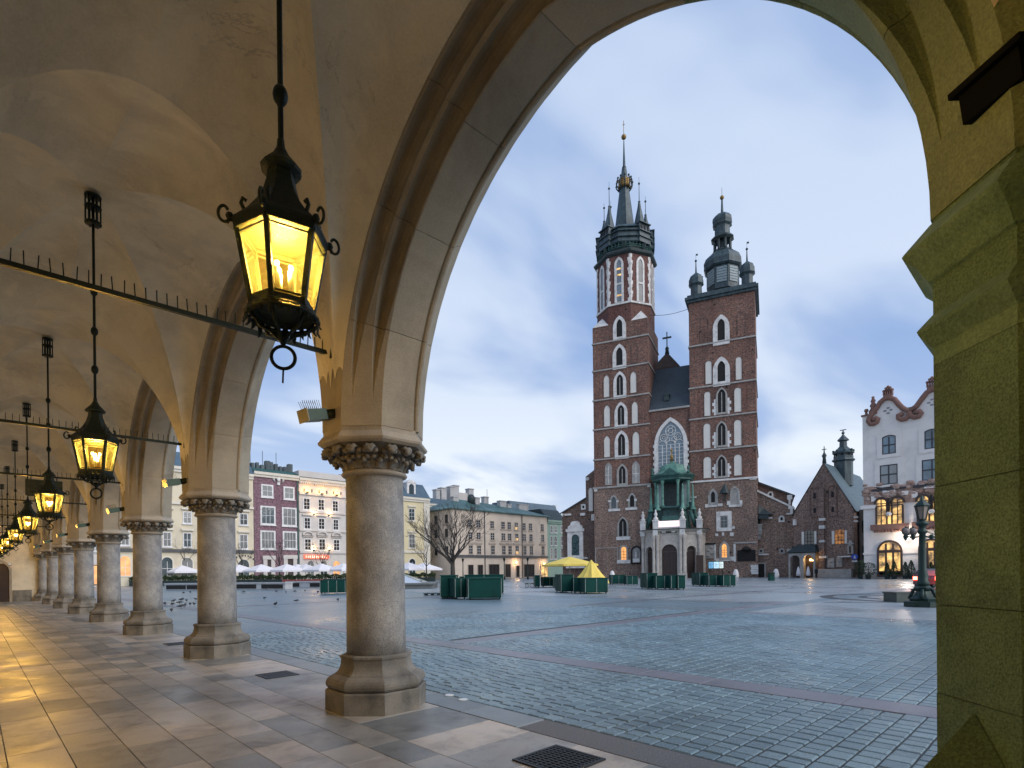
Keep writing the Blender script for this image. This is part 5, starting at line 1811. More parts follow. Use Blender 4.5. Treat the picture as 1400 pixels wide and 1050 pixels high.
for (x0, x1, y0, y1) in ((1120, 1128, 708.5, 712), (1120, 1127.5, 718.5, 723), (1120.5, 1127, 738.5, 741.5), (1167.5, 1172, 706, 708), (1167.5, 1172, 711.5, 713.5), (1084.5, 1088, 710, 718), (1120, 1130, 760, 763), (1119, 1128, 778, 782), (1145, 1163, 760, 761.8)):
    u0, u1, v0, v1 = SB.rect(x0, x1, y0, y1, -.55); b = MB(); b.box(u0, u1, -.75, -.0, v0, v1); b.build('white_block', WS, small)
for i, (x0, x1, y0, y1) in enumerate(((1100, 1113, 725, 744.5), (1141.5, 1154.5, 724, 743.5))):
    u0, u1, v0, v1 = SB.rect(x0, x1, y0, y1)
    w = window(small, 'seg', u0, u1, v0, v1, M['door'], M['lit_orange'] if i else M['glass'], .05, 0, .06, 2, 3, .07, M['black'])
    b = MB(); b.box(u0 - .45, u0 - .06, -.12, .0, v0, v1 - .2); b.box(u1 + .06, u1 + .4, -.12, .0, v0, v1 - .2); b.build('jamb', M['blind'], w)
if True:
    glow_dim = glow('dim_lit_leaded_pane', (1.0, 0.4, 0.1), 0.28, (0.05, 0.03, 0.02), .8, 1.5)
    small.children[-1].children[0].data = small.children[-1].children[0].data.copy()
    for ch in small.children[-1].children:
        if ch.name.startswith('pane'):
            ch.data.materials[0] = glow_dim
# porch: dark roof over two arches, the right one lit
u0, u1 = SB.u(1084, 770), SB.u(1120, 770)
zr0, zr1 = SB.v(1100, 756, -2), SB.v(1100, 745.5, -1)
b = MB(); b.loft([[(u0, -2.2, zr0), (u1, -2.2, zr0), (u1, -.01, zr0), (u0, -.01, zr0)], [(u0 - .2, -2.4, zr0 + .15), (u1 + .2, -2.4, zr0 + .15), (u1 + .2, -.01, zr0 + .15), (u0 - .2, -.01, zr0 + .15)], [(u0 + .8, -1.0, zr1), (u1 - .4, -1.0, zr1), (u1 - .4, -.01, zr1 + .2), (u0 + .8, -.01, zr1 + .2)]])
SP = b.build('porch_roof', M['copper_black'], small)
b = MB()
wd = (u1 - u0) / 2
for i in range(2):
    a0 = u0 + wd * i
    o = outline('round', a0 + .3, a0 + wd - .3, 0, zr0 - .35, 10)
    b.box(a0, a0 + .3, -2.1, -1.8, 0, zr0 - .01); b.box(a0 + wd - .3, a0 + wd - .01, -2.1, -1.8, 0, zr0 - .01)
    for (ua_, va), (ub__, vb) in zip(o[2:][:-1], o[2:][1:]):
        b.add([(ua_, -2.1, va), (ub__, -2.1, vb), (ub__, -2.1, zr0 - .01), (ua_, -2.1, zr0 - .01), (ua_, -1.8, va), (ub__, -1.8, vb)], [(1, 0, 3, 2), (0, 1, 5, 4)])
b.build('porch_arches', GS, SP)
b = MB(); b.box(u0, u1, -.2, -.02, 0, zr0 - .02); b.build('porch_back', M['door'], SP)
b = MB(); b.box(u0 + wd - .05, u0 + wd + .05, -1.9, -.2, 0, zr0 - .02); b.build('divider', GS, SP)
b = MB(); b.ball((u0 + wd * 1.55, -1.2, zr0 - 1.2), .22, 8); b.ball((u0 + wd * 1.75, -1.1, zr0 - 1.3), .18, 8); b.build('porch_lamp', glow('warm_porch_lamp', (1, .6, .2), 8), SP)
lp = SB.world(u0 + wd * 1.5, -1.4, zr0 - 1.0)


def warm_light(p, e, c=(1, .62, .25), r=.15, name='porch_light'):
    ld = bpy.data.lights.new(name, 'POINT'); ld.energy = e; ld.color = c; ld.shadow_soft_size = r
    o = bpy.data.objects.new(name, ld); COL.objects.link(o); o.location = p


warm_light(lp, 60)
b = MB()
for (x0, x1, y0, y1) in ((1131.5, 1141, 763, 776), (1144, 1152, 762, 775)):
    u0, u1, v0, v1 = SB.rect(x0, x1, y0, y1); b.box(u0, u1, -.22, -.01, v0, v1); b.box(u0 + .15, u1 - .15, -.3, -.2, v0 + .3, v1 - .4); b.ball(((u0 + u1) / 2, -.25, v1 - .6), .3, 8, 1, .6, 1)
u0, u1, v0, v1 = SB.rect(1159, 1167, 744, 757)
b.ring(outline('round', u0, u1, v0, v1, 8), outline('round', u0 + .25, u1 - .25, v0 + .1, v1 - .3, 8), -.3, -.01); b.box(u0 - .1, u1 + .1, -.35, -.01, v1, v1 + .25); b.box(u0 + .2, u1 - .2, -.25, -.01, v1 + .25, v1 + .6)
b.build('epitaph', GS, small)
b = MB(); u0, u1, v0, v1 = SB.rect(1120, 1166, 778, 783); b.box(u0, u1, -.9, -.01, 0, v1); b.build('plinth', GS, small)
# dark lane house between the small church and the white one
pq = SB.world(L + .3, 2, 0)
lane = thing('lane_house', pq, 'dark narrow house side in the lane between small church and white house', 'house', None, SB.rz)
b = MB(); b.box(0, 6, 0, 8, 0, SB.v(1176, 697, 2)); LW = b.build('wall', surf('dark_stucco', (0.16, 0.13, 0.11), None, 1, .9), lane)
for z in (3.2, 7.4):
    b = MB(); b.box(.4, 1.6, -.1, 0, z, z + 2.0); b.build('window', BL, lane)

# ------------------------------------------------------------------ white house with the scrolled gable
xl = 92.0
r = ray(1180.5, 700); pA = CAM + r * (xl / r.x)
r = ray(1330, 700); pB = CAM + r * (xl / r.x)
WH = Facade(pA, Vector((xl, -16, 0)))
white = thing('white_house', WH.a, 'tall white town house with brown scrolled gable and lit arched windows', 'house', None, WH.rz)
MW = surf('white_stucco', (0.76, 0.71, 0.67), (0.68, 0.64, 0.6), 0.4, 0.85, 0.05, 20, stain=(0.58, 0.54, 0.5), stain_scale=.5)
MBR = surf('brown_stucco_relief', (0.25, 0.13, 0.1), (0.17, 0.09, 0.07), 2.5, 0.8, 0.4, 8)


def zxy(x, y):                                    # zoomed reading [1170,500] at .1524
    return 1170 + x * .1524, 500 + y * .1524


line = [(70, 445), (112, 445), (120, 470), (150, 430), (190, 380), (220, 330), (255, 300), (300, 287), (350, 303), (385, 345), (420, 380), (480, 412), (545, 365), (600, 290), (640, 240), (690, 215), (740, 212), (800, 250), (860, 330), (930, 365)]
pts = [WH.uv(*zxy(x, y)) for x, y in line]
upts = [(0, 0), (WH.len, 0), (WH.len, pts[-1][1])] + pts[::-1]
upts = [(max(0, u), max(0, v)) for u, v in upts]
b = MB()
gl_ = [(0, pts[0][1] - .0)] + pts[1:] + [(WH.len, pts[-1][1])]
for (ua_, va), (ub__, vb) in zip(gl_[:-1], gl_[1:]):
    b.add([(ua_, 0, 0), (ub__, 0, 0), (ub__, 0, vb), (ua_, 0, va), (ua_, .6, va), (ub__, .6, vb), (ua_, .6, 15), (ub__, .6, 15)], [(0, 1, 2, 3), (3, 2, 5, 4), (4, 5, 7, 6)])
zlow = min(v for u, v in gl_) - 1
b.box(0.0, WH.len, .61, 14, 0, zlow)
b.add([(0, 0, 0), (0, .62, 0), (0, .62, pts[0][1]), (0, 0, pts[0][1])], [(0, 3, 2, 1)])
WW = b.build('wall', MW, white)
b = MB()


def scroll_band(ps, r0, y=-.12):
    b.tube([(u, y, v) for u, v in ps], r0, 8)


band = [WH.uv(*zxy(x, y)) for x, y in line[2:11]]
cl_ = [WH.uv(*zxy(x, y)) for x, y in ((120, 470), (115, 500), (135, 523), (165, 522), (192, 505), (200, 480), (180, 470), (165, 482), (170, 495))]
cr_ = [WH.uv(*zxy(x, y)) for x, y in ((480, 412), (475, 445), (450, 478), (415, 485), (385, 470), (385, 445), (405, 435), (420, 450))]
cl2 = [WH.uv(*zxy(x, y)) for x, y in ((480, 412), (495, 450), (530, 465), (570, 455), (588, 428), (570, 408), (545, 415), (545, 432))]
scroll_band(cl_[::-1] + band[1:] + cr_, .34)
scroll_band([WH.uv(*zxy(x, y)) for x, y in line[11:]], .34)
scroll_band(cl2, .34)
b.build('scroll_band', MBR, white)


def crown_fin(x, y0, y1, wpx):
    u0, u1, v0, v1 = WH.rect(*zxy(x - wpx / 2, 0)[:1], *zxy(x + wpx / 2, 0)[:1], zxy(0, y0)[1], zxy(0, y1)[1])
    um, w = (u0 + u1) / 2, u1 - u0
    b = MB(); h = v1 - v0
    b.box(um - w * .42, um + w * .42, -.4, .5, v0, v0 + h * .25)
    for i in range(5):
        q = -.42 + .21 * i
        b.box(um + w * q - .07, um + w * q + .07, -.3, .3, v0 + h * .25, v0 + h * (.62 if i in (0, 4) else .8))
        b.ball((um + w * q, 0, v0 + h * (.66 if i in (0, 4) else .86)), .2, 6)
    b.box(um - w * .3, um + w * .3, -.3, .3, v0 + h * .58, v0 + h * .68)
    b.ball((um, 0, v0 + h * .97), .2, 6)
    b.build('gable_crown', MBR, white)


crown_fin(290, 185, 290, 92)
crown_fin(685, 103, 215, 104)
u_, v_ = WH.uv(*zxy(155, 400)); _, v2 = WH.uv(*zxy(155, 272))
b = MB(); b.box(u_ - .5, u_ + .5, -.2, .5, v_ - .6, v_); b.lathe([(.5, v_), (.3, v_ + .4), (.45, v_ + .7), (.22, v_ + 1.1), (.34, v_ + 1.3), (.16, v_ + 1.7), (.22, v_ + 1.9), (.03, v2)], 8, u_, .1)
u_, v_ = WH.uv(*zxy(93, 440)); b.lathe([(.22, v_), (.15, v_ + .35)], 8, u_, .1); b.ball((u_, .1, v_ + .6), .3, 8); b.box(-.15, u_ + .5, -.15, .4, v_ - .2, v_ + .02)
b.build('gable_finial', MBR, white)
MQ = surf('grey_relief', (.3, .29, .3), None, 3, .8)
for x, y in ((262, 405), (290, 378), (315, 395), (290, 425), (655, 332), (683, 303), (712, 320), (683, 350)):
    u_, v_ = WH.uv(*zxy(x, y)); b = MB(); b.ball((u_, .0, v_), .22, 8, 1, .35, .7); b.build('quatrefoil_lobe', MQ, white)
u0, u1, v0, v1 = WH.rect(*[zxy(x, 0)[0] for x in (440, 660)], zxy(0, 235)[1], zxy(0, 420)[1], 5)
b = MB(); b.box(u0, u1, 4, 9, v0, v1 - 2.2); b.box(u0 + 3, u1 + 1, 4.5, 8, v1 - 2.2, v1 + .3); b.box(u0 + 2.8, u1 + 1.2, 4.3, 8.2, v1 + .3, v1 + .5); b.build('roof_block', surf('grey_blue_sheet', (.14, .19, .22), None, 2, .6), white)
MDF = surf('dark_window_frame', (.03, .035, .045), None, 5, .5)
for kind, x0, x1, y0, y1, bu, bv in (('seg', 1207.5, 1223.5, 596, 619.5, 1, 1), ('seg', 1265.5, 1283, 587.5, 612, 1, 1), ('rect', 1204.5, 1226, 636.5, 661, 1, 1), ('rect', 1262, 1287, 629, 655, 1, 1)):
    u0, u1, v0, v1 = WH.rect(x0, x1, y0, y1)
    window(white, kind, u0, u1, v0, v1, MDF, M['glass_blue'], .12, 0, .06, bu, bv, .16, MDF, .0)
    b = MB(); b.ring(outline(kind, u0 - .75, u1 + .75, v0 - .6, v1 + .7), outline(kind, u0 - .13, u1 + .13, v0 - .13, v1 + .13), -.1, .01); b.build('window_surround', MW, white)
    if kind == 'rect':
        b = MB(); b.box(u0 - 1.1, u1 + 1.1, -.3, .01, v0 - .95, v0 - .65); b.build('window_ledge', MDF, white)


def zb(x, y):
    return 1170 + x * .181, 650 + y * .181


# relief frieze
for i in range(9):
    pass
b = MB()
fr_pts = [WH.uv(*zb(x, y)) for x, y in ((60, 95), (110, 85), (200, 92), (280, 82), (340, 78), (405, 62), (470, 75), (560, 50), (640, 35), (800, 20))]
zlo = [WH.uv(*zb(x, 228 - x * .06))[1] for x in (60, 110, 200, 280, 340, 405, 470, 560, 640, 800)]
for i in range(len(fr_pts) - 1):
    (ua_, va), (ub__, vb) = fr_pts[i], fr_pts[i + 1]
    b.add([(ua_, -.1, zlo[i]), (ub__, -.1, zlo[i + 1]), (ub__, -.1, vb), (ua_, -.1, va), (ua_, .01, va), (ub__, .01, vb)], [(0, 1, 2, 3), (3, 2, 5, 4)])
MFR = surf('carved_brown_frieze', (.36, .23, .18), (.27, .17, .13), 1.2, .85, .6, 4, stain=(.5, .42, .37), stain_scale=1.6)
FRZ = b.build('relief_frieze', MFR, white)
rnd = random.Random(5)
b = MB()
for i in range(90):
    x = rnd.uniform(65, 660); y = rnd.uniform(75, 190) - x * .06
    u_, v_ = WH.uv(*zb(x, y)); b.ball((u_, -.12, v_), rnd.uniform(.2, .55), 6, 1.2, .45, .8)
b.build('foliage_relief', MFR, FRZ, kind='stuff')
b = MB()
for x0, x1, y0, y1 in ((205, 300, 108, 132), (520, 635, 75, 100), (120, 165, 140, 200), (350, 400, 115, 150), (425, 470, 120, 170)):
    u0, v0 = WH.uv(*zb(x0, y1)); u1, v1 = WH.uv(*zb(x1, y0)); b.box(u0, u1, -.28, -.11, v0, v1)
b.build('white_panel', MW, FRZ)
for (xs, y0, y1) in (((158, 235, 268, 358), 165, 372), ((470, 540, 590, 690), 140, 350)):
    u0, v0 = WH.uv(*zb(xs[0], y1)); u1, v1 = WH.uv(*zb(xs[3], y0)); um = (u0 + u1) / 2
    b = MB(); b.box(u0, u1, -.2, -.11, v0, v0 + (v1 - v0) * .74); b.plate(outline('round', u0, um - .35, v0 + .1, v1), -.19, -.1); b.plate(outline('round', um + .35, u1, v0 + .1, v1), -.19, -.1)
    g_ = b.build('lit_gallery_window', M['lit'], white)
    b = MB()
    for uu in (um - .3, um + .3):
        b.box(uu - .1, uu + .1, -.3, -.2, v0, v1 - .6)
    for a, c in ((u0, um - .35), (um + .35, u1)):
        b.box((a + c) / 2 - .06, (a + c) / 2 + .06, -.28, -.2, v0, v1)
        b.ring(outline('round', a - .25, c + .25, v1 - (c - a) * .5 - .1, v1 + .3), outline('round', a + .02, c - .02, v1 - (c - a) * .5, v1 - .02), -.34, -.12)
    b.box(u0, u1, -.27, -.2, v0 + (v1 - v0) * .34, v0 + (v1 - v0) * .34 + .1); b.box(u0, u1, -.27, -.2, v0 + (v1 - v0) * .7, v0 + (v1 - v0) * .7 + .15)
    b.box(u0 - .1, u0 + .12, -.3, -.2, v0, v0 + (v1 - v0) * .7); b.box(u1 - .12, u1 + .1, -.3, -.2, v0, v0 + (v1 - v0) * .7)
    b.build('mullions', M['door'], g_)
    b = MB(); b.box(u0 - .6, u1 + .6, -.8, -.01, v0 - .8, v0 - .05)
    for i in range(9):
        b.ball((u0 + (u1 - u0) * i / 8, -.5, v0 - .95), .3, 6)
    b.build('brown_sill', MBR, white)
    b = MB(); b.lathe([(.05, v1 - 1.9), (.2, v1 - 1.7), (.16, v1 - .9), (.25, v1 - .7), (.12, v1 - .3), (.16, v1)], 6, um, -.6); b.cur = 1; b.ball((um, -.55, v1 - 2.2), .36, 8); b.build('figure_on_bracket', [M['black'], MW], white)
for (x0, x1, y0, y1) in ((163, 353, 485, 725), (474, 668, 472, 715)):
    u0, v0 = WH.uv(*zb(x0, y1)); u1, v1 = WH.uv(*zb(x1, y0)); v0 = .3
    b = MB(); b.plate(outline('round', u0 + .25, u1 - .25, v0 + .3, v1 - .25, 12), -.06, -.01); SWN = b.build('shop_window', M['lit'], white)
    b = MB(); b.ring(outline('round', u0, u1, v0, v1, 12), outline('round', u0 + .25, u1 - .25, v0 + .3, v1 - .25, 12), -.2, -.02)
    vs_ = v1 - (u1 - u0) * .5
    b.box(u0 + .2, u1 - .2, -.18, -.06, vs_ - .25, vs_ + .15)
    for q in (.36, .64):
        b.box(u0 + (u1 - u0) * q - .12, u0 + (u1 - u0) * q + .12, -.17, -.06, v0, v1 - .5)
    b.box(u0 + .2, u1 - .2, -.16, -.06, v0, v0 + .8)
    b.build('frame', M['door'], SWN)
u0, v0 = WH.uv(*zb(40, 245)); u1, _ = WH.uv(*zb(155, 225))
_, vq = WH.uv(*zb(100, 590)); ua_ = WH.uv(*zb(355, 575))[0]; ub__ = WH.uv(*zb(472, 575))[0]
for bx in ((-.3, u1, -.3, .0, v0 - .25, v0 + .25), (-.1, WH.uv(*zb(163, 590))[0], -.12, .0, vq - .15, vq + .1), (ua_, ub__, -.12, .0, vq - .15, vq + .1)):
    b = MB(); b.box(*bx); b.build('white_cornice', MW, white)
b = MB(); b.box(-.12, WH.len, -.16, .0, 0, .9); b.build('plinth', surf('grey_plinth', (.3, .29, .28), None, 2, .8), white)
lu, lv = WH.uv(*zb(395, 470))
b = MB(); b.lathe([(.1, lv - .4), (.3, lv - .2), (.35, lv + .1), (.1, lv + .4)], 10, lu, -.8); b.build('wall_lamp', glow('white_wall_lamp', (1, .9, .8), 6), white)
warm_light(WH.world(lu, -1.1, lv), 420, (1, .82, .66), .3, 'wall_lamp_light')
# ------------------------------------------------------------------ town houses on the north side of the square
YN = 104.0
NF = Facade(Vector((0, YN, 0)), Vector((100, YN, 0)))          # u = world X
M['cream'] = surf('cream_stucco', (0.66, 0.58, 0.43), (0.58, 0.51, 0.38), 0.4, 0.9, stain=(.48, .43, .34), stain_scale=.4)
M['cream_trim'] = surf('pale_cream_trim', (0.68, 0.63, 0.53), (0.6, 0.56, 0.48), 1, 0.85)
M['white_stucco'] = surf('pale_grey_stucco', (0.58, 0.54, 0.5), (0.52, 0.48, 0.45), 0.6, 0.9)
M['yellow'] = surf('pale_yellow_stucco', (0.66, 0.57, 0.36), (0.6, 0.52, 0.34), 0.5, 0.9)
M['peach'] = surf('peach_stucco', (0.68, 0.57, 0.46), (0.6, 0.5, 0.41), 0.3, 0.9, stain=(.5, .42, .35), stain_scale=.3)
M['peach_trim'] = surf('peach_trim', (0.5, 0.42, 0.35), None, 1, 0.9)
M['mint'] = surf('mint_green_stucco', (0.3, 0.42, 0.35), (0.26, 0.37, 0.31), 0.6, 0.9)
M['grey_blue'] = surf('grey_blue_stucco', (0.4, 0.47, 0.5), None, 0.6, 0.9)
M['wframe'] = surf('white_window_frame', (0.72, 0.71, 0.7), None, 2, 0.6)
M['cornice_dark'] = surf('dark_cornice', (0.1, 0.1, 0.1), None, 1, 0.7)
M['green_roof'] = surf('green_copper_roof', (0.055, 0.13, 0.12), (0.035, 0.085, 0.085), 0.5, 0.5, 0.2, 3, stain=(.14, .24, .22), stain_scale=.35, streak=(1, .4, 1))
M['blue_roof'] = surf('blue_grey_roof', (0.08, 0.13, 0.17), (0.055, 0.09, 0.12), 0.5, 0.5, 0.2, 3)
M['chimney'] = surf('pale_chimney', (0.5, 0.49, 0.48), (0.4, 0.39, 0.38), 1, 0.9)


def house(name, label, F, u0, u1, ztop, mat, roofmat, dep=12.0, roof_h=2.5, group='town houses around the square', y0=0.0):
    t = thing(name, F.world(u0, y0), label, 'house', group, F.rz)
    w = u1 - u0
    b = MB(); b.box(0, w, 0, dep, 0, ztop); wall = b.build('wall', mat, t)
    b = MB(); b.box(-.0, w, -.45, .0, ztop - .35, ztop + .15); b.box(0, w, -.25, 0, ztop - .8, ztop - .36); b.build('cornice', M['cream_trim'] if mat not in (M['mint'],) else mat, t)
    b = MB(); b.loft([[(0, -.5, ztop + .16), (w, -.5, ztop + .16), (w, dep, ztop + .16), (0, dep, ztop + .16)], [(.02, 2.5, ztop + roof_h), (w - .02, 2.5, ztop + roof_h), (w - .02, dep - 2, ztop + roof_h), (.02, dep - 2, ztop + roof_h)]])
    b.build('roof', roofmat, t)
    t['_u0'] = u0
    return t


def hwin(t, F, x0, x1, y0, y1, frame=None, pane=None, fw=.12, bu=1, bv=2, kind='rect', sill=.15, lintel=None, d=0.0):
    u0, u1, v0, v1 = F.rect(x0, x1, y0, y1, d)
    o = t['_u0']
    w = window(t, kind, u0 - o, u1 - o, v0, v1, frame or M['wframe'], pane or M['glass'], fw, d, .08, bu, bv, .07, M['wframe'], sill)
    if lintel:
        b = MB(); b.box(u0 - o - .4, u1 - o + .4, -.35, 0, v1 + .45, v1 + .75); b.build('lintel', lintel, w)
    return w


# cream house seen between the second and third columns
ua, ub = NF.u(152), NF.u(346.5)
zt = NF.v(330, 648)
cream = house('cream_house', 'long cream tenement with white windows and arched ground floor doors behind the second column', NF, ua, ub, zt, M['cream'], M['blue_roof'], roof_h=3)
for px in (171, 199, 228.5, 256, 283, 309, 333):
    dw = 4.6
    sl = (px - 333) * 0.03
    for (ya, yb) in ((664, 678), (703, 717), (731.7, 749.5)):
        hwin(cream, NF, px - dw, px + dw, ya + sl, yb + sl, fw=.16, bv=1, lintel=M['cream_trim'])
    yy = 765 + sl
    hwin(cream, NF, px - 7.3, px + 7.3, yy, 787, M['cream_trim'], M['lit_orange'] if px == 171 else M['glass'], .2, 1, 1, 'round', 0)
for y, h in ((755, .5), (690, .35)):
    v_ = NF.v(250, y); b = MB(); b.box(0, ub - ua, -.3, 0, v_, v_ + h); b.build('cornice_band', M['cream_trim'] if h < .4 else M['cornice_dark'], cream)
b = MB()
for i in range(10):                               # curved lettering over the arched door
    a = math.pi * (.8 - .6 * i / 9)
    u_, v_ = NF.uv(333.5, 778)
    b.box(u_ - ua + 2.4 * math.cos(a) - .1, u_ - ua + 2.4 * math.cos(a) + .1, -.08, 0, v_ + 2.4 * math.sin(a) - .16, v_ + 2.4 * math.sin(a) + .16)
b.build('lettering', M['cornice_dark'], cream, kind='stuff')
west = house('west_house', 'pale house glimpsed between the far columns with lit orange shop front', NF, ua - 16, ua - .02, zt - 1.0, M['white_stucco'], M['blue_roof'])
for i in range(5):
    for v_ in (5.5, 9.5, 13.2):
        window(west, 'rect', 1.6 + 3.1 * i, 2.8 + 3.1 * i, v_, v_ + 2.0, M['wframe'], M['glass'], .15, 0, .08, 1, 1, .07, M['wframe'], .1)
    window(west, 'rect', 1.0 + 3.1 * i, 3.3 + 3.1 * i, .4, 3.2, M['door'], M['lit_orange'], .12, 0, .08, 1, 0, .08, M['door'], 0)

# purple brick house
ua, ub = NF.u(347), NF.u(408.5)
zt = NF.v(378, 648.5)
red = house('brick_house', 'purple red brick town house with wide white framed windows and a white eagle emblem', NF, ua + .02, ub, zt, M['tenement_brick'], M['green_roof'], roof_h=1.2)
red.children[1].data.materials[0] = M['verdigris']
for (x0, x1, y0, y1, n) in ((359, 371.5, 664.5, 678, 1), (389.5, 400.5, 667.5, 681, 1), (358, 374.5, 694, 715.5, 2), (387.5, 403.5, 696, 717.5, 2), (358, 374.5, 727.5, 749, 3), (388.5, 404, 728.5, 749, 3)):
    hwin(red, NF, x0, x1, y0, y1, M['wframe'], M['glass'], .28, n, 1, sill=.1)
for (x0, x1, y1) in ((361, 374, 765), (389, 404, 764)):
    u0, u1, v0, v1 = NF.rect(x0, x1, y1, 786)
    v1 = NF.v((x0 + x1) / 2, y1); o = red['_u0']
    b = MB(); b.ring(outline('rect', u0 - o - .3, u1 - o + .3, 0, v1 + .6), outline('seg', u0 - o + .45, u1 - o - .45, 0.02, v1 - .5, 1), -.3, .0) if False else b.box(u0 - o - .2, u0 - o + .5, -.3, 0, 0, v1); b.box(u1 - o - .5, u1 - o + .2, -.3, 0, 0, v1); b.box(u0 - o - .3, u1 - o + .3, -.35, 0, v1, v1 + .7)
    PD = b.build('portal', M['white_stucco'], red)
    b = MB(); b.plate(outline('seg', u0 - o + .5, u1 - o - .5, .02, v1 - .1), -.08, -.0); b.build('door', M['door'], PD)
u_, v_ = NF.uv(380.5, 656); o = red['_u0']; u_ -= o
b = MB()
b.ball((u_, -.15, v_), .45, 8, .8, .5, 1.3); b.ball((u_ + .1, -.15, v_ + .75), .22, 6); b.box(u_ - .25, u_ + .25, -.2, 0, v_ - 1.0, v_ - .5)
for s in (-1, 1):
    for i in range(4):
        b.tube([(u_ + s * .3, -.15, v_ + .4), (u_ + s * (.95 - .05 * i), -.15, v_ + .65 - .12 * i), (u_ + s * (1.0 - .1 * i), -.15, v_ - .1 - .12 * i)], .1, 5)
b.build('eagle_emblem', M['wframe'], red)
v_ = NF.v(378, 755); b = MB(); b.box(ub - ua - .35, ub - ua - .15, -.2, 0, 0, zt); b.build('drainpipe', M['verdigris'], red)
b = MB(); rnd = random.Random(4)
for i in range(9):
    x = .6 + i * .85; h = rnd.uniform(.7, 1.7)
    b.box(x, x + rnd.uniform(.4, .9), 2.6, 3.6, zt + .8, zt + 1.2 + h)
b.build('rooftop_block', M['copper'], red, kind='stuff')
for x in (.5, 2.7, 5.2):
    b = MB(); b.tube([(x, 3, zt + 1), (x, 3, zt + 4.6)], .05, 4); b.build('aerial', M['iron'], red)

# floodlit white house
ua, ub = NF.u(409), NF.u(472.5)
zt = NF.v(440, 657)
lit = house('floodlit_house', 'pale town house with golden floodlit frieze and dark small windows', NF, ua, ub, zt, M['white_stucco'], M['green_roof'], roof_h=1.4)
lit.children[1].data.materials[0] = M['cornice_dark']
o = lit['_u0']
b = MB(); b.box(0, ub - ua, -.02, 3, zt + .1, zt + 1.5); b.build('parapet', M['white_stucco'], lit)
for (x0, x1, y0, y1) in ((415.5, 423, 682, 696), (435.5, 442.5, 683.5, 697), (455, 461.5, 685.5, 698.5), (416.5, 423.5, 708.5, 722.5), (436, 443, 709.5, 723), (456, 462, 711, 724), (417, 424.5, 737.5, 751.5), (436.5, 444, 737.5, 751.5), (456.5, 463.5, 738.5, 752)):
    w = hwin(lit, NF, x0, x1, y0, y1, M['wframe'], M['black'], .2, 1, 2, sill=.2)
    u0, u1, v0, v1 = NF.rect(x0, x1, y0, y1)
    if y0 > 700:
        b = MB(); b.box(u0 - o - .5, u1 - o + .5, -.35, 0, v1 + .5, v1 + .72)
        if y0 > 730:
            b.ring(outline('seg', u0 - o - .5, u1 - o + .5, v1 + .6, v1 + 1.6), outline('seg', u0 - o - .2, u1 - o + .2, v1 + .74, v1 + 1.35), -.35, 0)
        b.build('pediment', M['white_stucco'], w)
for y, h in ((678.5, .5), (702, .3), (727, .25), (756.5, .45)):
    v_ = NF.v(440, y); b = MB(); b.box(0, ub - ua, -.25, 0, v_, v_ + h); b.build('cornice_band', M['white_stucco'], lit)
b = MB(); v_ = NF.v(440, 664)
for i in range(22):
    b.box(.2 + i * .4, .42 + i * .4, -.3, 0, v_, v_ + .5)
b.build('dentils', M['white_stucco'], lit, kind='stuff')
b = MB(); v_ = NF.v(440, 676)
for i in range(6):
    b.box(.9 + i * 1.5, 1.15 + i * 1.5, -.06, 0, v_, v_ + .8)
b.build('frieze_slots', M['cornice_dark'], lit, kind='stuff')
for i in range(3):
    u_ = 1.4 + i * 3.0
    b = MB(); b.box(u_ - .2, u_ + .2, -.7, -.4, NF.v(440, 680) + .5, NF.v(440, 680) + .75); b.build('floodlamp', M['iron'], lit)
    warm_light(NF.world(ua + u_, -.75, NF.v(440, 677.5) + .5), 110, (1, .5, .1), .2, 'frieze_light')
for px, py in ((428.5, 703), (449, 704), (428.5, 752), (449, 752)):
    u_, v_ = NF.uv(px, py)
    b = MB(); b.box(u_ - o - .1, u_ - o + .1, -.5, -.1, v_ - .15, v_ + .05); b.build('floodlamp', M['iron'], lit)
    warm_light(NF.world(u_, -.55, v_ + .3), 45, (1, .66, .34), .15, 'wall_light')
u0, u1, v0, v1 = NF.rect(415, 449, 758.5, 764)
b = MB(); b.box(u0 - o, u1 - o, -.35, -.05, v0, v1); SG = b.build('shop_sign', glow('red_lit_sign', (.85, .2, .1), .7, (.3, .05, .04)), lit)
b = MB()
for i in range(11):
    x = u0 - o + .3 + (u1 - u0 - .6) * i / 11
    b.box(x, x + .12, -.38, -.35, v0 + .15, v1 - .15)
    if i % 2:
        b.box(x, x + .3, -.38, -.351, v0 + (v1 - v0) * (.3 + .1 * (i % 3)), v0 + (v1 - v0) * (.3 + .1 * (i % 3)) + .1)
b.build('sign_lettering', glow('pale_sign_letters', (1, .8, .6), 1.2), SG, kind='stuff')
for px, lt in ((424.5, 0), (442.5, 0), (460, 1)):
    hwin(lit, NF, px - 4.3, px + 4.3, 767, 787, M['white_stucco'], M['lit_orange'] if lt else M['glass'], .25, 1, 1, 'round', 0)

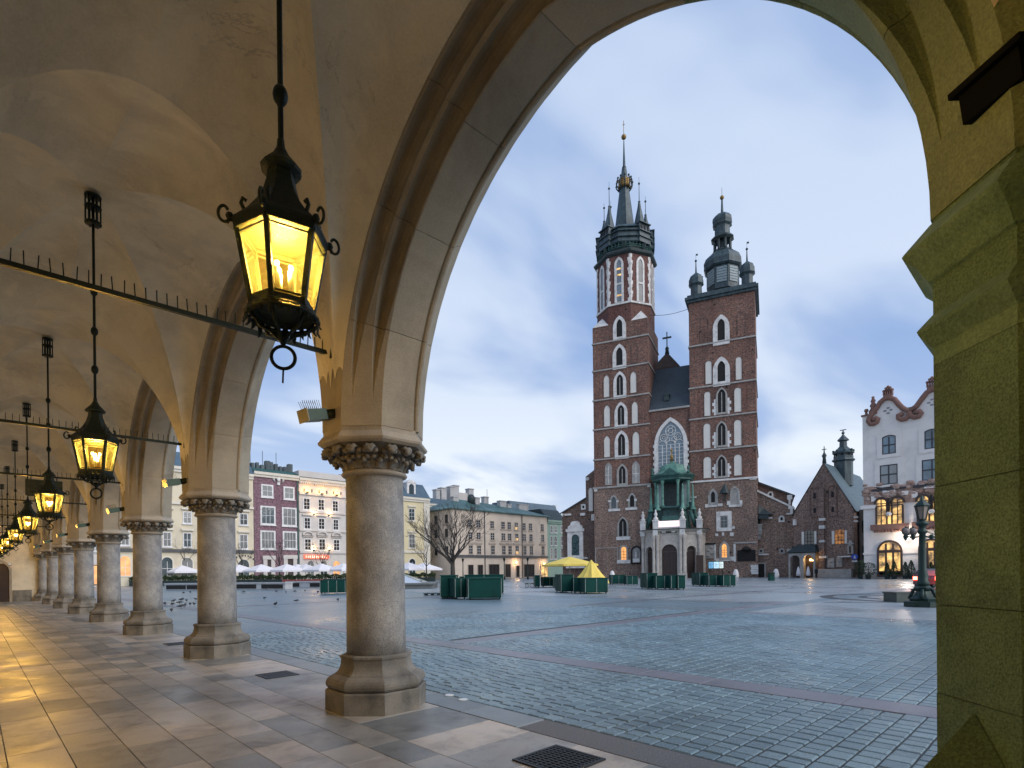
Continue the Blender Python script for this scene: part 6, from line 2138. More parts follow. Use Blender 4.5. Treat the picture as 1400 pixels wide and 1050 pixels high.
# houses behind the nearest column
ua = ub + .02
ub = NF.u(521)
teal = house('grey_blue_house', 'grey blue town house half hidden behind the nearest column', NF, ua, ub, NF.v(480, 664), M['grey_blue'], M['blue_roof'])
for i in range(3):
    for v_ in (5.2, 9.2, 13):
        window(teal, 'rect', 1.2 + 2.5 * i, 2.3 + 2.5 * i, v_, v_ + 2, M['wframe'], M['glass'], .15, 0, .08, 1, 1, .07, M['wframe'], .1)
ua = ub + .02
ub = NF.u(587)
zt = NF.v(566, 681)
yel = house('yellow_house', 'pale yellow town house with mansard roof and dormer, right of the nearest column', NF, ua, ub, zt, M['yellow'], M['blue_roof'], roof_h=3.6)
o = yel['_u0']
for px in (519 + 11, 546, 563):
    hwin(yel, NF, px - 3.6, px + 3.2, 696, 711, M['cream_trim'], M['glass'], .25, 1, 2, lintel=M['cream_trim'])
    hwin(yel, NF, px - 3.6, px + 3.6, 731, 748.5, M['cream_trim'], M['glass'], .25, 1, 2, lintel=M['cream_trim'])
    hwin(yel, NF, px - 3.5, px + 4.5, 764, 786, M['cream_trim'], M['glass'], .25, 1, 1, 'round', 0)
b = MB(); b.box(ub - ua - 1.6, ub - ua, -.2, 0, 0, zt - .9); b.box(0, ub - ua, -.25, 0, NF.v(566, 756), NF.v(566, 756) + .5); b.build('pilaster', M['cream_trim'], yel)
u0, u1, v0, v1 = NF.rect(559, 567.5, 660, 680)
b = MB(); b.box(u0 - o - .3, u1 - o + .3, 0.2, 3, zt + .2, v1); b.loft([[(u0 - o - .5, .1, v1), (u1 - o + .5, .1, v1), (u1 - o + .5, 3, v1), (u0 - o - .5, 3, v1)], [((u0 + u1) / 2 - o - .3, .1, v1 + .7), ((u0 + u1) / 2 - o + .3, .1, v1 + .7), ((u0 + u1) / 2 - o + .3, 3, v1 + .7), ((u0 + u1) / 2 - o - .3, 3, v1 + .7)]])
DM = b.build('dormer', M['wframe'], yel)
b = MB(); b.plate(outline('round', u0 - o + .2, u1 - o - .2, zt + .6, v1 - .25), .12, .25); b.build('pane', M['glass'], DM)

# peach corner building with the green roof
pA = at(619.5, 125)
CB = Facade(pA, pA + Vector((31, 0, 0)))
zt = CB.v(660, 699.5)
cor = thing('corner_building', CB.a, 'long peach corner building with green copper roof behind the bare tree', 'building', 'town houses around the square')
cor['_u0'] = 0.0
CL = CB.u(748)
b = MB(); b.box(0, CL, 0, 13, 0, zt); b.build('wall', M['peach'], cor)
zr = zt + 3.3
b = MB(); b.loft([[(-.6, -.6, zt + .02), (CL + .5, -.6, zt + .02), (CL + .5, 13, zt + .02), (-.6, 13, zt + .02)], [(-.6, -.6, zt + .25), (CL + .5, -.6, zt + .25), (CL + .5, 13, zt + .25), (-.6, 13, zt + .25)], [(5, 5.6, zr), (CL - 6, 5.6, zr - .8), (CL - 6, 7.5, zr - .8), (5, 7.5, zr)]])
b.build('roof', M['green_roof'], cor)


def z3(x, y):
    return 540 + x * .2, 620 + y * .2


rows = {0: ((500, 523), (556, 580), (652, 674), (727, 748), (770, 790), (820, 838), (873, 890), (917, 935), (998, 1014)), 1: None, 2: None}
xs0 = rows[0]
for ri, (ya, yb, sl) in enumerate(((455, 500, .062), (540, 584, .035), (630, 686, .012))):
    for i, (xa, xb) in enumerate(xs0):
        xo = 3 * ri
        dy = (xa - 500) * sl
        x0, y0 = z3(xa + xo, ya + dy); x1, y1 = z3(xb + xo, yb + dy)
        w = hwin(cor, CB, x0, x1, y0, y1, M['peach_trim'], M['black'], .14, 1, 2, sill=.25)
        if i == 5:
            u0, u1, v0, v1 = CB.rect(x0, x1, y0, y1)
            b = MB(); b.box(u0 + .05, u1 - .05, -.045, -.025, v0, v0 + (v1 - v0) * .4); b.build('lit_lower_sash', M['lit'], w)
for y, h, m in ((708.5 + 53, .0, None),):
    pass
v_ = CB.v(680, 762.5)
b = MB(); b.box(0, CL, -.3, 0, v_, v_ + .55); b.build('cornice_band', M['cornice_dark'], cor)
for i, (xa, xb) in enumerate(xs0):
    u0, v0 = CB.uv(*z3(xa - 12, 612 + (xa - 500) * .02)); u1, _ = CB.uv(*z3(xb + 14, 612))
    b = MB(); b.box(u0, u1, -.22, 0, v0 - .2, v0 + .2); b.build('apron', M['peach_trim'], cor)
for x in (612, 868):
    u_, _ = CB.uv(*z3(x, 600)); b = MB(); b.tube([(u_, -.15, 0), (u_, -.15, zt)], .11, 6); b.build('drainpipe', M['cornice_dark'], cor)
for (xa, xb, ya, yb, lt) in ((500, 535, 762, 822, 0), (566, 600, 762, 822, 0), (642, 712, 758, 828, 0), (752, 790, 757, 826, 0), (828, 850, 768, 826, 0), (882, 952, 758, 825, 0), (997, 1042, 758, 828, 1)):
    x0, y0 = z3(xa, ya); x1, y1 = z3(xb, yb)
    u0, u1, v0, v1 = CB.rect(x0, x1, y0, y1)
    window(cor, 'rect', u0, u1, .25, v1, M['peach_trim'], M['lit'] if lt else M['black'], .12, 0, .1, 1 if xb - xa < 50 else 2, 0, .12, M['door'], 0, name='shop_front')
for px, py in ((704, 769), (742, 771)):
    u_, v_ = CB.uv(px, py)
    b = MB(); b.ball((u_, -.5, v_), .25, 6); b.build('wall_lamp', glow('warm_wall_lamp', (1, .6, .25), 5) if px < 710 else bpy.data.materials['warm_wall_lamp'], cor)
    warm_light(CB.world(u_, -.8, v_), 120, (1, .6, .28), .2, 'wall_lamp_light')
# windows on the west side
WFc = Facade(CB.world(0, 13), CB.world(0, 0))
for v_ in (5.6, 9.6, 12.8):
    for k_ in (2.2, 6.2, 10.2):
        b = MB(); b.box(-.08, .02, k_ - .5, k_ + .5, v_, v_ + 1.9); f = b.build('window', M['black'], cor)
        b = MB(); b.box(-.14, .01, k_ - .7, k_ + .7, v_ - .2, v_ - .02); b.build('sill', M['peach_trim'], f)
for (xa, xb, ya, d) in ((400, 436, 300, 4), (550, 580, 305, 4), (720, 762, 328, 5), (770, 796, 350, 5), (850, 912, 352, 6), (610, 640, 300, 8)):
    x0, y0 = z3(xa, ya); x1, _ = z3(xb, ya)
    u0, u1 = CB.u(x0, y0, d), CB.u(x1, y0, d); v_ = CB.v((x0 + x1) / 2, y0, d)
    b = MB(); b.box(u0, u1, d, d + 1.2, zt + 1, v_); b.box(u0 - .12, u1 + .12, d - .12, d + 1.32, v_, v_ + .2); b.build('chimney', M['chimney'], cor)
b = MB(); u_, v_ = CB.uv(665, 684, 5.5); b.lathe([(.9, v_ - 1.5), (.9, v_ + .2), (.6, v_ + .7), (.1, v_ + .9)], 10, CB.u(646, 684, 4), 4.5); b.build('round_dormer', M['copper_black'], cor)
for (x, y0) in ((629, 245), (908, 335)):
    px, py = z3(x, y0); u_, v_ = CB.uv(px, py, 6); b = MB(); b.tube([(u_, 6, zt), (u_, 6, v_)], .05, 4); b.build('aerial', M['iron'], cor)

# house with white fire wall and chimneys behind it
RF_ = Facade(Vector((0, 122, 0)), Vector((100, 122, 0)))
ua, ub = RF_.u(586), RF_.u(655)
rear = house('rear_house', 'grey roofed house with white fire wall and tall chimneys behind the corner building', RF_, ua, ub, RF_.v(620, 692), surf('old_pink_brick', (.3, .2, .18), (.22, .15, .14), 1, .9), M['blue_roof'], roof_h=2.0)
b = MB(); z1 = RF_.v(640, 672); b.plate([(RF_.u(618) - ua, rear.dimensions.z), (ub - ua, RF_.v(640, 692)), (ub - ua, z1 - .3), (RF_.u(625) - ua, z1 + .9), (RF_.u(618) - ua, z1 - 1)], 3, 3.6) if False else b.box(RF_.u(625) - ua, ub - ua, 3, 3.8, RF_.v(640, 694), z1); b.build('fire_wall', M['white_stucco'], rear)
for (xa, xb, ya) in ((275, 300, 250), (310, 345, 238), (370, 400, 230), (400, 430, 222), (500, 530, 245)):
    x0, y0 = z3(xa, ya); x1, _ = z3(xb, ya)
    u0, u1 = RF_.u(x0, y0, 3) - ua, RF_.u(x1, y0, 3) - ua; v_ = RF_.v(x0, y0, 3)
    b = MB(); b.box(u0, u1, 2.5, 4.2, RF_.v(x0, 690), v_); b.box(u0 - .15, u1 + .15, 2.35, 4.35, v_, v_ + .25); b.build('chimney', M['chimney'], rear)
u0, u1, v0, v1 = RF_.rect(586.8, 592, 723, 731)
window(rear, 'rect', u0 - ua, u1 - ua, v0, v1, M['wframe'], M['lit'], .15, 0, .08, 1, 1, .07, M['wframe'], .1)
for px in (585.5, 596, 604):
    for (ya, yb) in ((704, 712), (741, 750)):
        u0, u1, v0, v1 = RF_.rect(px - 2, px + 2, ya, yb)
        window(rear, 'rect', u0 - ua, u1 - ua, v0, v1, M['wframe'], M['glass'], .15, 0, .08, 1, 1, .07, M['wframe'], .1)

# mint house and the blue roof behind it
pA = at(748.5, 147)
GF = Facade(pA, pA + Vector((12, 0, 0)))
zt = GF.v(758, 712)
mint = house('mint_house', 'narrow mint green house with a dark mansard between the corner building and the church', GF, 0, GF.u(772), zt, M['mint'], M['copper_black'], roof_h=3.2)


def z4(x, y):
    return 680 + x * .1333, 660 + y * .1333


for (xa, xb) in ((545, 563), (583, 607), (650, 668)):
    for (ya, yb, k_) in ((445, 510, 'rect'), (550, 640, 'round'), (670, 778, 'round')):
        x0, y0 = z4(xa, ya); x1, y1 = z4(xb, yb)
        hwin(mint, GF, x0, x1, y0, y1, M['wframe'], M['glass'], .14, 1, 1, k_, .1)
BF = Facade(at(705, 165), at(705, 165) + Vector((30, 0, 0)))
blue = house('blue_roof_house', 'house with a big blue grey roof rising behind the corner building', BF, 0, BF.u(767), BF.v(740, 716), M['white_stucco'], M['blue_roof'], roof_h=6.5)
for (xa, xb, ya) in ((215, 325, 230), (556, 580, 232)):
    x0, y0 = z4(xa, ya); x1, _ = z4(xb, ya)
    u0, u1 = BF.u(x0, y0, 4), BF.u(x1, y0, 4); v_ = BF.v(x0, y0, 4)
    b = MB(); b.box(u0, u1, 3, 4.5, BF.v(740, 712), v_); b.build('chimney', M['chimney'], blue)
# ------------------------------------------------------------------ things on the square
def tree_branches(b, p, d, length, r, depth, rnd, spread=.55, up=.12, nmin=2):
    r = max(r, .0105)
    q = p + d * length
    m = p + d * length * .5 + Vector((rnd.uniform(-1, 1), rnd.uniform(-1, 1), rnd.uniform(-.5, .5))) * length * .06
    b.tube([p, m, q], r, 5 if r > .03 else 3, r * .68, cap=False)
    if depth == 0:
        return
    n = rnd.choice((2, 2, 3))
    for i in range(n):
        t = rnd.uniform(.55, 1.0) if i else 1.0
        a = d.orthogonal().normalized()
        a.rotate(Matrix.Rotation(rnd.uniform(0, 6.283), 3, d))
        nd = (d + a * rnd.uniform(spread * .5, spread * 1.2) + Vector((0, 0, up))).normalized()
        tree_branches(b, p + d * length * t, nd, length * rnd.uniform(.64, .9), r * .62 * (.8 if i else 1), depth - 1, rnd, spread, up)


M['bark'] = surf('dark_bark', (0.035, 0.03, 0.027), (0.055, 0.047, 0.04), 3, 0.9, 0.4, 20)


def bare_tree(px, depth, H, label, seed, trunk_h=.28, spread=.55, levels=6, group=None, nb=6, lean=.75, r=None):
    rnd = random.Random(seed)
    t = thing('bare_tree', at(px, depth), label, 'tree', group)
    r = r or H * .028
    b = MB(); b.tube([(0, 0, 0), (.02 * H * .1, 0, H * trunk_h * .5), (0, 0, H * trunk_h)], r * 1.15, 8, r * .85); b.build('trunk', M['bark'], t)
    b = MB()
    for i in range(nb):
        a = 6.283 * i / nb + rnd.uniform(-.3, .3)
        el = rnd.uniform(.35, 1.0) * lean if i else .05
        d = Vector((math.cos(a) * el, math.sin(a) * el, 1)).normalized()
        tree_branches(b, Vector((0, 0, H * trunk_h * (.86 + .14 * (i % 2)))), d, H * .2, r * .55, levels, rnd, spread)
    b.build('crown', M['bark'], t)


bare_tree(619, 60, 9.2, 'bare spreading tree with thick dark trunk behind the green stalls', 3, .3, .52, 6, None, 8, 1.45)
bare_tree(382, 93, 7.6, 'slim bare tree in front of the purple brick house', 5, .45, .5, 4, 'slim bare trees before the tenements', 5, .8, .12)
bare_tree(440, 93, 7.0, 'slim bare tree in front of the floodlit house', 8, .42, .6, 4, 'slim bare trees before the tenements', 5, 1.1, .12)
bare_tree(257, 93, 7.5, 'slim bare tree before the cream house, left of the second column', 9, .45, .55, 4, 'slim bare trees before the tenements', 5, .9, .12)
bare_tree(331, 93, 6.8, 'slim bare tree before the cream house, right of the second column', 12, .45, .5, 4, 'slim bare trees before the tenements', 5, .9, .11)
bare_tree(583, 88, 7.5, 'thin bare tree beside the white parasols near the yellow house', 21, .4, .6, 4, 'slim bare trees before the tenements', 5, 1.0, .11)

# white parasols
M['canvas'] = surf('white_canvas', (0.74, 0.72, 0.74), (0.68, 0.66, 0.68), 2, 0.8)
M['canvas_yellow'] = surf('yellow_canvas', (0.8, 0.62, 0.14), (0.72, 0.54, 0.1), 1.5, 0.8, stain=(.62, .46, .1), stain_scale=2)


def parasol(px, depth, half, zr, za, label, mat, group, sides=4, rz=.2, zv=.28, pole=True):
    t = thing('parasol', at(px, depth), label, 'parasol', group, rz)
    ph = math.pi / sides
    R = half / math.cos(ph)
    b = MB()
    rings = []
    for s, z in ((1, zr - zv), (1, zr), (.5, zr + (za - zr) * .52), (.03, za)):
        rings.append([(R * s * math.cos(ph + 2 * math.pi * i / sides), R * s * math.sin(ph + 2 * math.pi * i / sides), z) for i in range(sides)])
    b.loft(rings, cap0=False); b.build('canopy', mat, t)
    if pole:
        b = MB(); b.tube([(0, 0, 0), (0, 0, za)], .04, 6); b.box(-.35, .35, -.35, .35, 0, .12); b.build('pole', M['pale_trim'], t)
        b = MB()
        for i in range(sides):
            a = ph + 2 * math.pi * i / sides
            b.tube([(0, 0, za - .15), (R * .95 * math.cos(a), R * .95 * math.sin(a), zr - .02)], .02, 4)
        b.build('ribs', M['pale_trim'], t, kind='stuff')


for px, depth, lab in ((249, 92, 'white parasol in front of the cream house, left of the second column'), (327, 92, 'white parasol just right of the second column'), (357, 91, 'white parasol before the door of the purple brick house'),
                       (392, 91, 'white parasol under the slim tree of the purple brick house'), (407, 94, 'white parasol set back between two others before the brick house edge'), (418, 94, 'white parasol at the drainpipe between brick and floodlit houses'), (440, 91, 'white parasol before the red lit sign of the floodlit house'),
                       (470, 91, 'white parasol touching the left edge of the nearest column'), (559, 90, 'white parasol at the right edge of the nearest column'), (580, 94, 'white parasol farther right before the yellow house')):
    parasol(px, depth, 2.15, 2.25, 3.25, lab, M['canvas'], 'white cafe parasols')
parasol(779, 55, 2.6, 2.25, 3.0, 'wide yellow parasol open behind the green stalls', M['canvas_yellow'], None, 8, .1, .18)
# folded yellow tent
t = thing('yellow_tent', at(808.5, 46.5), 'pointed yellow canvas tent draped over a green stall', 'tent')
b = MB(); rings = []
for s, z in ((1.12, .55), (1.08, .75), (.66, 1.35), (.3, 2.0), (.12, 2.35), (.02, 2.5)):
    rings.append([((1.2 * s * (1 + .1 * math.cos(3 * a) + .13 * (i % 2))) * math.cos(a), (1.2 * s * (1 + .13 * (i % 2))) * math.sin(a), z) for i, a in enumerate([2 * math.pi * i / 18 for i in range(18)])])
b.loft(rings, cap0=False); b.build('canvas', M['canvas_yellow'], t)
b = MB(); b.tube([(0, 0, 0), (0, 0, 2.45)], .05, 6); b.build('pole', M['iron'], t)

# hedges in planters
M['hedge'] = surf('dark_hedge_leaf', (0.035, 0.06, 0.02), (0.02, 0.04, 0.018), 3, 0.8, rand=('island', (.6, .65, .55), (1.4, 1.35, 1.1)))
M['planter'] = surf('dark_green_planter', (0.015, 0.03, 0.028), None, 3, 0.7)
M['planter_red'] = surf('red_planter', (0.25, 0.05, 0.04), None, 3, 0.7)


def planter(px0, px1, depth, label, seed, mat=None, h=.85, hh=.7):
    a, c = at(px0, depth), at(px1, depth)
    mid_d = (a + c) / 2
    t = thing('hedge_planter', Vector((a.x, a.y, 0)), label, 'planter', 'hedge planters round the cafe terraces', math.atan2((c - a).y, (c - a).x))
    L_ = (c - a).length
    n = max(1, round(L_ / 2.2))
    for i in range(n):
        b = MB(); b.box(L_ * i / n + .04, L_ * (i + 1) / n - .04, 0, .6, .04, h); b.build('trough', mat or M['planter'], t)
    rnd = random.Random(seed)
    b = MB()
    for i in range(int(L_ * 320)):
        x, y = rnd.uniform(0, L_), rnd.uniform(-.05, .65)
        top = hh * (.75 + .35 * math.sin(x * 2.1 + seed) ** 2)
        z = h + rnd.random() ** .7 * top
        s = rnd.uniform(.07, .15)
        d = Vector((rnd.uniform(-1, 1), rnd.uniform(-1, 1), rnd.uniform(-.2, 1))).normalized()
        e = d.orthogonal().normalized()
        f_ = d.cross(e)
        p = Vector((x, y, z))
        b.add([p - e * s, p + f_ * s * .5, p + e * s, p - f_ * s * .5], [(0, 1, 2, 3)])
    b.build('foliage', M['hedge'], t)


planter(221, 272, 85, 'hedge planter left of the second column', 1)
planter(318, 384, 84.5, 'long hedge planter right of the second column', 2)
planter(386, 440, 83, 'hedge planter with the red trough', 3, M['planter_red'], .8)
planter(441, 478, 84, 'hedge planter running behind the nearest column', 4)
planter(553, 595, 88, 'hedge planter right of the nearest column', 5)
planter(176, 219, 86, 'hedge planter between the third and fourth columns', 6)

# low stone benches with dark recesses (fountain edge)
M['pale_stone'] = surf('pale_bench_stone', (0.42, 0.43, 0.44), (0.34, 0.35, 0.36), 2, 0.6)


def low_wall(px0, px1, py, label, slots, h=.75):
    a, c = ground(px0, py), ground(px1, py)
    t = thing('stone_bench', Vector((a.x, a.y, 0)), label, 'bench', 'long stone benches on the square', math.atan2((c - a).y, (c - a).x))
    L_ = (c - a).length
    b = MB(); b.box(0, L_, 0, 1.2, h * .82, h); b.build('top_slab', M['pale_stone'], t)
    b = MB(); b.box(.05, L_ - .05, .06, 1.15, 0, h * .81); b.build('base', M['pale_stone'], t)
    for (p, q) in slots:
        b = MB(); b.box(L_ * p, L_ * q, .03, .07, h * .14, h * .72); b.build('dark_recess', M['black'], t)


low_wall(224, 272, 807, 'long low stone bench left of the second column', ((.06, .62), (.65, .97)))
low_wall(318, 390, 806, 'long low stone bench right of the second column', ((.02, .45), (.55, .95)))
low_wall(390, 438, 803.5, 'shorter low stone bench before the red planter', ((.05, .4), (.7, .98)))

# glass pyramid of the fountain with a stone rim
a = at(556, 62)
t = thing('glass_pyramid', at(541, 60), 'low pale glass pyramid on a stone rim right of the nearest column', 'pyramid', None, -.7)
b = MB(); b.box(-4.2, 4.2, -4.2, 4.2, 0, .4); b.box(-4.4, 4.4, -4.4, 4.4, .4, .55); b.build('stone_rim', surf('grey_green_rim', (.16, .18, .175), None, 2, .5), t)
gp = NT('pale_glass'); gp.b.inputs['Base Color'].default_value = (.5, .55, .6, 1); gp.b.inputs['Roughness'].default_value = .08; gp.b.inputs['Specular IOR Level'].default_value = 1.0
for i in range(4):
    a0 = math.pi / 4 + math.pi / 2 * i
    p, q = Vector((4.4 * math.cos(a0), 4.4 * math.sin(a0), .57)), Vector((4.4 * math.cos(a0 + math.pi / 2), 4.4 * math.sin(a0 + math.pi / 2), .57))
    b = MB(); b.add([p, q, (0, 0, 1.75), p * .98 - Vector((0, 0, .1)), q * .98 - Vector((0, 0, .1)), (0, 0, 1.6)], [(0, 1, 2), (5, 4, 3), (0, 3, 4, 1)]); b.build('glass_face', gp.mat, t)
b = MB()
for i in range(4):
    a0 = math.pi / 4 + math.pi / 2 * i
    b.tube([(4.4 * math.cos(a0), 4.4 * math.sin(a0), .58), (0, 0, 1.77)], .04, 4)
b.build('frame', M['pale_trim'], t)

# ------------------------------------------------------------------ green market stalls (folded boxes)
def stall(px, py, w, d, h, rz, label, open_front=2, feet=True, extra=None):
    p = ground(px, py)
    t = thing('market_stall', p, label, 'stall', 'folded green market stalls', rz)
    b = MB(); b.box(0, w, 0, d, .09, h); b.build('box', M['green_paint'], t)
    b = MB(); b.box(-.03, w + .03, -.03, d + .03, h, h + .05); b.build('lid', M['green_paint'], t)
    n = open_front
    for i in range(n):
        b = MB(); b.box(w * i / n + .04, w * (i + 1) / n - .04, -.025, -.001, .16, h - .08); b.build('panel', M['green_paint'], t)
    b = MB()
    for i in range(n + 1):
        x = min(max(w * i / n, .015), w - .015)
        b.box(x - .015, x + .015, -.035, -.002, .09, h)
    b.build('edge_trim', M['pale_trim'], t)
    m = max(2, int(d / .9))
    for i in range(m):
        y = d * (i + .5) / m
        b = MB(); b.box(-.025, -.001, d * i / m + .04, d * (i + 1) / m - .04, .16, h - .08); b.build('panel', M['green_paint'], t)
    for x in (.12, w - .12):
        for y in (.12, d - .12):
            b = MB(); b.lathe([(.045, 0), (.045, .09)], 6, x, y); b.build('foot', M['iron'], t)
    return t


RZ0 = -YAW
stall(640, 820, 1.95, 2.0, 1.2, RZ0 + .10, 'green stall box with pale edges, foremost of the group left of centre', 1)
stall(613, 816.5, 2.4, 1.2, 1.45, RZ0 - .45, 'taller green stall box at the back left of the foremost one', 3) if False else None
stall(602, 818.5, 1.0, 2.6, 1.38, RZ0 + .06, 'tall narrow green stall box at the left end of its group', 1)
stall(622, 819.2, .78, 1.6, 1.2, RZ0 + .5, 'short green stall box wedged in the angle of the front group', 2)
stall(635, 812, 2.9, 1.4, 1.36, RZ0 + .03, 'green stall box behind the foremost one', 2)
stall(628, 806, 2.6, 1.4, 1.15, RZ0, 'green stall box at the very back of the left group', 2)
stall(437.5, 812, 2.6, 1.3, 1.05, RZ0 + .12, 'green stall box just left of the nearest column', 4)
stall(767, 810.5, .95, 2.4, 1.3, RZ0 + .1, 'tall green stall box below the yellow tent, left half', 1)
stall(800, 812.0, 1.65, 1.8, 1.05, RZ0 + .15, 'green stall box below the yellow tent, right half', 2)
stall(784, 811, .95, 1.6, 1.05, RZ0 - .1, 'small green stall box between the two under the tent', 2)
stall(731, 803, .55, 2.2, 1.15, RZ0, 'narrow green stall box by the bicycle cart', 1)
stall(742, 802.5, 1.45, 1.2, .95, RZ0 + .1, 'low green stall box with a leaning rag behind the cart', 2)
stall(757, 803, 1.2, 1.2, .95, RZ0 + .05, 'low green stall box under the yellow parasol', 2)
stall(836.5, 799.5, 1.6, 1.4, 1.05, RZ0 + .06, 'green stall box before the left tower, left half', 2)
stall(857, 800, 1.25, 1.4, .95, RZ0 + .06, 'green stall box before the left tower, right half', 2)
stall(884.5, 805.5, .9, 2.2, 1.3, RZ0 + .02, 'tall green stall box before the church porch', 1)
stall(897, 806, 1.4, 1.8, 1.08, RZ0 + .02, 'green stall box with two doors before the church porch', 2)
stall(917.5, 806.2, .65, 1.8, 1.12, RZ0 + .1, 'bright edged green stall box before the church porch', 1)
stall(927, 806.2, .6, 1.8, 1.1, RZ0, 'last green stall box of the row before the church porch', 1)
stall(956.5, 801.5, .85, 2.2, 1.25, RZ0 + .02, 'tall green stall box before the right tower', 1)
stall(969, 802, 1.4, 1.8, 1.0, RZ0 + .02, 'green stall box before the right tower with two doors', 2)
stall(989, 802.2, .65, 1.8, 1.02, RZ0 + .1, 'narrow green stall box before the right tower', 1)
stall(997, 802, .6, 1.8, 1.0, RZ0, 'last green stall box of the row before the right tower', 1)
p = ground(560, 818)
t = thing('timber_pallet', ground(580, 814), 'flat dark pallet lying at the left of the green stalls', 'pallet', None, RZ0)
for i in range(5):
    b = MB(); b.box(-.1, 1.1, i * .24, i * .24 + .18, .1, .13); b.build('plank', M['planter'], t)
for x in (0, .45, .9):
    b = MB(); b.box(x, x + .1, 0, 1.15, .0, .099); b.build('bearer', M['planter'], t)

# bicycle cart
p = ground(717, 803.5)
t = thing('bicycle_cart', p, 'small black two wheeled cart on the square beside the stalls', 'cart', None, RZ0)
for i, x in enumerate((.25, .75)):
    w = MB(); w.tube([(x + .2 * math.cos(2 * math.pi * k_ / 16), 0, .22 + .2 * math.sin(2 * math.pi * k_ / 16)) for k_ in range(17)], .025, 5)
    wo_ = w.build('wheel', M['iron'], t)
    w = MB()
    for k_ in range(8):
        a = 2 * math.pi * k_ / 8; w.tube([(x, 0, .22), (x + .19 * math.cos(a), 0, .22 + .19 * math.sin(a))], .008, 3)
    w.build('spokes', M['iron'], wo_, kind='stuff')
b = MB(); b.box(.0, 1.0, -.25, .25, .42, .48); b.tube([(0, -.2, .45), (-.15, -.2, .62)], .02, 4); b.tube([(.25, 0, .22), (.25, 0, .45)], .02, 4); b.tube([(.75, 0, .22), (.75, 0, .45)], .02, 4); b.build('frame', M['iron'], t)

# ------------------------------------------------------------------ candelabra street lamp on the right
p = ground(1262, 829)
lam = thing('street_lamp', p, 'ornate dark green candelabra street lamp with side globes on stepped base', 'street lamp', None, RZ0 + .1)
GP = surf('green_cast_iron', (0.008, 0.025, 0.022), (0.016, 0.042, 0.033), 6, 0.45, 0.3, 25, metal=.3)
b = MB(); b.loft([octa(1.25, 0), octa(1.25, .2), octa(1.15, .22)]); b.build('step', GP, lam)
b = MB(); b.loft([octa(.85, .22), octa(.9, .32), octa(.7, .4), octa(.5, .5), octa(.42, .62), octa(.58, .7), octa(.62, .76), octa(.42, .84)])
for i in range(4):
    a = math.pi / 2 * i + .785
    b.tube([(.46 * math.cos(a), .46 * math.sin(a), .3), (.38 * math.cos(a), .38 * math.sin(a), .5), (.3 * math.cos(a), .3 * math.sin(a), .7)], .07, 5)
b.build('base', GP, lam)
b = MB(); b.lathe([(.2, .84), (.24, .95), (.18, 1.05), (.19, 1.3), (.13, 1.5), (.12, 2.5), (.11, 2.95), (.19, 3.0), (.19, 3.06), (.12, 3.12), (.13, 3.25), (.22, 3.32), (.23, 3.38), (.1, 3.5)], 12); b.build('post', GP, lam)
b = MB()
for s in (-1, 1):
    b.tube([(s * .1, 0, 2.85), (s * .4, 0, 2.78), (s * .72, 0, 2.86)], .03, 6); b.tube([(s * .1, 0, 3.05), (s * .45, 0, 2.95), (s * .7, 0, 2.88)], .018, 5)
    b.lathe([(.03, 2.68), (.08, 2.78), (.1, 2.86), (.06, 2.92)], 8, s * .72, 0); b.lathe([(.03, 2.7), (.07, 2.78), (.09, 2.86), (.05, 2.92)], 8, s * .4, 0)
b.build('side_arm', GP, lam)
gl_mat = NT('milky_globe'); gl_mat.b.inputs['Base Color'].default_value = (.16, .14, .13, 1); gl_mat.b.inputs['Roughness'].default_value = .2
for s, x in ((-1, .72), (-1, .4), (1, .72)):
    b = MB(); b.ball((s * x, 0, 3.05), .15, 12); g_ = b.build('globe', gl_mat.mat, lam)
    b = MB(); b.tube([(s * x + .165 * math.cos(2 * math.pi * k_ / 14), 0, 3.05 + .165 * math.sin(2 * math.pi * k_ / 14)) for k_ in range(15)], .018, 4); b.lathe([(.05, 3.19), (.02, 3.27)], 6, s * x, 0); b.build('cage', GP, g_)
b = MB(); b.loft([hexa(.14, 3.5), hexa(.15, 3.54)])
for i in range(6):
    a = math.pi / 3 * i; b.tube([(.14 * math.cos(a), .14 * math.sin(a), 3.52), (.24 * math.cos(a), .24 * math.sin(a), 4.05)], .018, 4)
b.loft([hexa(.28, 4.05), hexa(.29, 4.09), hexa(.18, 4.22), hexa(.07, 4.32), hexa(.05, 4.42), hexa(.01, 4.52)])
LH = b.build('lantern_head', GP, lam)
b = MB(); b.loft([hexa(.13, 3.55), hexa(.225, 4.04)]); b.build('lantern_glass', surf('smoky_lamp_glass', (.3, .24, .2), (.22, .17, .14), 2, .15), LH)

# dark stone boxes behind the lamp
b0 = [(1226, 823, 1.9, .8, .45, 'low dark stone block just left of the street lamp'), (1262, 817.5, 1.2, .7, .45, 'low dark stone block right behind the street lamp')]
for px, py, w, d, h, lab in b0:
    t = thing('stone_block', ground(px, py), lab, 'block', 'dark stone blocks by the street lamp', RZ0 + .1)
    b = MB(); b.box(0, w, 0, d, 0, h - .06); b.build('body', surf('dark_green_stone', (.03, .05, .045), (.05, .07, .06), 3, .4), t) if px == 1226 else b.build('body', bpy.data.materials['dark_green_stone'], t)
    b = MB(); b.box(-.04, w + .04, -.04, d + .04, h - .06, h); b.build('top', bpy.data.materials['dark_green_stone'], t)

# clipped shrubs at the white house
M['shrub'] = surf('dark_evergreen_leaf', (0.02, 0.045, 0.02), (0.012, 0.03, 0.015), 3, 0.8, rand=('island', (.6, .65, .6), (1.5, 1.4, 1.2)))


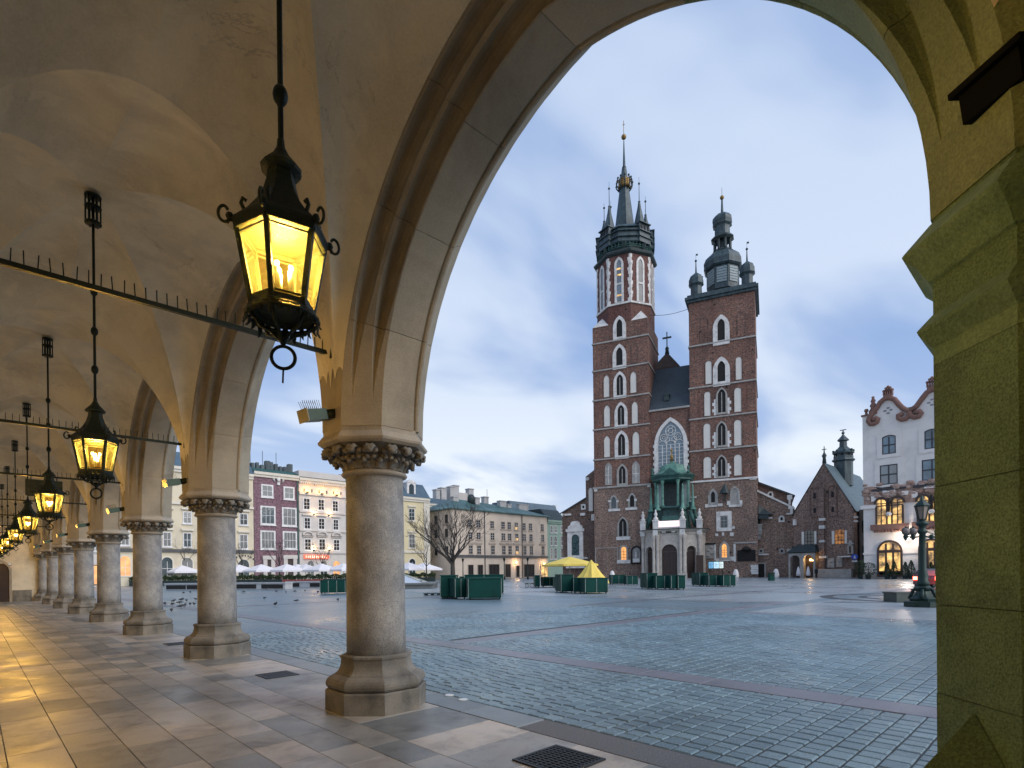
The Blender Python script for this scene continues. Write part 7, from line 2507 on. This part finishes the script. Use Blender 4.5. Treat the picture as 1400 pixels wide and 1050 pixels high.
def shrub(u, d, h, r, label, seed, cone=True, F=WH):
    t = thing('potted_shrub', F.world(u, d), label, 'shrub', 'clipped shrubs by the white house')
    b = MB(); b.lathe([(.28, 0), (.36, .45), (.38, .5), (.3, .5)], 10); b.build('pot', M['planter'], t)
    rnd = random.Random(seed); b = MB()
    for i in range(700):
        q = rnd.random()
        rr_ = (r * (1 - q) ** .8 + .05) if cone else r * math.sqrt(max(0, 1 - (2 * q - 1) ** 2)) * 1.0
        a = rnd.uniform(0, 6.283); rr_ *= rnd.uniform(.6, 1.05)
        p = Vector((rr_ * math.cos(a), rr_ * math.sin(a), .5 + q * (h - .5)))
        s = rnd.uniform(.05, .1); dd = Vector((rnd.uniform(-1, 1), rnd.uniform(-1, 1), rnd.uniform(-1, 1))).normalized(); e = dd.orthogonal().normalized(); f_ = dd.cross(e)
        b.add([p - e * s, p + f_ * s * .6, p + e * s, p - f_ * s * .6], [(0, 1, 2, 3)])
    b.build('foliage', M['shrub'], t)
    b = MB(); b.tube([(0, 0, .4), (0, 0, h * .8)], .05, 5); b.build('stem', M['bark'], t)


for i, (px, h, r, cone, lab) in enumerate(((1176, 2.6, .8, 0, 'tall dark bush at the lane corner'), (1187, 2.3, 1.1, 0, 'broad round bush at the left corner of the white house'), (1213, 2.2, .5, 1, 'cone shrub at the left side of the lit arched shop window'), (1222.5, 2.4, .6, 1, 'cone shrub at the right side of the lit arched shop window'),
                                      (1238, 2.3, .5, 1, 'cone shrub between the two shop windows, the left one'), (1246, 2.5, .6, 1, 'cone shrub between the two shop windows, the right one'), (1273, 2.2, .6, 1, 'cone shrub behind the street lamp'))):
    shrub(WH.u(px, 780, -1.6), -1.6, h, r, lab, 40 + i, bool(cone))

# bollards, bin, notice board, road sign
b = MB(); b.lathe([(.45, 0), (.48, .5), (.42, 1.0), (.26, 1.45), (.05, 1.6)], 10); me_bol = b.mesh('bollard', M['white_stone'])
for px, d, lab in ((1006, 92, 'white stone bollard before the right tower'), (1061, 92, 'white stone bollard beside the green litter bin'), (837, 98, 'white stone bollard beside the yellow tent')):
    link('stone_bollard', me_bol, None, at(px, d), label=lab, category='bollard', group='white stone bollards by the church')
t = thing('litter_bin', ground(1054.5, 794.5), 'square dark green litter bin on the square before the church', 'bin', None, RZ0)
b = MB(); b.box(-.3, .3, -.3, .3, .05, 1.0); b.build('body', M['green_paint'], t)
b = MB(); b.box(-.34, .34, -.34, .34, 1.0, 1.12); b.box(-.2, .2, -.33, -.3, .75, .92); b.build('lid', M['iron'], t)
P_ = CH.world(CH.u(979, 775, -3), -3)
t = thing('notice_board', P_, 'blue lit notice board on legs before the right tower', 'notice board', None, CH.rz)
b = MB(); b.box(-1.4, 1.4, -.1, .1, 1.7, 3.1); b.build('frame', M['iron'], t)
for x0, x1, c in ((-1.3, -.5, (.1, .3, .5)), (-.4, .5, (.5, .75, .95)), (.6, 1.3, (.65, .75, .7))):
    b = MB(); b.box(x0, x1, -.14, -.11, 1.8, 3.0); pn = b.build('panel', glow('lit_poster', c, .7, (.2, .3, .4)), t)
    b = MB()
    for k_ in range(4):
        b.box(x0 + .1, x1 - .1 - .2 * (k_ % 2), -.145, -.139, 2.0 + k_ * .24, 2.08 + k_ * .24)
    b.build('poster_lines', surf('poster_ink', (.15, .25, .3), None, 2, .6), pn)
for x in (-1.1, 1.1):
    b = MB(); b.box(x - .06, x + .06, -.06, .06, 0, 1.7); b.build('leg', M['iron'], t)
P_ = SB.world(SB.u(1168.5, 770, -5), -5)
t = thing('road_sign', P_, 'round blue road sign with a white figure on a pole by the lane', 'sign', None, SB.rz + .2)
b = MB(); b.tube([(0, 0, 0), (0, 0, 3.6)], .04, 6); b.build('pole', M['iron'], t)
b = MB(); b.m = Matrix.Translation((0, -.05, 3.3)) @ Matrix.Rotation(rad(90), 4, 'X'); b.lathe([(.45, -.015), (.45, .015)], 20); SGN = b.build('disc', surf('blue_sign', (.01, .08, .5), None, 2, .4), t)
b = MB(); b.ball((.02, -.08, 3.5), .07, 6); b.box(-.1, .12, -.09, -.07, 3.2, 3.4); b.box(-.12, -.03, -.09, -.07, 3.02, 3.2); b.box(.05, .13, -.09, -.07, 3.02, 3.2); b.build('figure', M['wframe'], SGN)
b = MB(); b.box(-.35, .35, -.09, -.05, 2.5, 2.75); b.build('plate', M['wframe'], t)
for px, lab in ((1091.5, 'folded white parasol by the small church porch, the left one'), (1105, 'folded white parasol by the small church porch, the right one')):
    t = thing('folded_parasol', SB.world(SB.u(px, 780, -5), -5), lab, 'parasol', 'folded white parasols')
    b = MB(); b.lathe([(.12, .35), (.34, .4), (.3, .9), (.18, 1.5), (.05, 1.9)], 10); b.build('canopy', M['canvas'], t)
    b = MB(); b.tube([(0, 0, 0), (0, 0, 2.0)], .04, 5); b.lathe([(.3, 0), (.3, .08)], 8); b.build('pole', M['iron'], t)

# posts with small lanterns before the corner building
for px, d, lab in ((689.5, 112, 'thin dark lamp post before the dark door of the corner building'), (721.5, 112, 'thin dark lamp post before the wide shop front'), (633, 112, 'thin dark lamp post seen above the green stalls')):
    t = thing('lamp_post', at(px, d), lab, 'lamp post', 'thin lamp posts before the corner building')
    b = MB(); b.lathe([(.2, 0), (.2, .5), (.1, .7), (.08, 3.6)], 8); b.build('post', M['iron'], t)
    b = MB(); b.lathe([(.1, 3.6), (.25, 4.1), (.28, 4.15), (.08, 4.45)], 6); b.build('lamp_head', M['iron'], t)

# ------------------------------------------------------------------ pigeons
def pigeon_mesh(head_down):
    b = MB()
    hy = .17; hz = .235 if not head_down else .1
    sec = [(-.2, .11, .012, .006), (-.14, .125, .04, .02), (-.08, .14, .06, .05), (0, .15, .075, .07), (.07, .165, .068, .066), (.12, .185, .045, .05), (.145, .2 if not head_down else .15, .032, .034)]
    b.loft([[(w * math.cos(a), y, z + h * math.sin(a)) for a in [2 * math.pi * i / 10 for i in range(10)]] for y, z, w, h in sec], smooth=True)
    b.loft([[(w * math.cos(a), y, z + w * math.sin(a)) for a in [2 * math.pi * i / 8 for i in range(8)]] for y, z, w in ((.13, .18 if not head_down else .15, .034), (.155, hz - .02, .028), (.165, hz, .026))], smooth=True)
    b.ball((0, hy, hz + .012), .032, 8, .9, 1.1, 1)
    b.loft([[(-.008, hy + .03, hz + .012), (.008, hy + .03, hz + .012), (0, hy + .03, hz + .022)], [(-.001, hy + .062, hz), (.001, hy + .062, hz), (0, hy + .062, hz + .003)]])
    for s in (-1, 1):
        b.tube([(s * .025, .01, .09), (s * .028, .015, .02)], .007, 4)
        b.tube([(s * .028, .0, .006), (s * .028, .05, .006)], .006, 3)
        b.loft([[(s * w, y, z + dz) for dz in (-.02, .0, .025)] for w, y, z in ((.07, .08, .17), (.082, 0, .16), (.06, -.12, .14), (.02, -.2, .125))], False, False, True, False)
    return b.mesh('pigeon', surf('dark_pigeon', (.03, .035, .045), (.055, .06, .07), 12, .6))


pm = [pigeon_mesh(False), pigeon_mesh(True)]
pm[1].materials[0] = pm[0].materials[0]
PG = [(225.5, 828), (236, 828), (237, 824), (245, 826), (247.5, 822), (249, 821), (255, 823), (247, 832), (253, 830), (260, 828), (265.5, 828), (234.5, 837), (251, 812), (260, 811), (268, 821), (362, 819.5), (376.5, 829), (405, 823.5), (462, 822.5), (333, 811), (365, 806.5), (378, 810),
      (391, 811), (403, 810), (417, 809), (392, 804.5), (376, 805.5), (435, 811)]
rnd = random.Random(2)
spots = ['nearest of the flock left of the second column', 'in the flock left of the second column', 'alone right of the second column', 'on the paving near the stone bench']
ORD = ['first', 'second', 'third', 'fourth', 'fifth', 'sixth', 'seventh', 'eighth', 'ninth', 'tenth', 'eleventh', 'twelfth', 'thirteenth', 'fourteenth', 'fifteenth', 'sixteenth']
flock = sorted(p for p in PG if p[0] < 300)
farb = sorted(p for p in PG if p[0] >= 300 and p[1] < 815)
for i, (px, py) in enumerate(PG):
    if px < 300:
        lab, grp = ORD[flock.index((px, py))] + ' pigeon from the left in the flock between the third and second columns', 'pigeons between the columns'
    elif (px, py) == (376.5, 829):
        lab, grp = 'dark pigeon nearest the arcade, right of the second column', 'pigeons on the square'
    elif (px, py) == (362, 819.5):
        lab, grp = 'dark pigeon close to the right side of the second column', 'pigeons on the square'
    elif (px, py) == (405, 823.5):
        lab, grp = 'dark pigeon alone midway between the two nearest columns', 'pigeons on the square'
    elif (px, py) == (462, 822.5):
        lab, grp = 'dark pigeon just left of the nearest column', 'pigeons on the square'
    else:
        lab, grp = ORD[farb.index((px, py))] + ' from the left of the far pigeons before the stone benches', 'pigeons before the stone benches'
    o = link('pigeon', pm[i % 2 if i % 3 else 1], None, ground(px, py), (0, 0, rnd.uniform(0, 6.28)), label=lab, category='pigeon', group=grp)
    s = rnd.uniform(.72, .9)
    o.scale = (s, s, s)

# ------------------------------------------------------------------ a person by the lit porch, a car added for the red glow
def person(loc, label, rz, H=1.75):
    me = bpy.data.meshes.new('person')
    V = [(0, 0, .96), (0, 0, 1.2), (0, 0, 1.42), (0, .01, 1.53), (0, .02, 1.64), (0, .02, 1.74), (-.1, 0, .9), (-.1, .03, .48), (-.1, -.02, .06), (-.1, .14, .04), (.1, 0, .9), (.1, -.04, .48), (.11, -.1, .06), (.11, .06, .04),
         (-.19, 0, 1.4), (-.25, -.02, 1.12), (-.23, .06, .86), (-.22, .1, .78), (.19, 0, 1.4), (.25, -.02, 1.12), (.23, .06, .86), (.22, .1, .78)]
    Ed = [(0, 1), (1, 2), (2, 3), (3, 4), (4, 5), (0, 6), (6, 7), (7, 8), (8, 9), (0, 10), (10, 11), (11, 12), (12, 13), (2, 14), (14, 15), (15, 16), (16, 17), (2, 18), (18, 19), (19, 20), (20, 21)]
    Rr = [.17, .16, .16, .06, .1, .08, .11, .075, .055, .045, .11, .075, .055, .045, .075, .055, .045, .04, .075, .055, .045, .04]
    me.from_pydata([Vector(v) * (H / 1.82) for v in V], Ed, [])
    o = bpy.data.objects.new('person', me); COL.objects.link(o)
    md = o.modifiers.new('skin', 'SKIN'); sv = me.skin_vertices[0].data
    for i, r_ in enumerate(Rr):
        sv[i].radius = (r_, r_ * .85)
    sv[0].use_root = True
    ss = o.modifiers.new('smooth', 'SUBSURF'); ss.levels = 1; ss.render_levels = 1
    o.location = loc; o.rotation_euler = (0, 0, rz)
    me.materials.append(surf('dark_coat', (.02, .02, .024), None, 4, .9))
    o['label'] = label; o['category'] = 'person'
    b = MB(); b.ball((0, .03, 1.66), .095, 10, .9, 1, 1.2); b.ball((0, .12, 1.65), .02, 6); b.build('face', surf('skin', (.4, .25, .18), None, 4, .6), o)
    b = MB(); b.ball((0, .0, 1.71), .105, 10, .95, 1.05, .85); b.build('hair', surf('dark_hair', (.02, .015, .012), None, 4, .7), o)
    b = MB(); b.loft([[(r_ * math.cos(a), r_ * .75 * math.sin(a), z) for a in [2 * math.pi * i / 12 for i in range(12)]] for r_, z in ((.23, .72), (.2, 1.0), (.22, 1.35), (.14, 1.47))], smooth=True); b.build('coat', me.materials[0], o)


person(SB.world(SB.u(1116, 780, -4.0), -4.0), 'person in a dark coat standing by the lit porch of the small church', SB.rz + math.pi)
p = ground(1272, 806)
cd = (WH.a - WH.b).normalized()
t = thing('red_glow_car', at(1266, 40), 'added dark car with red tail lights, mostly hidden behind the green pier', 'car', None, RZ0 - 1.0)  # car added to give the red glow by the pier
MC = surf('dark_car_paint', (.03, .03, .04), None, 1, .25, spec=.7)
b = MB()
prof = [(-.0, .35), (.02, .75), (.12, .95), (.35, 1.38), (.7, 1.47), (1.9, 1.45), (2.7, .98), (3.7, .85), (3.95, .65), (4.0, .35)]
secs = []
for y, k_ in ((-.83, .9), (-.78, 1), (.78, 1), (.83, .9)):
    secs.append([(x, y * (1 if z < 1 else .86), .35 + (z - .35) * k_) for x, z in prof])
b.m = Matrix.Rotation(rad(90), 4, 'Z')
b.loft([[s[i] for i in range(len(prof))] for s in secs], smooth=False)
b.build('body', MC, t)
for x in (.75, 3.2):
    for s in (-.8, .8):
        b = MB(); b.m = Matrix.Rotation(rad(90), 4, 'Z') @ Matrix.Translation((x, s, .31)) @ Matrix.Rotation(rad(90), 4, 'X'); b.lathe([(.31, -.1), (.31, .1)], 16); wl_ = b.build('wheel', M['iron'], t)
        b = MB(); b.m = Matrix.Rotation(rad(90), 4, 'Z') @ Matrix.Translation((x, s, .31)) @ Matrix.Rotation(rad(90), 4, 'X'); b.lathe([(.18, -.11), (.18, .11)], 10); b.build('rim', M['pale_trim'], wl_)
b = MB(); b.m = Matrix.Rotation(rad(90), 4, 'Z'); b.add([(.13, -.62, .98), (.13, .62, .98), (.34, .58, 1.36), (.34, -.58, 1.36)], [(0, 1, 2, 3)]); b.v = [v + Vector((0, -.012, .0)) for v in b.v]; b.build('rear_window', M['glass'], t)
for s in (-1, 1):
    b = MB(); b.m = Matrix.Rotation(rad(90), 4, 'Z'); b.box(-.04, .06, s * .68 - .12, s * .68 + .12, .68, .9); b.build('tail_light', glow('red_tail_light', (1, .05, .03), 22, (.4, .02, .02)), t)
rl = t.matrix_world
warm_light(t.location + Vector((-.9, -.7, .7)), 130, (1, .08, .05), .2, 'added_red_glow')  # red light added beside the tail lights to tint the ground
